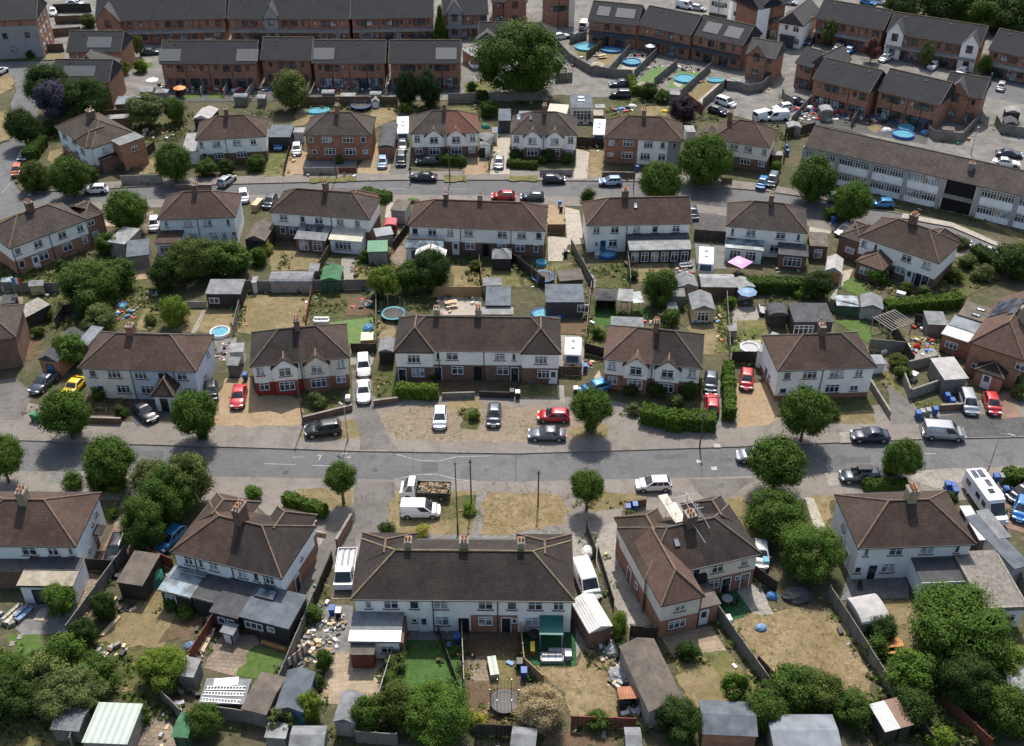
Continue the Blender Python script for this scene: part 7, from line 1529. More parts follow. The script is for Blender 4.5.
def flatbed(label,rear,front,load='brown_soil',colour='white',L=5.2):
 c=((rear[0]+front[0])/2,(rear[1]+front[1])/2);t=thing('flatbed_truck',label,'truck',c,ang(rear,front));x0,x1=-L/2,L/2
 cab=MB().hexa([(x1-1.75,-.95,.45),(x1,-.95,.45),(x1,.95,.45),(x1-1.75,.95,.45),(x1-1.7,-.95,1.2),(x1-.05,-.95,1.15),(x1-.05,.95,1.15),(x1-1.7,.95,1.2)])
 cab.hexa([(x1-1.7,-.93,1.2),(x1-.35,-.93,1.17),(x1-.35,.93,1.17),(x1-1.7,.93,1.2),(x1-1.65,-.8,2.1),(x1-.95,-.8,2.1),(x1-.95,.8,2.1),(x1-1.65,.8,2.1)])
 painted(cab.build('cab','paint_white',t),'paint_'+colour)
 MB().hexa([(x1-.33,-.8,1.22),(x1-.33,.8,1.22),(x1-.30,.8,1.22),(x1-.30,-.8,1.22),(x1-.9,-.72,2.04),(x1-.9,.72,2.04),(x1-.87,.72,2.06),(x1-.87,-.72,2.06)]).build('windscreen','car_glass',t)
 for sg in(-1,1):
  MB().hexa([(x1-1.4,sg*.925,1.26),(x1-.6,sg*.925,1.26),(x1-.6,sg*.95,1.26),(x1-1.4,sg*.95,1.26),(x1-1.4,sg*.81,1.98),(x1-1.0,sg*.81,1.98),(x1-1.0,sg*.835,1.98),(x1-1.4,sg*.835,1.98)]).build('side_window','car_glass',t)
  MB().box(x1-.08,x1+.03,sg*.7-.17,sg*.7+.17,.75,.95).build('headlight','lens_white',t)
 bed=MB().box(x0,x1-1.85,-1.0,1.0,.78,.88).box(x0,x1-1.85,-1.0,-.94,.88,1.25).box(x0,x1-1.85,.94,1.0,.88,1.25).box(x0,x0+.06,-.94,.94,.88,1.25).box(x1-1.92,x1-1.86,-.94,.94,.88,1.9)
 b=bed.build('load_bed','trim_black' if load!='cloth_white' else 'plastic_white',t)
 r=random.Random(4);lm=MB()
 for k in range(9 if load=='cloth_white' else 0):lm.box(x0+.1+.07*(k%3),x1-1.95-.15*(k%4),-.88+.2*k,-.72+.2*k,.89,1.0+.09*(k%3),k%3)
 for _ in range(0 if load=='cloth_white' else 260):
  x=r.uniform(x0+.2,x1-2.1);y=r.uniform(-.85,.85);s=r.uniform(.05,.16);lm.box(-s,s,-s*.7,s*.8,-.1,s,r.randrange(3),Matrix.Translation((x,y,1.0+.25*(1-abs(y))*r.uniform(.5,1)))@Matrix.Rotation(r.uniform(0,3),4,'Z'))
 lm.build('load',[load,'brown_soil' if load=='dry_soil' else load,'gravel' if load=='dry_soil' else 'plastic_grey'],b)
 MB().box(x0+.1,x1-.2,-.4,.4,.45,.76).build('chassis','trim_black',t)
 for x in(x0+1.0,x1-.85):
  for sg in(-1,1):
   w=MB().tube((x,sg*.82,.36),(x,sg*.99,.36),.36,n=16).build('wheel','rubber',t);MB().tube((x,sg*.9,.36),(x,sg*1.0,.36),.2,n=10).build('rim','alloy',w)
 return t
flatbed('white tipper truck with a soil filled open bed on the near verge',(-7.22,89.28),(-12.06,89.49),'dry_soil',L=5.6)
flatbed('white truck carrying pale boards behind its cab in the narrow yard',(-17.13,79.92),(-17.03,74.94),'cloth_white')
def motorhome(label,rear,front):
 c=((rear[0]+front[0])/2,(rear[1]+front[1])/2);t=thing('motorhome',label,'motorhome',c,ang(rear,front));L=7.0;x0,x1=-L/2,L/2
 MB().hexa([(x0,-1.05,.45),(x1-1.3,-1.05,.45),(x1-1.3,1.05,.45),(x0,1.05,.45),(x0+.05,-1.0,2.62),(x1-1.7,-1.0,2.62),(x1-1.7,1.0,2.62),(x0+.05,1.0,2.62)]).build('body','paint_white',t,bev=.12)
 MB().hexa([(x1-1.45,-1.0,.4),(x1,-.95,.4),(x1,.95,.4),(x1-1.45,1.0,.4),(x1-1.45,-1.0,1.35),(x1-.15,-.92,1.1),(x1-.15,.92,1.1),(x1-1.45,1.0,1.35)]).hexa([(x1-1.9,-.98,1.3),(x1-.75,-.93,1.2),(x1-.75,.93,1.2),(x1-1.9,.98,1.3),(x1-2,-.9,2.55),(x1-1.6,-.85,2.4),(x1-1.6,.85,2.4),(x1-2,.9,2.55)]).build('cab','paint_white',t,bev=.05)
 MB().hexa([(x1-.74,-.85,1.25),(x1-.74,.85,1.25),(x1-.70,.85,1.25),(x1-.70,-.85,1.25),(x1-1.54,-.78,2.3),(x1-1.54,.78,2.3),(x1-1.5,.78,2.32),(x1-1.5,-.78,2.32)]).build('windscreen','car_glass',t)
 for x,w in((x0+1.2,.9),(x0+3.4,.8),(x1-2.3,.7)):
  for sg in(-1,1):MB().box(x-w/2,x+w/2,sg*1.04-.03,sg*1.04+.03,1.35,1.95).build('side_window','car_glass',t)
 for x,y,w,d in((x0+1.0,.3,1.2,.6),(x0+1.0,-.45,1.2,.55),(x0+2.6,.35,1.1,.5)):MB().box(x-w/2,x+w/2,y-d/2,y+d/2,2.625,2.68).build('solar_panel','solar',t)
 MB().box(x0+3.6,x0+4.2,-.3,.3,2.625,2.74).build('roof_vent','car_glass',t);MB().box(x0+.2,x0+4.6,1.05,1.2,2.3,2.5).build('awning','plastic_white',t,bev=.03)
 for x in(x0+1.5,x1-1.0):
  for sg in(-1,1):w=MB().tube((x,sg*.85,.35),(x,sg*1.02,.35),.35,n=16).build('wheel','rubber',t);MB().tube((x,sg*.9,.35),(x,sg*1.035,.35),.2,n=10).build('rim','alloy',w)
 for sg in(-1,1):MB().box(x1-.1,x1+.02,sg*.7-.15,sg*.7+.15,.75,.95).build('headlight','lens_white',t)
motorhome('long white motorhome with roof solar panels on the pinkish drive',(51.79,90.42),(52.54,84.67))
def caravan(label,A,B,W=2.2):
 c=((A[0]+B[0])/2,(A[1]+B[1])/2);t=thing('caravan',label,'caravan',c,ang(A,B),'caravans beside the houses');L=max(4.4,dist(A,B));x0,x1=-L/2,L/2
 P=[(x0+.1,.45),(x1-.15,.45),(x1,1.2),(x1-.45,2.2),(x1-1.1,2.5),(x0+.6,2.5),(x0+.15,2.1),(x0,1.0)]
 MB().ext(P,'y',-W/2,W/2).build('body','paint_white',t,bev=.06)
 MB().hexa([(x1+.0,-.8,1.3),(x1+.0,.8,1.3),(x1+.03,.8,1.3),(x1+.03,-.8,1.3),(x1-.40,-.8,2.05),(x1-.40,.8,2.05),(x1-.37,.8,2.07),(x1-.37,-.8,2.07)]).build('front_window','car_glass',t)
 for sg in(-1,1):
  MB().box(-1.0,.6,sg*W/2-.02,sg*W/2+.02,1.3,1.9).build('side_window','car_glass',t);w=MB().tube((-.2,sg*W/2-.12,.32),(-.2,sg*W/2+.01,.32),.32,n=14).build('wheel','rubber',t)
 for x,w_ in((-.9,.5),(.7,.4)):MB().box(x-w_/2,x+w_/2,-.25,.25,2.5,2.6).build('roof_vent','plastic_grey',t)
 MB().tube((x1-.1,.5,.5),(x1+1.0,0,.45),.04,n=6).tube((x1-.1,-.5,.5),(x1+1.0,0,.45),.04,n=6).build('drawbar','steel',t)
caravan('white caravan on the concrete between the veranda house and the glass canopy',(29.25,141.93),(28.35,136.29))
caravan('white caravan with a dark cover below it beside the terrace end',(8.17,117.78),(7.79,113.12))
caravan('white caravan roof in the yard left of the red roofed semi',(-20.43,191.23),(-19.85,183.1))
caravan('white caravan in the alley between the annexe and the brick half',(16.38,190.03),(15.7,182.54))
g,b,d='fence_grey','fence_brown','fence_dark'
for lab,A,B,D,h,rise,st,wl,rf,k in[('dark shed with a pinkish flaking felt roof behind the left garden fence',(-39.34,74.08),(-36.54,73.57),4.2,2.3,.3,'pent',d,'felt_brown',{}),('large cream curved sheet roof shelter at the bottom left',(-36.85,55.77),(-32.88,55.59),4.2,2.2,.5,'flat','fence_pale','tin_pale_green',{}),('grey apex shed under the grey green tree, bottom left',(-40.26,57.45),(-37.63,57.2),2.4,1.8,.4,'apex_x',g,'felt_grey',{}),('small shed with green felt roof at the bottom',(-29.45,56.61),(-27.97,56.48),2.6,1.9,.3,'apex_x','wood_green','felt_green',dict(doorx=0)),('tiny grey shed in the angled patio yard',(-27.98,68.55),(-26.59,68.08),1.2,1.4,.2,'pent','fence_pale','felt_grey',dict(doorx=0,doormat='upvc')),('broken grey lean-to shed at the end of the red fence',(-30.69,63.08),(-29,62.8),2,1.9,.3,'pent',g,'felt_pale',{}),('long low grey shed roof by the ladders',(-23.97,59.34),(-21.57,58.68),4.2,2.1,.4,'apex_x',g,'felt_brown',{}),('dark slate grey shed beside the diagonal rubble yard fence',(-20.99,59.21),(-18.37,58.94),4.4,2.1,.6,'apex_y','wood_blue','felt_slateblue',{}),('grey apex shed at the foot of the tan patio',(-15.66,58.02),(-13.63,57.76),3.2,2.1,.5,'apex_y','fence_pale','felt_grey',{}),('small red and grey shed in front of the white edged flat roof',(-15.12,65.32),(-12.8,65.32),1.6,2,.2,'pent','fence_red','felt_brown',{}),('grey shed roof at the bottom left of the bottom centre trees',(-19.16,55.42),(-16.11,55.42),2.4,1.8,.4,'apex_x',g,'felt_grey',{}),('white topped store by the grey shed roof at the bottom',(-21.54,56.84),(-19.64,56.71),1.6,1.4,.1,'flat','fence_pale','felt_pale',{}),('white roofed garage with a rust red stripe behind the white van',(7.26,67.55),(9.61,68.47),4.4,2.4,.5,'apex_y','brick_brown','tin_white',dict(name='garage',cat='garage')),('long grey ridged shed running beside the dry garden',(11.98,58.65),(15.34,59.58),7.6,2.5,.7,'apex_y','fence_pale','felt_brown',dict(name='long_shed')),('rust red roofed hutch at the end of the straw lawn',(9.6,60.74),(11.6,60.87),1.4,1.5,.1,'flat',d,'tin_rust',dict(name='hutch',cat='hutch',open_front=True)),('slate grey shed roof at the bottom edge right of the bushes',(16.41,56.65),(21.2,56.4),3.6,2.2,.5,'apex_x','brick_orange','felt_slateblue',{}),('pale grey curved roof shed beside the diagonal fence',(33.52,69.06),(36.45,69.69),3.4,1.9,.5,'arch','fence_pale','asbestos',{}),('pale metallic roof at the bottom under the bushes',(22.3,54.96),(28.15,54.96),3.8,2.1,.4,'apex_x',g,'felt_silver',{}),('white half of the striped shed roof by the lower right fence',(32.26,56.88),(33.74,57.29),2.8,2.1,.2,'pent',d,'tin_white',{}),('brown half of the striped shed roof by the lower right fence',(33.74,57.29),(34.97,57.63),2.8,2.1,.2,'pent',d,'tin_brown',{}),('white roof at the right edge behind the trees',(44.54,60.41),(46.41,60.27),4,2.3,.3,'pent','wood_white','felt_pale',{}),('white corrugated carport roof between the umber roof and the motorhome',(48.39,79.83),(49.6,79.9),5.2,2.4,.1,'flat',d,'tin_white',dict(name='carport',cat='carport',open_front=True)),('grey concrete garage roof right of the carport',(50.41,75.64),(52.35,76.24),8,2.5,.3,'flat','render_grey','felt_slateblue',dict(name='garage',cat='garage')),('long pale garage roof beside the slate grey garage',(50.4,79.86),(51.88,80.17),4.4,2.5,.2,'flat','render_grey','felt_grey',dict(name='garage',cat='garage')),('grey gravel coloured shed at the very bottom centre',(9.76,55.67),(11.18,55.67),2,1.8,.3,'apex_x',g,'felt_grey',{}),('brown lean-to shed below the terrace fence, bottom edge',(-0.17,55.8),(2.01,55.54),2,1.8,.3,'apex_x',d,'felt_grey',{}),('blue doored garage with a dark pitched roof left of the wide semi',(-60.63,112.07),(-57.87,111.5),6.8,2.5,.9,'apex_y','brick_orange','felt_dark',dict(name='garage',cat='garage',doorx=0,doormat='wood_blue')),('blue grey glazed lean-to beside the blue doored garage',(-57.03,115.9),(-55.31,115.49),4,2.3,.3,'pent','fence_pale','felt_silver',{}),('concrete walled garage with slate roof beside the angled drive',(-57,138.42),(-53.82,139.18),4.6,2.3,.2,'pent','concrete','felt_slateblue',dict(name='garage',cat='garage')),('white and dark flat roof shelter right of the mossy roofed semi',(-61.14,142.85),(-58.22,142.06),4.6,2.4,.2,'pent','fence_pale','felt_pale',{}),('small greenhouse like cold frame at the left edge',(-73.62,132.29),(-72.1,132.64),2,1,.2,'pent','wood_white','roof_glass',dict(name='cold_frame',cat='cold frame')),('small cream apex shed below the angled semi',(-69.12,131.45),(-67.02,131.66),1.6,1.6,.4,'apex_x','wood_pale','felt_pale',{}),('dark shed with pale concrete roof beside the artificial grass',(-66.05,122.08),(-63.72,125.59),2.6,2.2,.2,'pent',d,'concrete',{}),('black shed and heap at the far left edge',(-71.25,126.58),(-69.25,126.91),2,1.6,.2,'pent',d,'felt_dark',{}),('brown summer house with grey roof at the top of the dry lawns',(-42.96,128.13),(-37.97,128.13),3.6,2.3,.3,'pent',d,'felt_grey',dict(win=(-1.4,.8,1.4,.9),name='summer_house',cat='summer house')),('white shed by the pool and wide brown roof',(-36.82,114.41),(-34.93,114.53),1.8,1.9,.2,'pent','wood_white','felt_pale',{}),('grey shed below the white shed',(-36.56,111.71),(-35,111.6),1.6,1.8,.2,'pent',g,'felt_grey',{}),('wide grey pitched garage at the left of the dark veranda house',(-40.62,143.63),(-37.33,143.24),5.4,2.4,.8,'apex_y',d,'felt_brown',dict(name='garage',cat='garage')),('long arched grey green sheet roof shed on the dry garden',(-34.83,132.19),(-28.62,132.19),3,1.7,.6,'arch','fence_pale','felt_grey',dict(name='long_shed')),('white shed at the left end of the arched roof shed',(-37.39,132.03),(-36.61,132.03),1.8,1.8,.2,'flat','wood_white','felt_pale',{}),('small grey shed beyond the arched roof shed',(-29.7,135.23),(-28.14,135.23),1.8,1.8,.2,'pent',g,'felt_grey',{}),('green felt apex shed beside the paved path',(-27.49,132.23),(-24.58,132.23),4,2.1,.5,'apex_y','wood_green','felt_green',dict(doorx=0)),('bright green sheet roof lean-to against the white conservatory',(-21.6,140.11),(-18.58,140.34),3,2.2,.4,'pent','fence_pale','tin_green',{}),('grey glass roof shed above the bright green roof',(-20.72,144.61),(-18.08,145.41),2.2,2.3,.2,'pent','fence_pale','felt_silver',{}),('pink red rounded shed roof on the side path',(-19.91,148.82),(-18.01,148.82),2.2,2,.3,'arch_y','fence_red','tin_pink',{}),('long grey flat roof store beside the drive, behind the pink roof',(-19.39,153.34),(-16.93,152.91),4,2.3,.2,'flat','render_grey','felt_brown',{}),('dark grey shed beside the black bins and dry strip',(-17.39,114.41),(-15.4,114.41),3.0,2.1,.4,'apex_y',d,'felt_grey',{}),('grey gazebo shed with a pointed roof in the terrace garden',(-2.98,138.4),(-0.05,138.4),3.2,2.1,.9,'hip',d,'felt_grey',{}),('large slate grey shed behind the middle terrace',(-3.66,125.15),(-0.15,125.15),4.6,2.3,.3,'pent',d,'felt_slateblue',{}),('low grey shed in front of the terrace fence',(-4.14,130.96),(-1.42,131.1),1.8,1.9,.2,'pent',g,'felt_grey',{}),('pair of pale sheds behind the chimney of the middle terrace',(-4.16,123.82),(0.2,123.82),1.4,1.7,.2,'pent',g,'felt_pale',{}),('wide slate blue outbuilding with a blue pool cover beside it',(4.65,125.84),(10.03,125.84),4.4,2.4,.5,'pent','panel_dark','felt_slateblue',dict(name='outbuilding',cat='outbuilding',win=(2.5,.8,1.6,1.2))),('brown shed with grey roof at the fence of the terrace end',(6.82,132.05),(10.38,132.61),2.6,2,.3,'pent',b,'felt_brown',{}),('grey hip roofed pavilion between two garden fences',(11.6,126.98),(14.59,126.78),3,2.1,.7,'hip',d,'felt_dark',dict(open_front=True,name='pavilion',cat='pavilion')),('small white apex shed with wooden doors',(14.59,126.78),(16.69,126.45),2.8,2.1,.3,'pent','wood_pale','felt_pale',dict(doorx=0)),('pale grey shed right of the green tree',(21.82,127.94),(24.31,127.94),1.8,2,.2,'pent',g,'felt_grey',{}),('small pale shed with window below the grey shed',(21.48,124.95),(22.89,124.95),2,1.8,.2,'flat','wood_pale','felt_grey',{}),('grey cabin with glazed gable facing the dry lawn',(24.7,124.33),(27.94,124.33),4.2,2.2,.7,'apex_y','wood_pale','felt_grey',dict(name='cabin',cat='cabin',win=(0,.3,1.6,1.5))),('grey apex shed left of the concrete caravan pad',(23.61,130.36),(26.44,130.49),3.4,2.1,.6,'apex_y',g,'felt_grey',{}),('wide grey double garage roof below the caravan',(26.77,130.33),(31.8,130.19),3.6,2.2,.5,'apex_x',b,'felt_pale',dict(name='garage',cat='garage')),('grey shed leaning at the left of the tall hedge',(32.14,129.97),(34.61,130.66),2.8,2,.4,'apex_y','fence_pale','felt_pale',{}),('grey box shed on the side lawn',(29.04,119.9),(30.3,119.9),1.4,1.6,.1,'flat',g,'felt_grey',{}),('pale lean-to against the lean-to roof behind the cream semi',(13.22,120.23),(17.62,119.92),2,2.2,.2,'pent','render_white','felt_grey',{}),('white flat roofed side room left of the plain white semi',(31.57,113.96),(32.38,113.43),5.4,2.5,.1,'flat','render_white','felt_pale',dict(name='side_room',cat='outbuilding')),('black roofed garden room with white glazed front',(37.91,120.86),(43.29,120.86),4.4,2.4,.3,'pent','panel_dark','felt_dark',dict(win=(-1.2,.3,2.6,1.6),name='garden_room',cat='garden room')),('brown shed with pale doors beside the white semi',(44.75,141.85),(47.53,141.47),4,2.3,.3,'pent',b,'felt_brown',dict(win=(0,.3,1.2,1.5))),('grey curved roof shed with an orange gable on the path',(45.55,135.25),(47.78,134.53),4.2,2,.7,'apex_y','wood_orange','asbestos',{}),('glass and green roof shed at the path end',(45.09,126.25),(48.18,125.92),2.4,1.6,.3,'pent','wood_green','roof_glass',{}),('grey green tin shed below the garden of the angled semi',(48.18,125.45),(51.16,124.8),3.4,1.9,.6,'apex_y','tin_grey','felt_grey',{}),('grey dome shed left of the black garden room',(35.08,123.19),(37.79,123.19),2.6,1.9,.6,'arch_y',d,'felt_dark',{}),('white blue topped box shed behind the plain white semi',(46.42,112.27),(48.05,112.27),2.2,1.6,.1,'flat','wood_white','felt_silver',{}),('corrugated grey roof shed against the brick compound',(53.92,107.86),(57.09,108.22),4.4,2.3,.2,'pent',g,'asbestos',{}),('grey sheet roof by the pergola',(56,120.89),(58.63,120.68),3,2,.3,'pent',g,'felt_grey',{}),('long pale lean-to store left of the brown roofed semi',(-59.64,190.4),(-56.32,190.04),5.0,2.2,.6,'apex_y',d,'asbestos',{}),('pale blue long shed roof below the second row terrace',(-76.09,196.67),(-70.62,197.17),3.6,2.3,.4,'pent','brick_brown','felt_silver',{}),('cream apex shed in the far garden',(-73.71,204.41),(-71.05,204.41),2.6,1.9,.4,'apex_x','wood_pale','felt_pale',{}),('pale flat roof store below the dark copse',(-76.39,190.28),(-71.56,190.88),2.2,2,.2,'flat',b,'felt_pale',{}),('grey white shed in the mossy house garden',(-69.2,180.2),(-67.38,181.86),2,1.9,.3,'apex_x','fence_pale','felt_pale',{}),('small white dome tent roof in the estate garden',(-70.78,204.51),(-68.26,204.51),2,1.6,.5,'hip','fence_pale','felt_pale',{}),('dark blue grey shed with pale rooflights beside the brick semi',(-44.02,181.28),(-39.9,181.28),5,2.4,.3,'pent','panel_dark','felt_slateblue',{}),('white trailer roof beside the dark blue shed',(-40.02,184.22),(-38.02,184.22),2.4,2,.1,'flat','wood_white','felt_pale',{}),('long dark green black shed roof on the brick semi drive',(-23.79,176.91),(-20.87,176.91),10,2.4,.5,'arch_y','brick_red','felt_dark',dict(name='garage',cat='garage')),('grey hip roofed garage right of the red roof',(-5.74,177.76),(-3.8,177.76),5.5,2.5,.8,'hip','render_white','felt_grey',dict(name='garage',cat='garage',doorx=-.5,doormat='upvc_black')),('narrow white store beside the hip roofed garage',(-3.67,183.88),(-2.65,183.88),3,2,.1,'flat','wood_white','felt_grey',{}),('grey dark roofed store left of the annexe semi',(-2.55,188.26),(-0.2,188.26),5,2.6,.3,'pent','panel_dark','felt_slateblue',{}),('flat grey roofed annexe with two white rooflights and tall windows',(11.18,193.82),(15.41,193.82),7,2.8,.1,'flat','render_stone','felt_slateblue',dict(name='annexe',cat='outbuilding',win=(0,.4,3.4,1.9),sky=[(0,1.6,1.3,.7),(0,0,1.3,.7)])),('cream slatted roof lean-to beside the annexe',(6.55,191.85),(10.21,191.25),4,2.6,.2,'pent','render_white','plastic_cream',{}),('small pinkish shed beside the white caravan alley',(15.36,192.32),(17.28,192.32),2.2,1.9,.2,'pent',b,'felt_tan',{}),('white topped shed above the pinkish one',(15.95,196.26),(17.9,196.26),2,1.8,.2,'flat','wood_white','felt_pale',{}),('pale store beside the cream semi and copper shrub',(31.69,184.44),(33.55,184.44),3.2,2,.1,'flat','wood_white','felt_pale',{}),('grey garden shed in the pool garden of the first angled terrace',(16.27,218.46),(18.87,217.72),2.2,1.9,.4,'apex_y',g,'felt_tan',{}),('pale shed at the end of the artificial lawn',(24.82,207.79),(27.22,206.43),2.2,1.9,.3,'apex_x',g,'felt_tan',{}),('flat pale shed beside the small pool lawn',(30.31,203.59),(32.88,202.93),1.8,1.7,.1,'flat',g,'felt_pale',{}),('pale shed in the corner garden of the cross gabled house',(43.33,210.4),(46.07,209.84),2,1.8,.1,'flat',g,'felt_pale',{}),('grey arched shed between the two black roofed terraces',(58.7,194.16),(61.12,194.16),2.6,1.9,.5,'arch_y',g,'felt_pale',{}),('pale shed at the end of the cluttered garden',(50.93,186.98),(53.51,186.98),2.2,1.9,.4,'apex_y',g,'felt_pale',{}),('grey apex shed in the fence corner of the right court',(91.38,188.5),(93.75,187.91),3,2,.5,'apex_y',g,'felt_dark',{}),('second apex shed behind it in the right court',(93.63,193.91),(96.29,193.3),2.4,2,.5,'apex_y',d,'felt_pale',{}),('flat topped brown shed in the corner garden above the flats',(79.06,186.05),(81.21,185.48),2,1.8,.1,'flat',b,'felt_brown',{}),('white apex shed below the second row terrace, centre',(-37.63,203.84),(-35.12,203.84),2,1.6,.4,'arch',g,'felt_pale',{}),('white flat shed right of it',(-33.79,202.53),(-30.85,202.53),2,1.6,.1,'flat','wood_white','felt_pale',{}),('white playhouse with pointed roof by the trampoline',(-27.52,200.67),(-25.89,200.67),1.6,1.3,.6,'apex_y','wood_white','felt_pale',dict(name='playhouse',cat='playhouse')),('pale rounded shed right of the playhouse',(-28.02,203.18),(-25.76,203.18),1.8,1.6,.4,'arch',g,'felt_pale',{}),('grey shed in the alley beside the black wall',(-49.94,201.22),(-48.2,201.22),2,1.6,.4,'arch',g,'felt_pale',{}),('long grey shed at the end of the second row gardens',(-54.55,201.62),(-51.81,201.62),2,1.7,.4,'arch',g,'felt_grey',{}),('brown shed with striped gate by the alley',(45.62,175.26),(47.59,175.05),1.8,1.7,.1,'flat',b,'felt_pale',{}),('pale far roof among the wood edge trees',(100.32,251.21),(104.72,249.07),6,3,.6,'pent','wood_white','felt_pale',dict(name='barn',cat='barn')),]:shed(lab,A,B,D,h,rise,st,wl,rf,**k)
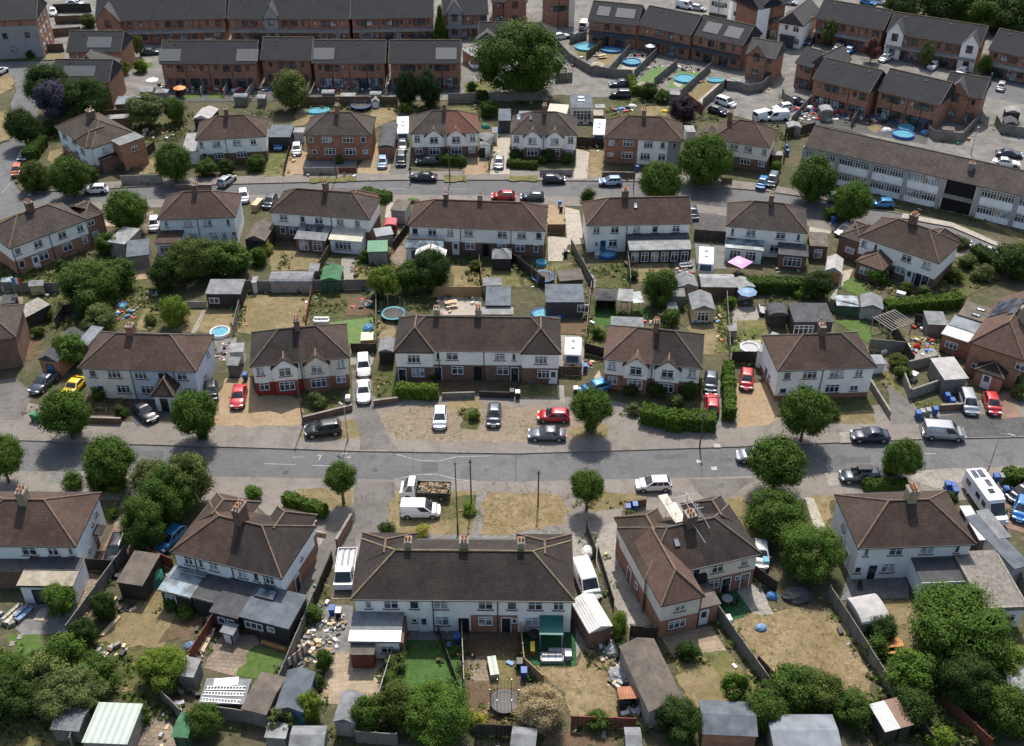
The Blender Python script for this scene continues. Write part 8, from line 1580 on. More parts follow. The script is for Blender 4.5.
for lab,P,h,m in[('red brown fence between the left garden and the conservatory house',[(-37.88,79.49),(-34.95,77.92)],1.7,'fence_red'),('grey fence between the white house garden and the dry garden',[(-40.34,79.79),(-42.8,69.11)],1.7,'fence_grey'),('red brown fence along the angled patio yard',[(-28.86,71.34),(-30.23,66.05)],1.7,'fence_red'),('dark fence behind the pale side wall patio',[(-44.24,77.96),(-40.73,77.63)],1.7,d),('grey fence along the rubble yard',[(-19.71,73.31),(-21.16,64.58),(-22.06,59.81)],1.7,g),('pale thin fence between the tan patio and the striped lawn',[(-10.76,69.74),(-12.04,61.45)],1.6,'fence_pale'),('dark low fence crossing the striped lawn, in its own shadow',[(-7.17,69.74),(-4.91,63)],.9,d),('blue white fence right of the striped lawn',[(-4.9,70.06),(-4.39,62.85)],1.7,'fence_pale'),('brown curved fence round the dark turf deck',[(0.8,70.06),(1.13,65.46),(2.88,63.42)],1.5,'fence_tan'),('red painted fence at the foot of the straw lawn',[(5.28,59.01),(10.93,58.74)],1.5,'fence_red'),('dark gate fence beside the L shaped house yard',[(11.4,69.11),(13.95,68.8)],1.7,d),('grey fence between the two gardens of the L shaped house',[(19.99,72.16),(23.69,62.57)],1.7,g),('long grey diagonal fence right of the large straw lawn',[(31.76,74.15),(34.93,61.18)],1.8,g),('red fence at the lower right among dark trees',[(38.95,61.45),(41.65,56.66)],1.5,'fence_red'),('dark fence right of the striped shed roof',[(35.48,61.45),(36.6,56.92)],1.6,d),('short dark fence at the left of the large straw lawn',[(22.99,65.46),(24.42,63)],1.7,b),('fence beside the pale blue house patio',[(41.18,77.8),(42.06,73.48)],1.7,d),('dark fence at the right edge beside the gravel roof',[(51.19,79.61),(51.62,73.82)],1.7,g),('grey fence at the bottom of the trees by the cream shelter',[(-26.32,59.81),(-22.76,59.28)],1.7,g),('grey fence under the bottom centre trees',[(-13.65,57.31),(-10.04,57.05)],1.7,'fence_grey'),('dark fence at the foot of the brown garden',[(-3.25,58.09),(0.24,57.95),(2.08,58.22)],1.6,d),('grey fence along the bottom left yard',[(-31.86,61.73),(-29.46,59.54)],1.7,g),('left fence of the cream shelter yard',[(-38.56,58.74),(-38.33,56.66)],1.7,g),('fence right of the small green roofed shed',[(-28.89,59.54),(-28.59,56.92)],1.7,g),('tall grey fence panel beside the terrace drive',[(-18.68,78.88),(-19.59,73.31)],1.7,d),('fence behind the drive of the terrace end',[(9.01,79.98),(10.09,72.98)],1.2,d),('dark fence panel by the white bag on the drive',[(8,83.39),(8.71,79.41)],1.6,d),('fence by the white car, right end of the L shaped house',[(24.49,77.27),(26.59,74.71)],1.7,d),('long grey fence behind the angled semi garden',[(-73.98,132.52),(-65.22,132.17)],1.7,g),('curved dark fence by the untidy left garden',[(-62.29,122.61),(-62.27,126.11),(-60.22,126.56)],1.8,d),('long brown fence beside the drive and the bright leafy tree',[(-59.44,150.02),(-59.8,158.66)],1.8,b),('white low fence at the top of the dry lawn',[(-45.76,128.42),(-43.21,128.29)],1,'fence_pale'),('grey fence between the two dry lawns',[(-38.56,131.13),(-37.8,121.35)],1.6,g),('long grey fence below the arched roof shed',[(-38.91,132.87),(-29.23,132.52)],1.7,'fence_grey'),('grey fence below the green shed',[(-28.91,132.87),(-20.47,133.22)],1.7,'fence_grey'),('red brown fence left of the vegetable plot',[(-28.75,131.82),(-28.34,123.23)],1.2,'fence_red'),('pale post fence between the turf and trampoline gardens',[(-19.41,131.13),(-18.04,117.72)],1.6,g),('dark fence at the foot of the artificial turf',[(-21.3,117.12),(-18.08,117.12)],1.5,d),('fence beside the veranda garden',[(-27.62,145.15),(-28.94,136.8)],1.5,b),('tan new fence behind the pale patio',[(-11.3,131.13),(-4.43,131.13)],1.7,'fence_tan'),('brown fence right of the bare path',[(-16.29,150.85),(-18.14,144.36)],1.6,d),('ivy grown brown fence in the terrace garden',[(-4.95,140.51),(-4.17,131.13)],1.6,b),('dark diagonal fence by the trampolines',[(-0.3,141.27),(4.7,133.57)],1.8,d),('brown gate fence across the gravel drive',[(5.63,150.02),(8.32,150.02)],1.6,b),('grey fence right of the pale path',[(9.1,145.15),(11.71,133.22)],1.7,g),('long fence between the shed gardens',[(11.41,132.52),(9.79,118.31)],1.7,g),('fence between the plain lawn and the veranda lawn',[(17.6,145.95),(17.17,133.57)],1.7,g),('dark fence and gate across the tarmac drive',[(28.39,147.96),(33.15,147.15)],1.8,d),('fence right of the dry lawn and the cabin',[(30.8,132.52),(28.75,116.54)],1.7,g),('dark fence in front of the red car',[(28.8,114.79),(32.97,114.79)],1.8,d),('fence at the top of the patio with the blue parasol',[(29.94,132.87),(32.83,132.52)],1.7,b),('dark fence beside the caravan end garage',[(9.72,117.12),(12.01,115.95)],1.6,d),('brown fence below the white caravan',[(5.99,112.19),(8.94,111.97)],1.4,'fence_brown'),('grey garden fence below the black garden room',[(44.66,127.76),(50.59,125.14)],1.8,g),('long dark diagonal fence left of the pergola',[(51.48,126.44),(52.17,113.94)],1.8,d),('dark fence in front of the pergola yard',[(55.6,124.18),(58.91,121.35)],1.6,d),('fence between the white box shed and the diagonal fence',[(47.53,117.72),(52.12,117.12)],1.8,g),('pale fence left of the black garden room',[(38.65,126.44),(39.07,122.6)],1.8,'fence_pale'),('long brown fence between the estate and the back gardens, left part',[(-41.54,201.95),(-22.5,201.95)],1.8,b),('long grey fence below the huge tree',[(-12.55,203.25),(7.19,204.56)],1.9,g),('grey fence behind the pool gardens, curving',[(9.98,234.66),(12.42,225.93),(16.13,219.17),(20.51,216.98),(24.94,216.26)],1.9,g),('grey fence beside the round pool garden',[(12.91,237.13),(16.79,240.5)],1.8,g),('fence between the round pool and the bench garden',[(16.06,227.48),(20.8,236.3)],1.8,b),('fence between the bench garden and the blue pool garden',[(20.03,217.71),(25.83,232.23)],1.8,g),('fence left of the artificial lawn',[(25.21,216.26),(31.43,229.83)],1.8,g),('fence right of the artificial lawn',[(28.98,212.02),(35.01,222.89)],1.8,g),('dark fence right of the turquoise pool lawn',[(33.33,205.22),(41.71,220.64)],1.8,g),('fence at the parking court edge',[(37.24,200.67),(43.8,212.02),(47.24,207.9),(50.31,209.26),(52.81,213.42)],1.9,g),('brown wall fence below the dry lawn',[(34.42,203.91),(36.79,197.51)],1.8,'fence_red'),('curved fence at the lane by the cross gabled houses',[(53.94,206.5),(53.75,203.26),(54.95,200.88)],1.9,g),('curved brown fence of the corner garden above the flats',[(77.24,187.89),(77.46,185.6),(82.25,184.47),(89.71,195.04)],1.9,'fence_grey'),('fence right of the court lane',[(91.51,192.61),(90.96,188.47),(94.81,186.74)],1.9,g),('dark fence at the end of the cluttered gardens',[(50.34,186.17),(56.41,189.06)],1.9,d),('fence left of the cluttered garden',[(52.87,192.61),(59.27,203.91)],1.6,g),('fence between the two cluttered gardens',[(63.92,191.41),(68.59,200.03)],1.7,g),('dark fence at the right of the mossy house garden',[(-67.87,171.17),(-64.57,181.14)],1.6,d),('grey fence along the pavement below the mossy house garden',[(-66.49,167.22),(-59.67,167.7)],1.6,'fence_pale'),('brown fence below the purple tree',[(-78.3,195.12),(-73.14,195.84)],1.8,b),('fence left of the lane hedge',[(-86.92,190.25),(-87.96,183.93)],1.7,g),('long dark fence of the upper left court, first',[(-109.72,259.48),(-101.01,259.97)],2.0,d),('brown fence of the upper left court, second',[(-106.52,251.06),(-99.68,251.97)],1.8,b),('brown fence of the upper left court, third',[(-104.78,241.78),(-98.27,243.94)],1.8,b),('brown fence of the upper left court, lowest',[(-102.16,232.23),(-98.39,232.63)],1.8,b),('fence by the estate garages under the huge tree',[(8.93,214.2),(12.39,214.69)],1.9,g),('red gate panel fence in front of the brick semi',[(-30.09,171.68),(-27.07,171.68)],1.0,'fence_red'),('grey slatted fence in front of the brick semi',[(-36.12,171.17),(-30.24,171.17)],1.2,'fence_pale'),('fence left of the hip roofed garage drive',[(-3.95,171.68),(-3.28,187.89)],1.4,b),('thin fence beside the brick semi drive',[(-39.44,170.67),(-40.4,184.47)],1.2,d),('grey blue low fence by the dark hatchback',[(4.86,170.67),(10.46,170.67)],1.1,'fence_pale'),('brown fence in front of the brick half',[(15.55,169.67),(21.17,169.67)],1.1,b),('dark gates between the pale drive and the brick half',[(11.8,182.79),(16.54,182.24)],1.8,d),('black fence beside the small gate in the alley',[(47.99,175.79),(50.23,184.47)],1.7,d),('fence along the front of the cream semi',[(35.79,167.7),(37.5,167.51)],1,'fence_brown')]:
 fence(lab,P,h,m,posts=True)
for k,(A,B)in enumerate([((-67.14,205.89),(-66.69,213.42)),((-62.21,206.56),(-62.51,213.42)),((-57.48,205.89),(-57.81,213.42)),((-52.76,203.91),(-52.17,214.83)),((-40.89,205.89),(-41.12,217.71)),((-31.03,208.58),(-31.07,214.83)),((-25.25,207.23),(-25.85,219.17))]):
 fence(['first garden divider fence from the left behind the second row','second divider fence from the left behind the second row','third divider fence from the left behind the second row','divider fence at the gap in the second row terraces','pale tall divider fence right of the short brick pair','divider fence behind the middle of the second row','divider fence left of the two dark conifers'][k],[A,B],1.6,'fence_pale',posts=False,group='garden dividers behind the second row')
for lab,P,h,m in[('low brick wall round the pale shrub front garden',[(-25.43,102.43),(-19.82,104.8)],.8,'brick_brown'),('curved low brick wall by the narrow drive',[(-17.08,105.72),(-14.28,106.35)],.8,'brick_brown'),('low front wall of the wide semi garden',[(-52.01,102.43),(-47.59,102.19)],.8,'brick_brown'),('dark wall beside the tarmac drive of the corner terrace house',[(-17.4,84.75),(-18.44,81.11)],1.4,'brick_brown'),('low dark wall below the short clipped hedge',[(-23.96,85.94),(-21.23,84.48)],.7,'brick_brown'),('grey wall along the weedy drive of the plain white semi',[(45.53,110.23),(46.21,103.43)],1.0,'concrete'),('grey block wall of the brick compound',[(50.06,111.53),(49.75,107.11),(55.45,109.85)],1.5,'concrete'),('rear grey wall of the brick compound',[(50.84,113.06),(55.52,114.62),(55.63,110.41)],1.5,'concrete'),('low wall by the bins and silver van',[(52.86,104.7),(55.78,104.95)],.9,'brick_brown'),('brick bin enclosure wall beside the scaffolded house',[(12.1,84.95),(12.43,87.15),(14.72,87.56)],1.1,'fence_brown'),('black railing wall in front of the terrace middle',[(-3.98,107.55),(0.18,107.29)],.9,'fence_dark'),('pale timber garden wall in front of the terrace',[(-8.67,107.18),(-4.77,107.39)],.9,'fence_grey'),('white low wall on the side of the hipped roof house drive',[(-21.76,83.39),(-20.05,82.92)],.5,'pale_concrete'),('front wall of the white over brick semi',[(-57,165.77),(-50.96,165.77)],.7,'brick_brown'),('brick wall along the flats verge',[(61.24,166.47),(66.72,161.21),(71.74,157.7)],.6,'brick_brown')]:
 wall(lab,P,h,.22,m,'concrete' if 'brick_' in m else None)
lamp_post('tall black lamp post on the dry verge beside the white van',(-5.81,83.19),9.8,(-.1,1),.35,mat='pipe_black',head='black')
lamp_post('grey lamp post at the kerb beside the motorhome',(54.49,92.95),6.0,(.75,-.4),1.3)
lamp_post('grey lamp post beside the black estate car',(-19.58,99.03),5,(-.6,.6),.7)
lamp_post('thin grey lamp post in the court behind the flats',(82.36,179.18),5,(.3,.3),.5)
telegraph_pole('dark wooden pole beside the path in the dry verge',(2.88,87.56),5.2)
telegraph_pole('wooden pole on the far kerb by the gravel drive',(-25.31,101.69),7)
telegraph_pole('wooden pole at the right end of the clipped hedge',(22.23,97.85),5)
telegraph_pole('wooden pole before the left end of the terrace in the second road',(-30.26,169.67),7)
telegraph_pole('wooden pole beside the short hedge of the red roofed semi',(-10.63,167.7),7)
telegraph_pole('wooden pole by the half brick half white semi',(20.64,166.25),6)
telegraph_pole('short wooden pole by the kerb, right of the tall lamp post',(-4.48,87.36),7)
for p,l in(((-20.24,105.21),'white bin lidded sign by the walled garden'),((-8.31,169.67),'small sign on the dry verge at the hedge')):sign_post(l,p,1.6)
pool('star edged turquoise paddling pool on the corner of the dry lawn',(-39.77,121.66),1.35,.5,'plastic_white')
pool('wide round pale blue pool in the first angled garden',(16.29,234.66),2.4,.5,'plastic_turquoise');pool('oblong blue pool with dark rim by the bench garden',(21.84,232.71),1.6,.5,'plastic_blue',sx=1.5,rz=-.2);pool('round pool with royal blue rim on pale slabs',(25.64,225.16),2.0,.6,'plastic_blue')
pool('round turquoise pool on the artificial lawn',(35.68,215.55),2.2,.5,'plastic_turquoise');pool('small oblong turquoise pool on the dry estate lawn',(41.89,214.83),1.2,.4,'plastic_turquoise',sx=1.4);pool('large round blue pool behind the flats roof',(72.57,187.32),2.0,.6,'plastic_blue');pool('smaller round turquoise pool behind the large blue pool',(74.1,190.58),1.5,.5,'plastic_turquoise')
pool('long turquoise pool behind the brick semi roof',(-37.57,198.76),1.4,.4,'plastic_turquoise',sx=1.6,rz=.35);pool('square blue pool against the white semi wall',(14.5,142.8),1.1,.5,'plastic_blue',sx=1.3);pool('small round blue tub beside the trampoline',(4.37,140.13),.8,.6,'plastic_turquoise');pool('blue water behind the slate blue outbuilding',(5.07,126.44),1.6,.3,'plastic_blue',sx=1.5);pool('white round tub on the side patio',(31.66,117.72),1.3,.6,'plastic_white','cloth_grey');pool('small blue splash tray in the untidy plot',(-55.15,128.76),.7,.25,'plastic_blue')
trampoline('blue edged trampoline with net by the terrace fence',(4.57,135.71),1.7);trampoline('trampoline with a light blue edge beside the green slide',(-16.48,125.79),1.7,'plastic_turquoise');trampoline('blue trampoline with net behind the brick semi',(-29.47,200.67),2.0);trampoline('tall caged black trampoline dome in the brown garden',(-0.68,61.18),1.3,'black')
parasol('square pink gazebo top beside the glass canopy',(33.67,137.9),1.9,'cloth_pink',2.2,'gazebo','gazebo',4);parasol('blue grey parasol on the patio behind the cabin',(33.21,129.43),1.4,'cloth_blue');parasol('dusty white parasol under the grey roofed semi veranda',(42.3,141.27),1.5,'cloth_grey');parasol('orange parasol in the second row garden',(-66.12,206.29),1.3,'plastic_orange');parasol('white parasol top by the pale shed',(30.13,230.63),1.2,'cloth_white')
parasol('white parasol left of the dark shed in the second row',(-72.74,210.63),1.3,'cloth_white')
gazebo('dark green canopy over the turf deck of the terrace',(2.58,67.56),(4.86,67.5),3.4,2.2,.3,'cloth_teal',style='pent');gazebo('open glass canopy with pale frame behind the veranda house',(16.83,126.12),(18.37,126.31),2.6,2.1,.2,'roof_glass',style='pent')
pergola('dark slatted pergola with pale beams in the diagonal yard',(50.59,119.31),(54.03,121.16),3.4,2.2,'fence_pale')
MBT=[('plastic_blue',(49.56,103.18)),('plastic_grey',(50.2,103.43)),('plastic_grey',(50.97,103.68)),('plastic_blue',(51.92,103.94)),('plastic_blue',(54.32,106.76)),('plastic_blue',(54.61,105.72)),('plastic_blue',(48.94,90.27)),('plastic_blue',(49.53,90.06)),('plastic_blue',(49.45,89.22)),('plastic_blue',(54.86,91.56)),('plastic_grey',(55.58,91.56)),('plastic_blue',(55.23,89.43))]
BL=['grey bodied bin at the left end of the bin row by the silver van','second grey lidded bin from the left by the silver van','third grey lidded bin by the silver van','blue lidded bin nearest the silver van','blue bin on the weedy patch, nearer the house','blue bin on the weedy patch, nearer the road','bin left of the motorhome, farthest from the road corner','middle bin left of the motorhome','bin left of the motorhome, nearest the roof','blue bin at the right of the motorhome','grey bin right of the motorhome','blue bin among boxes right of the motorhome']
for(c,p),l in zip(MBT,BL):wheelie_bin(l,p,c,'plastic_blue' if c=='plastic_blue' else 'plastic_grey')
for l,p,c in[('blue lidded bin behind the red saloon',(-34.18,111.05),'plastic_blue'),('green bin by the road at the wide semi',(-58.39,102.93),'plastic_green'),('second green bin beside it by the road',(-57.78,102.68),'plastic_green'),('pale bin at the end of the walled garden',(-20.4,106.24),'plastic_white'),('left blue bin in the scaffold bin store',(12.71,86.55),'plastic_blue'),('right blue bin in the scaffold bin store',(13.53,86.87),'plastic_blue'),('pale bin in front of the terrace end',(0.71,107.29),'plastic_white'),('black bin in front of the terrace end',(0,107.55),'plastic_black'),('pale bin by the timber gate',(8.03,108.08),'plastic_white'),('blue bin beside the narrow path door',(9.49,113),'plastic_blue'),('blue bin in the rubble yard corner',(-17.75,71.99),'plastic_blue'),('white lidded bin in the rubble yard corner',(-17.08,71.67),'plastic_white'),('blue bin against the striped lawn fence',(-5.26,68.49),'plastic_blue'),('blue barrel bin behind the red and grey shed',(-12.73,67.11),'plastic_blue'),('black bin at the brown garden fence',(0.72,65.46),'plastic_black'),('blue bin at the lower end of the brown garden fence',(1.12,64.43),'plastic_blue'),('teal bin beside the L shaped house yard',(26.25,78.52),'plastic_turquoise'),('blue bin in the alley left of the lime tree',(49.54,181.14),'plastic_blue'),('second blue bin in the alley left of the lime tree',(49.33,178.97),'plastic_blue'),('first blue bin at the cream semi front',(42.5,167.51),'plastic_blue'),('second blue bin at the cream semi front',(43.37,167.51),'plastic_blue'),('blue bin by the hip roofed garage',(-2.34,188.47),'plastic_blue'),('navy bin by the half brick semi door',(21.79,172.49),'plastic_blue'),('blue bin in the gravel drive between the roads',(7.84,159.11),'plastic_blue'),('black bin in the gravel drive between the roads',(7.98,157.32),'plastic_black'),('black bin beside the pale drive',(8.15,142.8),'plastic_black'),('blue bin at the bend drive',(51.38,153.39),'plastic_blue')]:wheelie_bin(l,p,c,c if c!='plastic_white' else 'plastic_black')
bench_table('pale picnic table in the bench garden of the first terrace',(19.43,228.57),.4,'wood_pale');bench_table('orange timber bench table under the spreading tree',(36.46,67.72),.1,'wood_orange');bench_table('pale wooden table on the pale patio',(-8.63,128.76),.3)
for l,p,rz,L,m,c in[('cream cushioned corner sofa on the grey slab patio',(-49.18,71.67),1.1,2.4,'plastic_grey','cloth_cream'),('grey sofa beside the cream one on the slab patio',(-48.23,71.83),1.1,1.9,'plastic_grey','cloth_blue'),('pale sofa on the dark turf deck',(3.79,66.35),0,2.2,'plastic_grey','cloth_white'),('dark sofa under the green canopy',(4.3,67.11),3.14,2.0,'plastic_black','cloth_grey'),('white bench seat by the artificial grass',(-68.71,122.91),.5,1.8,'plastic_white','cloth_white'),('dark sofa beside the blue parasol',(34.94,127.1),1.5,2.2,'plastic_black','cloth_grey'),('grey seat by the caravan sheds',(26,139.38),.2,2,'plastic_grey','cloth_grey'),('white bench beside the vegetable plot',(-26.35,124.5),0,2.2,'plastic_white','cloth_white')]:sofa(l,p,rz,L,m,c)
round_table('round table on the dark green turf square',(21.47,73.48));round_table('round dark table on the turf deck',(2.15,68.95),.6,'plastic_black')
for k,(p,a,l)in enumerate([((20.68,73.31),1.6,'chair left of the round table on the turf square'),((22.21,73.31),-1.6,'chair right of the round table on the turf square'),((21.58,74.15),0,'chair behind the round table on the turf square'),((14.67,69.74),2.6,'left wicker chair on the tan patio of the L shaped house'),((15.42,69.74),-2.6,'right wicker chair on the tan patio of the L shaped house'),((1.66,69.11),1.6,'chair beside the dark table on the deck'),((35.28,75.35),0,'chair on the grey patio of the pale blue house')]):chair(l,p,a,'cloth_cream' if 3<=k<5 else 'plastic_black','garden chairs')
ladder('aluminium ladder lying across the shed roof, left',(-27.75,60.44),(-24.17,60.16),1.9);ladder('aluminium ladder lying above the first one',(-27.68,61.12),(-23.99,60.98),1.9);ladder('third ladder with pale rungs nearest the house',(-27.58,61.67),(-24.02,61.67),1.9);ladder('ladder lying on the conservatory roof',(-33.31,75.2),(-30.32,74.35),2.95)
shed('low dark store under the stacked ladders',(-27.9,60.07),(-23.79,59.93),2.8,1.85,.1,'flat','fence_dark','felt_grey',name='store')
plank_pile('long pale plank stack at the edge of the dry garden',(-39.59,69.11),(-38.49,71.67));plank_pile('timber stack against the angled patio fence',(-29.35,66.95),(-28.83,70.06),.7,.4);plank_pile('brown sleepers along the lawn edge',(-24.25,68.33),(-21.37,67.26),.4,.3,'wood_orange');plank_pile('pale boards leaning in the rubble yard',(-18.28,64.43),(-17.47,65.46),.5,.3);plank_pile('planks beside the trampoline fence',(24.32,141.27),(27.1,140.51),.6,.4)
for l,p,rx,ry,h,m in[('crumpled green tarpaulin over a heap by the conservatory',(-36.67,76.56),1.1,1.3,1.6,'tarp_green'),('grey blue cloth heap at the dry lawn corner',(24.3,70.22),.6,.5,.5,'cloth_blue'),('black covered heap at the lower left of the tall tree',(28.73,74.32),1.6,1.2,.9,'felt_dark'),('blue sheet beside the dark shed',(-30.66,67.87),.8,.5,.7,'cloth_blue'),('blue toy heap on the artificial grass',(-19.72,122.91),.7,.9,.7,'tarp_blue'),('white bulk bag on the drive beside the fence',(7.97,80.36),.7,.9,.8,'cloth_white'),('grey covered mound by the white roofed garage',(10.28,64.58),1.3,1.1,.7,'plastic_grey'),('silver covered heap by the conifer bush',(9.79,67.41),1.0,.8,.8,'cloth_grey'),('yellow weed heap beside the fence gate',(26.16,74.32),.6,.5,.6,'tarp_blue'),('white sheeted heap in the cluttered garden',(58.15,200.03),.9,.9,.8,'cloth_white'),('blue covered heap in the cluttered garden',(60.64,203.25),.8,.8,.9,'tarp_blue'),('grey covered furniture in the cluttered garden',(62.49,202.6),1.2,1.0,1.0,'cloth_grey'),('pale heap beside the smaller pool',(70.15,189.64),1.0,.8,.7,'cloth_white'),('blue heap at the right of the pools',(76.94,188.47),.8,.8,.8,'tarp_blue'),('dark covered barbecue by the angled terrace',(57.13,198.76),.9,.7,.9,'plastic_black'),('blue seat heap in the garden of the semi with the copper shrub',(21.49,200.03),1.0,.7,.5,'tarp_blue'),('yellow toy in the garden of the semi with the copper shrub',(29.64,198.76),.8,.5,.5,'plastic_yellow'),('white heap in the garden by the annexe',(23.59,201.31),.9,.7,.6,'cloth_white'),('green composter by the extension yard',(58.21,121.35),.6,.6,1.1,'plastic_green'),('red toy by the blue bicycle heap',(54.17,118.31),.5,.5,.8,'plastic_red'),('green cover below the white caravan roof',(-5.01,191.41),.8,.8,.8,'tarp_green'),('dark covered load below the second caravan',(7.88,113.94),1.2,1.0,1.6,'plastic_black')]:dome('covered_heap',l,'heap',p,rx,ry,h,m)
for n,c,l,A,B,D,h,m,tp in[('storage_box','box','white box beside the red toy truck on the deck',(4.99,66.2),(5.64,66.2),.9,.8,'plastic_grey','plastic_white'),('skip','skip','yellow box load in the yard left of the dark veranda house',(-42.48,157.32),(-41.46,157.05),2.6,1.3,'fence_tan','wood_pale'),('planter','planter','red brown planter at the street tree bed',(-17.25,160.48),(-15.53,160.02),.8,.6,'fence_red','green_grass'),('wheelbarrow','cart','red ride on toy on the turf deck',(1.75,66.8),(2.18,66.8),1.2,.8,'plastic_red','plastic_yellow'),('table_tennis_table','table','pale green table standing in the brown garden',(-1.99,64),(-1.17,64.14),2.2,.8,'steel','tin_pale_green'),('sandpit','sandpit','orange rimmed sandpit on the artificial grass',(-20.39,119.52),(-18.68,119.64),2.0,.4,'wood_orange','cloth_cream'),('paving_slab','slab','upper stepping slab on the left lawn',(-47.88,68.86),(-47.39,68.86),.6,.09,'concrete',None),('paving_slab','slab','lower stepping slab on the left lawn',(-48.31,68.02),(-47.69,68.02),.6,.09,'concrete',None),('pallet','pallet','pale slab square on the grey patio',(-47.12,71.18),(-46.08,71.08),1.6,.1,'pale_concrete',None),('trailer','trailer','open trailer by the dark deck',(12.44,142.03),(13.2,141.88),1.6,.7,'tin_grey',None),('storage_box','box','white garden box by the hedge of the angled semi',(55.06,131.48),(56.14,130.79),.8,.6,'plastic_white',None),('water_butt','water butt','white tank inside the brick compound',(50.84,111.16),(51.45,110.59),1.0,1.0,'plastic_white',None),('storage_box','box','small white box at the compound right corner',(54.06,110.03),(54.9,110.22),.8,.8,'plastic_white',None),('garden_bench','bench','long orange windbreak planter by the white roofed garage',(6.11,72.16),(6.87,72.16),.5,.6,'wood_orange',None),('manhole','manhole','pale slab beside the L shaped house door',(11.41,70.7),(12.17,70.76),1.0,.08,'pale_concrete',None)]:box_thing(n,l,c,A,B,D,h,m,tp)
def person(label,p,rz,top,legs,hair='trim_black'):
 me=bpy.data.meshes.new('person');V=[(0,0,.95),(0,0,1.15),(0,0,1.38),(0,.01,1.52),(0,.02,1.63),(0,.01,1.72),(.1,0,.9),(.12,.02,.5),(.12,-.02,.06),(.13,.12,.03),(-.1,0,.9),(-.13,-.03,.5),(-.13,-.06,.06),(-.14,.08,.03),(.19,0,1.4),(.25,-.02,1.12),(.24,.06,.86),(-.19,0,1.4),(-.25,.02,1.12),(-.22,.12,.88)]
 E_=[(0,1),(1,2),(2,3),(3,4),(4,5),(0,6),(6,7),(7,8),(8,9),(0,10),(10,11),(11,12),(12,13),(2,14),(14,15),(15,16),(2,17),(17,18),(18,19)]
 rad=[.14,.13,.15,.06,.1,.085,.095,.065,.045,.04,.095,.065,.045,.04,.065,.045,.035,.065,.045,.035]
 me.from_pydata(V,E_,[]);o=link('person',me,None,(p[0],p[1],.02),rz);tag(o,label,'person','people talking by the black car')
 for m_ in(top,legs,'skin'):me.materials.append(M[m_])
 sk=o.modifiers.new('skin','SKIN')
 for v,r_ in zip(me.skin_vertices[0].data,rad):v.radius=(r_,r_)
 me.skin_vertices[0].data[0].use_root=True;o.modifiers.new('sub','SUBSURF').levels=1;o.modifiers['sub'].render_levels=1
 dg=bpy.context.evaluated_depsgraph_get();m2=bpy.data.meshes.new_from_object(o.evaluated_get(dg));o.modifiers.clear();o.data=m2
 for f in m2 .polygons:
  z=f.center.z;f.material_index=1 if z<.95 else(2 if z>1.5 or(z<1.0 and abs(f.center.x)>.19)else 0);f.use_smooth=True
 MB().lathe([(.02,.13),(.085,.09),(.115,.02),(.11,-.04)],10).build('hair',hair,o,(0,-.015,1.68),smooth=True)
plain('skin',(.5,.31,.22),.6,.1)
person('person in dark clothes standing at the left end of the black saloon',(-17.61,170.67),.4,'plastic_black','cloth_blue');person('person in a grey top standing in the road beside the black saloon',(-17.33,168.19),2.4,'cloth_grey','plastic_black')
t=thing('flag_pole','flag pole with a red white and blue striped flag in the left garden','flag',(-69.96,129.09));MB().tube((0,0,0),(0,0,4.5),.04,n=6).build('pole','steel',t)
f=MB()
for k,m in enumerate((0,1,2)):f.box(.05+.45*k,.5+.45*k,-.01,.01,3.4,4.4,m)
f.build('flag',['tarp_blue','cloth_white','plastic_red'],t)
t=thing('striped_windbreak','red and white striped screen leaning in the rubble yard','windbreak',(-20.95,65.46),.9);f=MB()
for k in range(8):f.box(.32*k,.32*k+.31,-.02,.02,0,1.3,k%2)
f.build('screen',['cloth_white','brick_red'],t)
t=thing('shop_board','white board with red lettering like marks lying among the ladders','board',(-27.01,62.23),.1,z=1.95);f=MB().box(0,2.2,-.45,.45,0,.05)
f.build('board','plastic_white',t)
rubble('rubble',[(*(-18.27,69.42),1.6,2.4,90),(*(-19.35,67.56),1.0,1.6,45),(*(-16.96,70.7),1.0,.8,12)],['wood_pale','concrete','cloth_white','grey_concrete','fence_tan'],5,.26)
rubble('rubble',[(*(9.99,66.95),1.5,1.6,30),(*(10.28,64.58),1.4,1.3,25),(*(10.69,61.18),1.0,.8,14)],['plastic_black','cloth_grey','plastic_white','wood_pale','plastic_grey'],6,.32)
rubble('rubble',[(*(-30.03,68.8),.9,2.6,25),(*(-38.46,67.41),1.6,.8,22),(*(-38.72,73.31),1.2,.8,14),(*(-29.6,62.01),2,2,25),(*(-32.59,58.48),2,2,18),(*(-49.81,71.67),1,1.4,10),(*(-42.14,73.65),.8,2,10)],['cloth_grey','plastic_black','wood_pale','concrete','fence_brown'],7,.32)
rubble('rubble',[(*(54.51,118.31),2.0,2.2,34),(*(56.1,120.12),1.4,1.4,14),(*(56.85,123.69),3,1.2,18),(*(26.97,125.14),1.6,.8,22),(*(25.9,138.63),1.4,1.6,20),(*(20.17,124.5),2,.6,10),(*(-9.7,128.42),1.2,1.8,16),(*(-5.03,129.09),.8,1.2,10),(*(0.08,142.03),2,1,14),(*(-53.83,126.44),2,1.8,34),(*(-51.9,131.13),1,1.4,16),(*(-38.74,117.72),1,2.2,18),(*(-23.17,139.01),1,2,14),(*(9.73,114.22),1,1.4,16),(*(-68.66,123.23),1,1,8),(*(-21.3,129.09),1.6,1.4,26),(*(-17.89,148.37),1,2,8),(*(41.07,139.01),2,1,10)],['plastic_grey','plastic_black','wood_pale','cloth_white','tarp_blue','plastic_red','fence_brown'],8,.3)
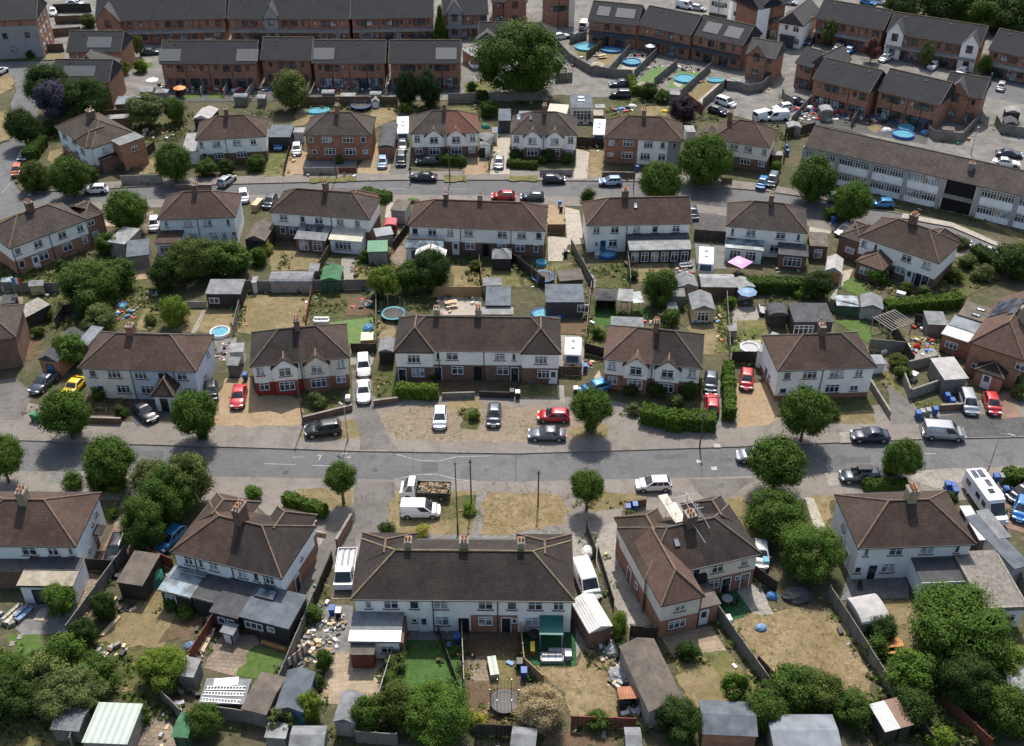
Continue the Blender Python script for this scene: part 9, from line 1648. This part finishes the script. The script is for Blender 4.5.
rubble('rubble',[(*(58.08,197.51),3.2,3,80),(*(63.68,196.27),4,2,50),(*(73.61,195.04),6,1.8,60),(*(21.43,199.39),2,1,16),(*(13.69,193.82),1.2,1.6,14),(*(-68.34,210.63),4,2,40),(*(-60.06,210.63),6,2,50),(*(-35.24,211.32),5,2,46),(*(-27.98,211.32),4,2,36),(*(-47.17,211.32),4,2,30),(*(-19.16,211.32),6,1.5,26),(*(-64.96,187.89),4,2.4,20),(*(17.86,229.83),1.5,1,8),(*(33.11,222.89),5,1,30),(*(38.75,220.64),3,1,16),(*(28.39,229.83),2,1,12),(*(48.11,257.57),2,1,4),(*(54.18,200.03),1.2,2,14),(*(13.17,224.4),3,1,6),(*(-49.12,210.63),3,1,14)],['cloth_white','plastic_blue','plastic_grey','plastic_black','plastic_red','cloth_cream'],9,.42)
W_=['leaf_mid','leaf_olive','leaf_sage','leaf_straw']
ground_cover('undergrowth',[(*(-35.46,64.58),6,2.4),(*(-40.99,65.46),3,3),(*(-43.71,59.81),7,3),(*(-17.92,62.01),1,3),(*(-11.52,64.58),.6,3.4),(*(-2.5,59.81),3,1.6),(*(9.44,66.05),.8,3),(*(7.79,66.65),.8,2),(*(16.74,66.65),2.6,.8),(*(22.29,62.57),1,3),(*(25.79,61.73),6,1.6),(*(34.42,66.05),1,4),(*(35.41,68.8),1.6,2),(*(38.08,60.9),6,4),(*(44.85,64.29),5,3),(*(-33.42,72.48),2.6,.5),(*(17.36,60.9),4,.8)],W_,2.6,.3,.5,3)
ground_cover('undergrowth',[(*(-51,105.72),3.4,2),(*(-24.19,106.76),2.4,1.6),(*(-16.59,110.51),.9,3),(*(-5.76,103.68),1,1.4),(*(-4.46,86.55),1,.7),(*(9.38,87.77),3,.6),(*(13.87,104.19),1.2,.5),(*(13.7,85.74),.8,.6),(*(51.61,105.72),1.6,.7),(*(47.54,111.61),1,2),(*(42.25,90.48),2.6,.4),(*(-59.66,104.7),.8,1),(*(18.99,107.82),3.4,.8)],W_,2.4,.25,.45,4)
ground_cover('undergrowth',[(*(-67.73,139.01),9,5),(*(-55.72,130.45),5,4),(*(-65.61,124.5),3,3),(*(-59.61,124.5),3,2),(*(-49.74,124.5),1,2),(*(-38.02,125.79),.7,3),(*(-25.99,129.09),2.6,2.4),(*(-22.5,139.75),2,3),(*(-18.61,139.01),2,2),(*(-8.05,141.27),3,1),(*(-6.37,136.8),1,2),(*(10.44,120.74),1,3),(*(14.86,138.26),3,2),(*(22.21,123.86),2,1),(*(30.26,129.09),.6,3),(*(67.57,137.53),4,4),(*(63.37,133.92),3,2),(*(53.36,133.92),3,2),(*(58.28,131.82),4,1),(*(10.09,141.27),1,3),(*(-73.95,135.35),3,1)],W_,2.4,.3,.55,5)
ground_cover('undergrowth',[(*(-87.18,188.22),3,5),(*(-81.89,169.58),4,3),(*(-66.22,189.06),6,4),(*(-70.4,193.82),3,3),(*(-3.92,198.76),4,3),(*(-20.35,200.03),4,2),(*(20.39,198.76),3,2),(*(26.85,203.91),5,2),(*(4.63,176.84),5,1.2),(*(63.89,164.01),5,1.2),(*(72.35,158.47),5,1),(*(78.15,154.68),5,1),(*(-62.94,195.04),2,4),(*(-35.35,200.67),5,1),(*(-48.26,175.79),2,1)],W_,1.8,.36,.6,6)
ground_cover('undergrowth',[(*(104.5,263.38),14,10),(*(116.87,263.38),18,14),(*(113.45,271.45),18,8)],['leaf_dark','leaf_mid'],1.2,.7,1.6,7)
sp,od=[],[]
for P,Q in FENCES:
 L=dist(P,Q);a=ang(P,Q)
 for k in range(int(L/1.1)):
  for sg in(-1,1):
   if rng.random()<.6:q=rng.uniform(.35,.8);f=(k+rng.random())/max(1,L/1.1);sp.append((P[0]+(Q[0]-P[0])*f-math.sin(a)*q*sg,P[1]+(Q[1]-P[1])*f+math.cos(a)*q*sg,.62,.5))
 for k in range(int(L/3)):
  q=rng.choice((-1,1))*rng.uniform(.5,1.5);f=rng.random();od.append((P[0]+(Q[0]-P[0])*f-math.sin(a)*q,P[1]+(Q[1]-P[1])*f+math.cos(a)*q,.3,.3,1))
ground_cover('undergrowth',sp,['leaf_mid','leaf_dark','leaf_olive','leaf_mid','leaf_straw'],2.6,.27,.75,11)
rubble('rubble',od,['plastic_grey','plastic_black','wood_pale','terracotta','cloth_white','fence_brown','plastic_green','tarp_blue'],12,.36)
ground_cover('undergrowth',[(*(-69.47,135.35),6,2),(*(-49.89,130.45),3,3),(*(-63.41,128.42),4,2.5),(*(-34.21,141.27),1,3),(*(-20.21,132.52),1.4,2),(*(-13.34,129.09),3,2),(*(-6.9,141.27),3,1.4),(*(1.98,139.01),2,2),(*(20.77,136.8),2,2),(*(16.06,125.79),3,1),(*(22.77,128.42),2,2),(*(29.14,123.23),1,4),(*(31.51,120.74),2,1),(*(38.07,129.77),3,1),(*(51.11,123.23),1,3),(*(55.41,127.1),3,1),(*(57.24,118.31),1,2),(*(-73.58,191.41),2,4),(*(-61.83,186.74),2,2),(*(-46.74,197.51),4,2),(*(-31.44,201.31),4,1),(*(-7.28,195.04),3,2),(*(2.61,201.31),3,1.4),(*(33.75,195.04),3,1.6),(*(38.63,195.04),3,1),(*(49.03,189.06),2,4),(*(53.08,168.15),4,2),(*(-32.25,61.45),3,2),(*(-46.85,65.76),4,2),(*(-19.5,63.14),.8,3),(*(-12.85,58.22),6,1),(*(11.13,58.48),3,1),(*(15.84,59.81),4,1),(*(29.64,60.35),4,1.4),(*(34.98,58.22),5,2),(*(42.09,59.81),6,3),(*(-43.37,87.36),2,2),(*(54.58,86.55),1,1)],['leaf_mid','leaf_dark','leaf_olive','leaf_sage'],2.0,.3,.9,13)
ground_cover('dry_tufts',[(*(27.56,66.65),7,7),(*(23.18,68.8),4,4),(*(6.84,62.57),4,5),(*(18.01,63.71),5,4),(*(-36.3,71.02),4,5),(*(38.03,71.02),2,3),(*(-8.63,86.14),6,4.5),(*(-1.38,86.55),3,5),(*(2.3,86.55),6,4.5),(*(11.68,88.39),5,1.2),(*(-20.76,89.01),5,1.6),(*(-21.71,100.23),4,1.2),(*(-9.58,102.19),6,3),(*(5.31,101.45),5,2),(*(-41.78,125.14),4,3.5),(*(-32.76,126.44),5,4),(*(-32.67,141.27),4,3),(*(20.32,137.9),4,2),(*(25.98,120.74),2,4),(*(-7.09,136.07),3,2),(*(41.77,103.18),4,1),(*(34.38,86.95),1,4),(*(-1.18,65.16),2,3)],['leaf_straw','leaf_straw','dead_straw','leaf_straw'],1.9,.12,.13,21)
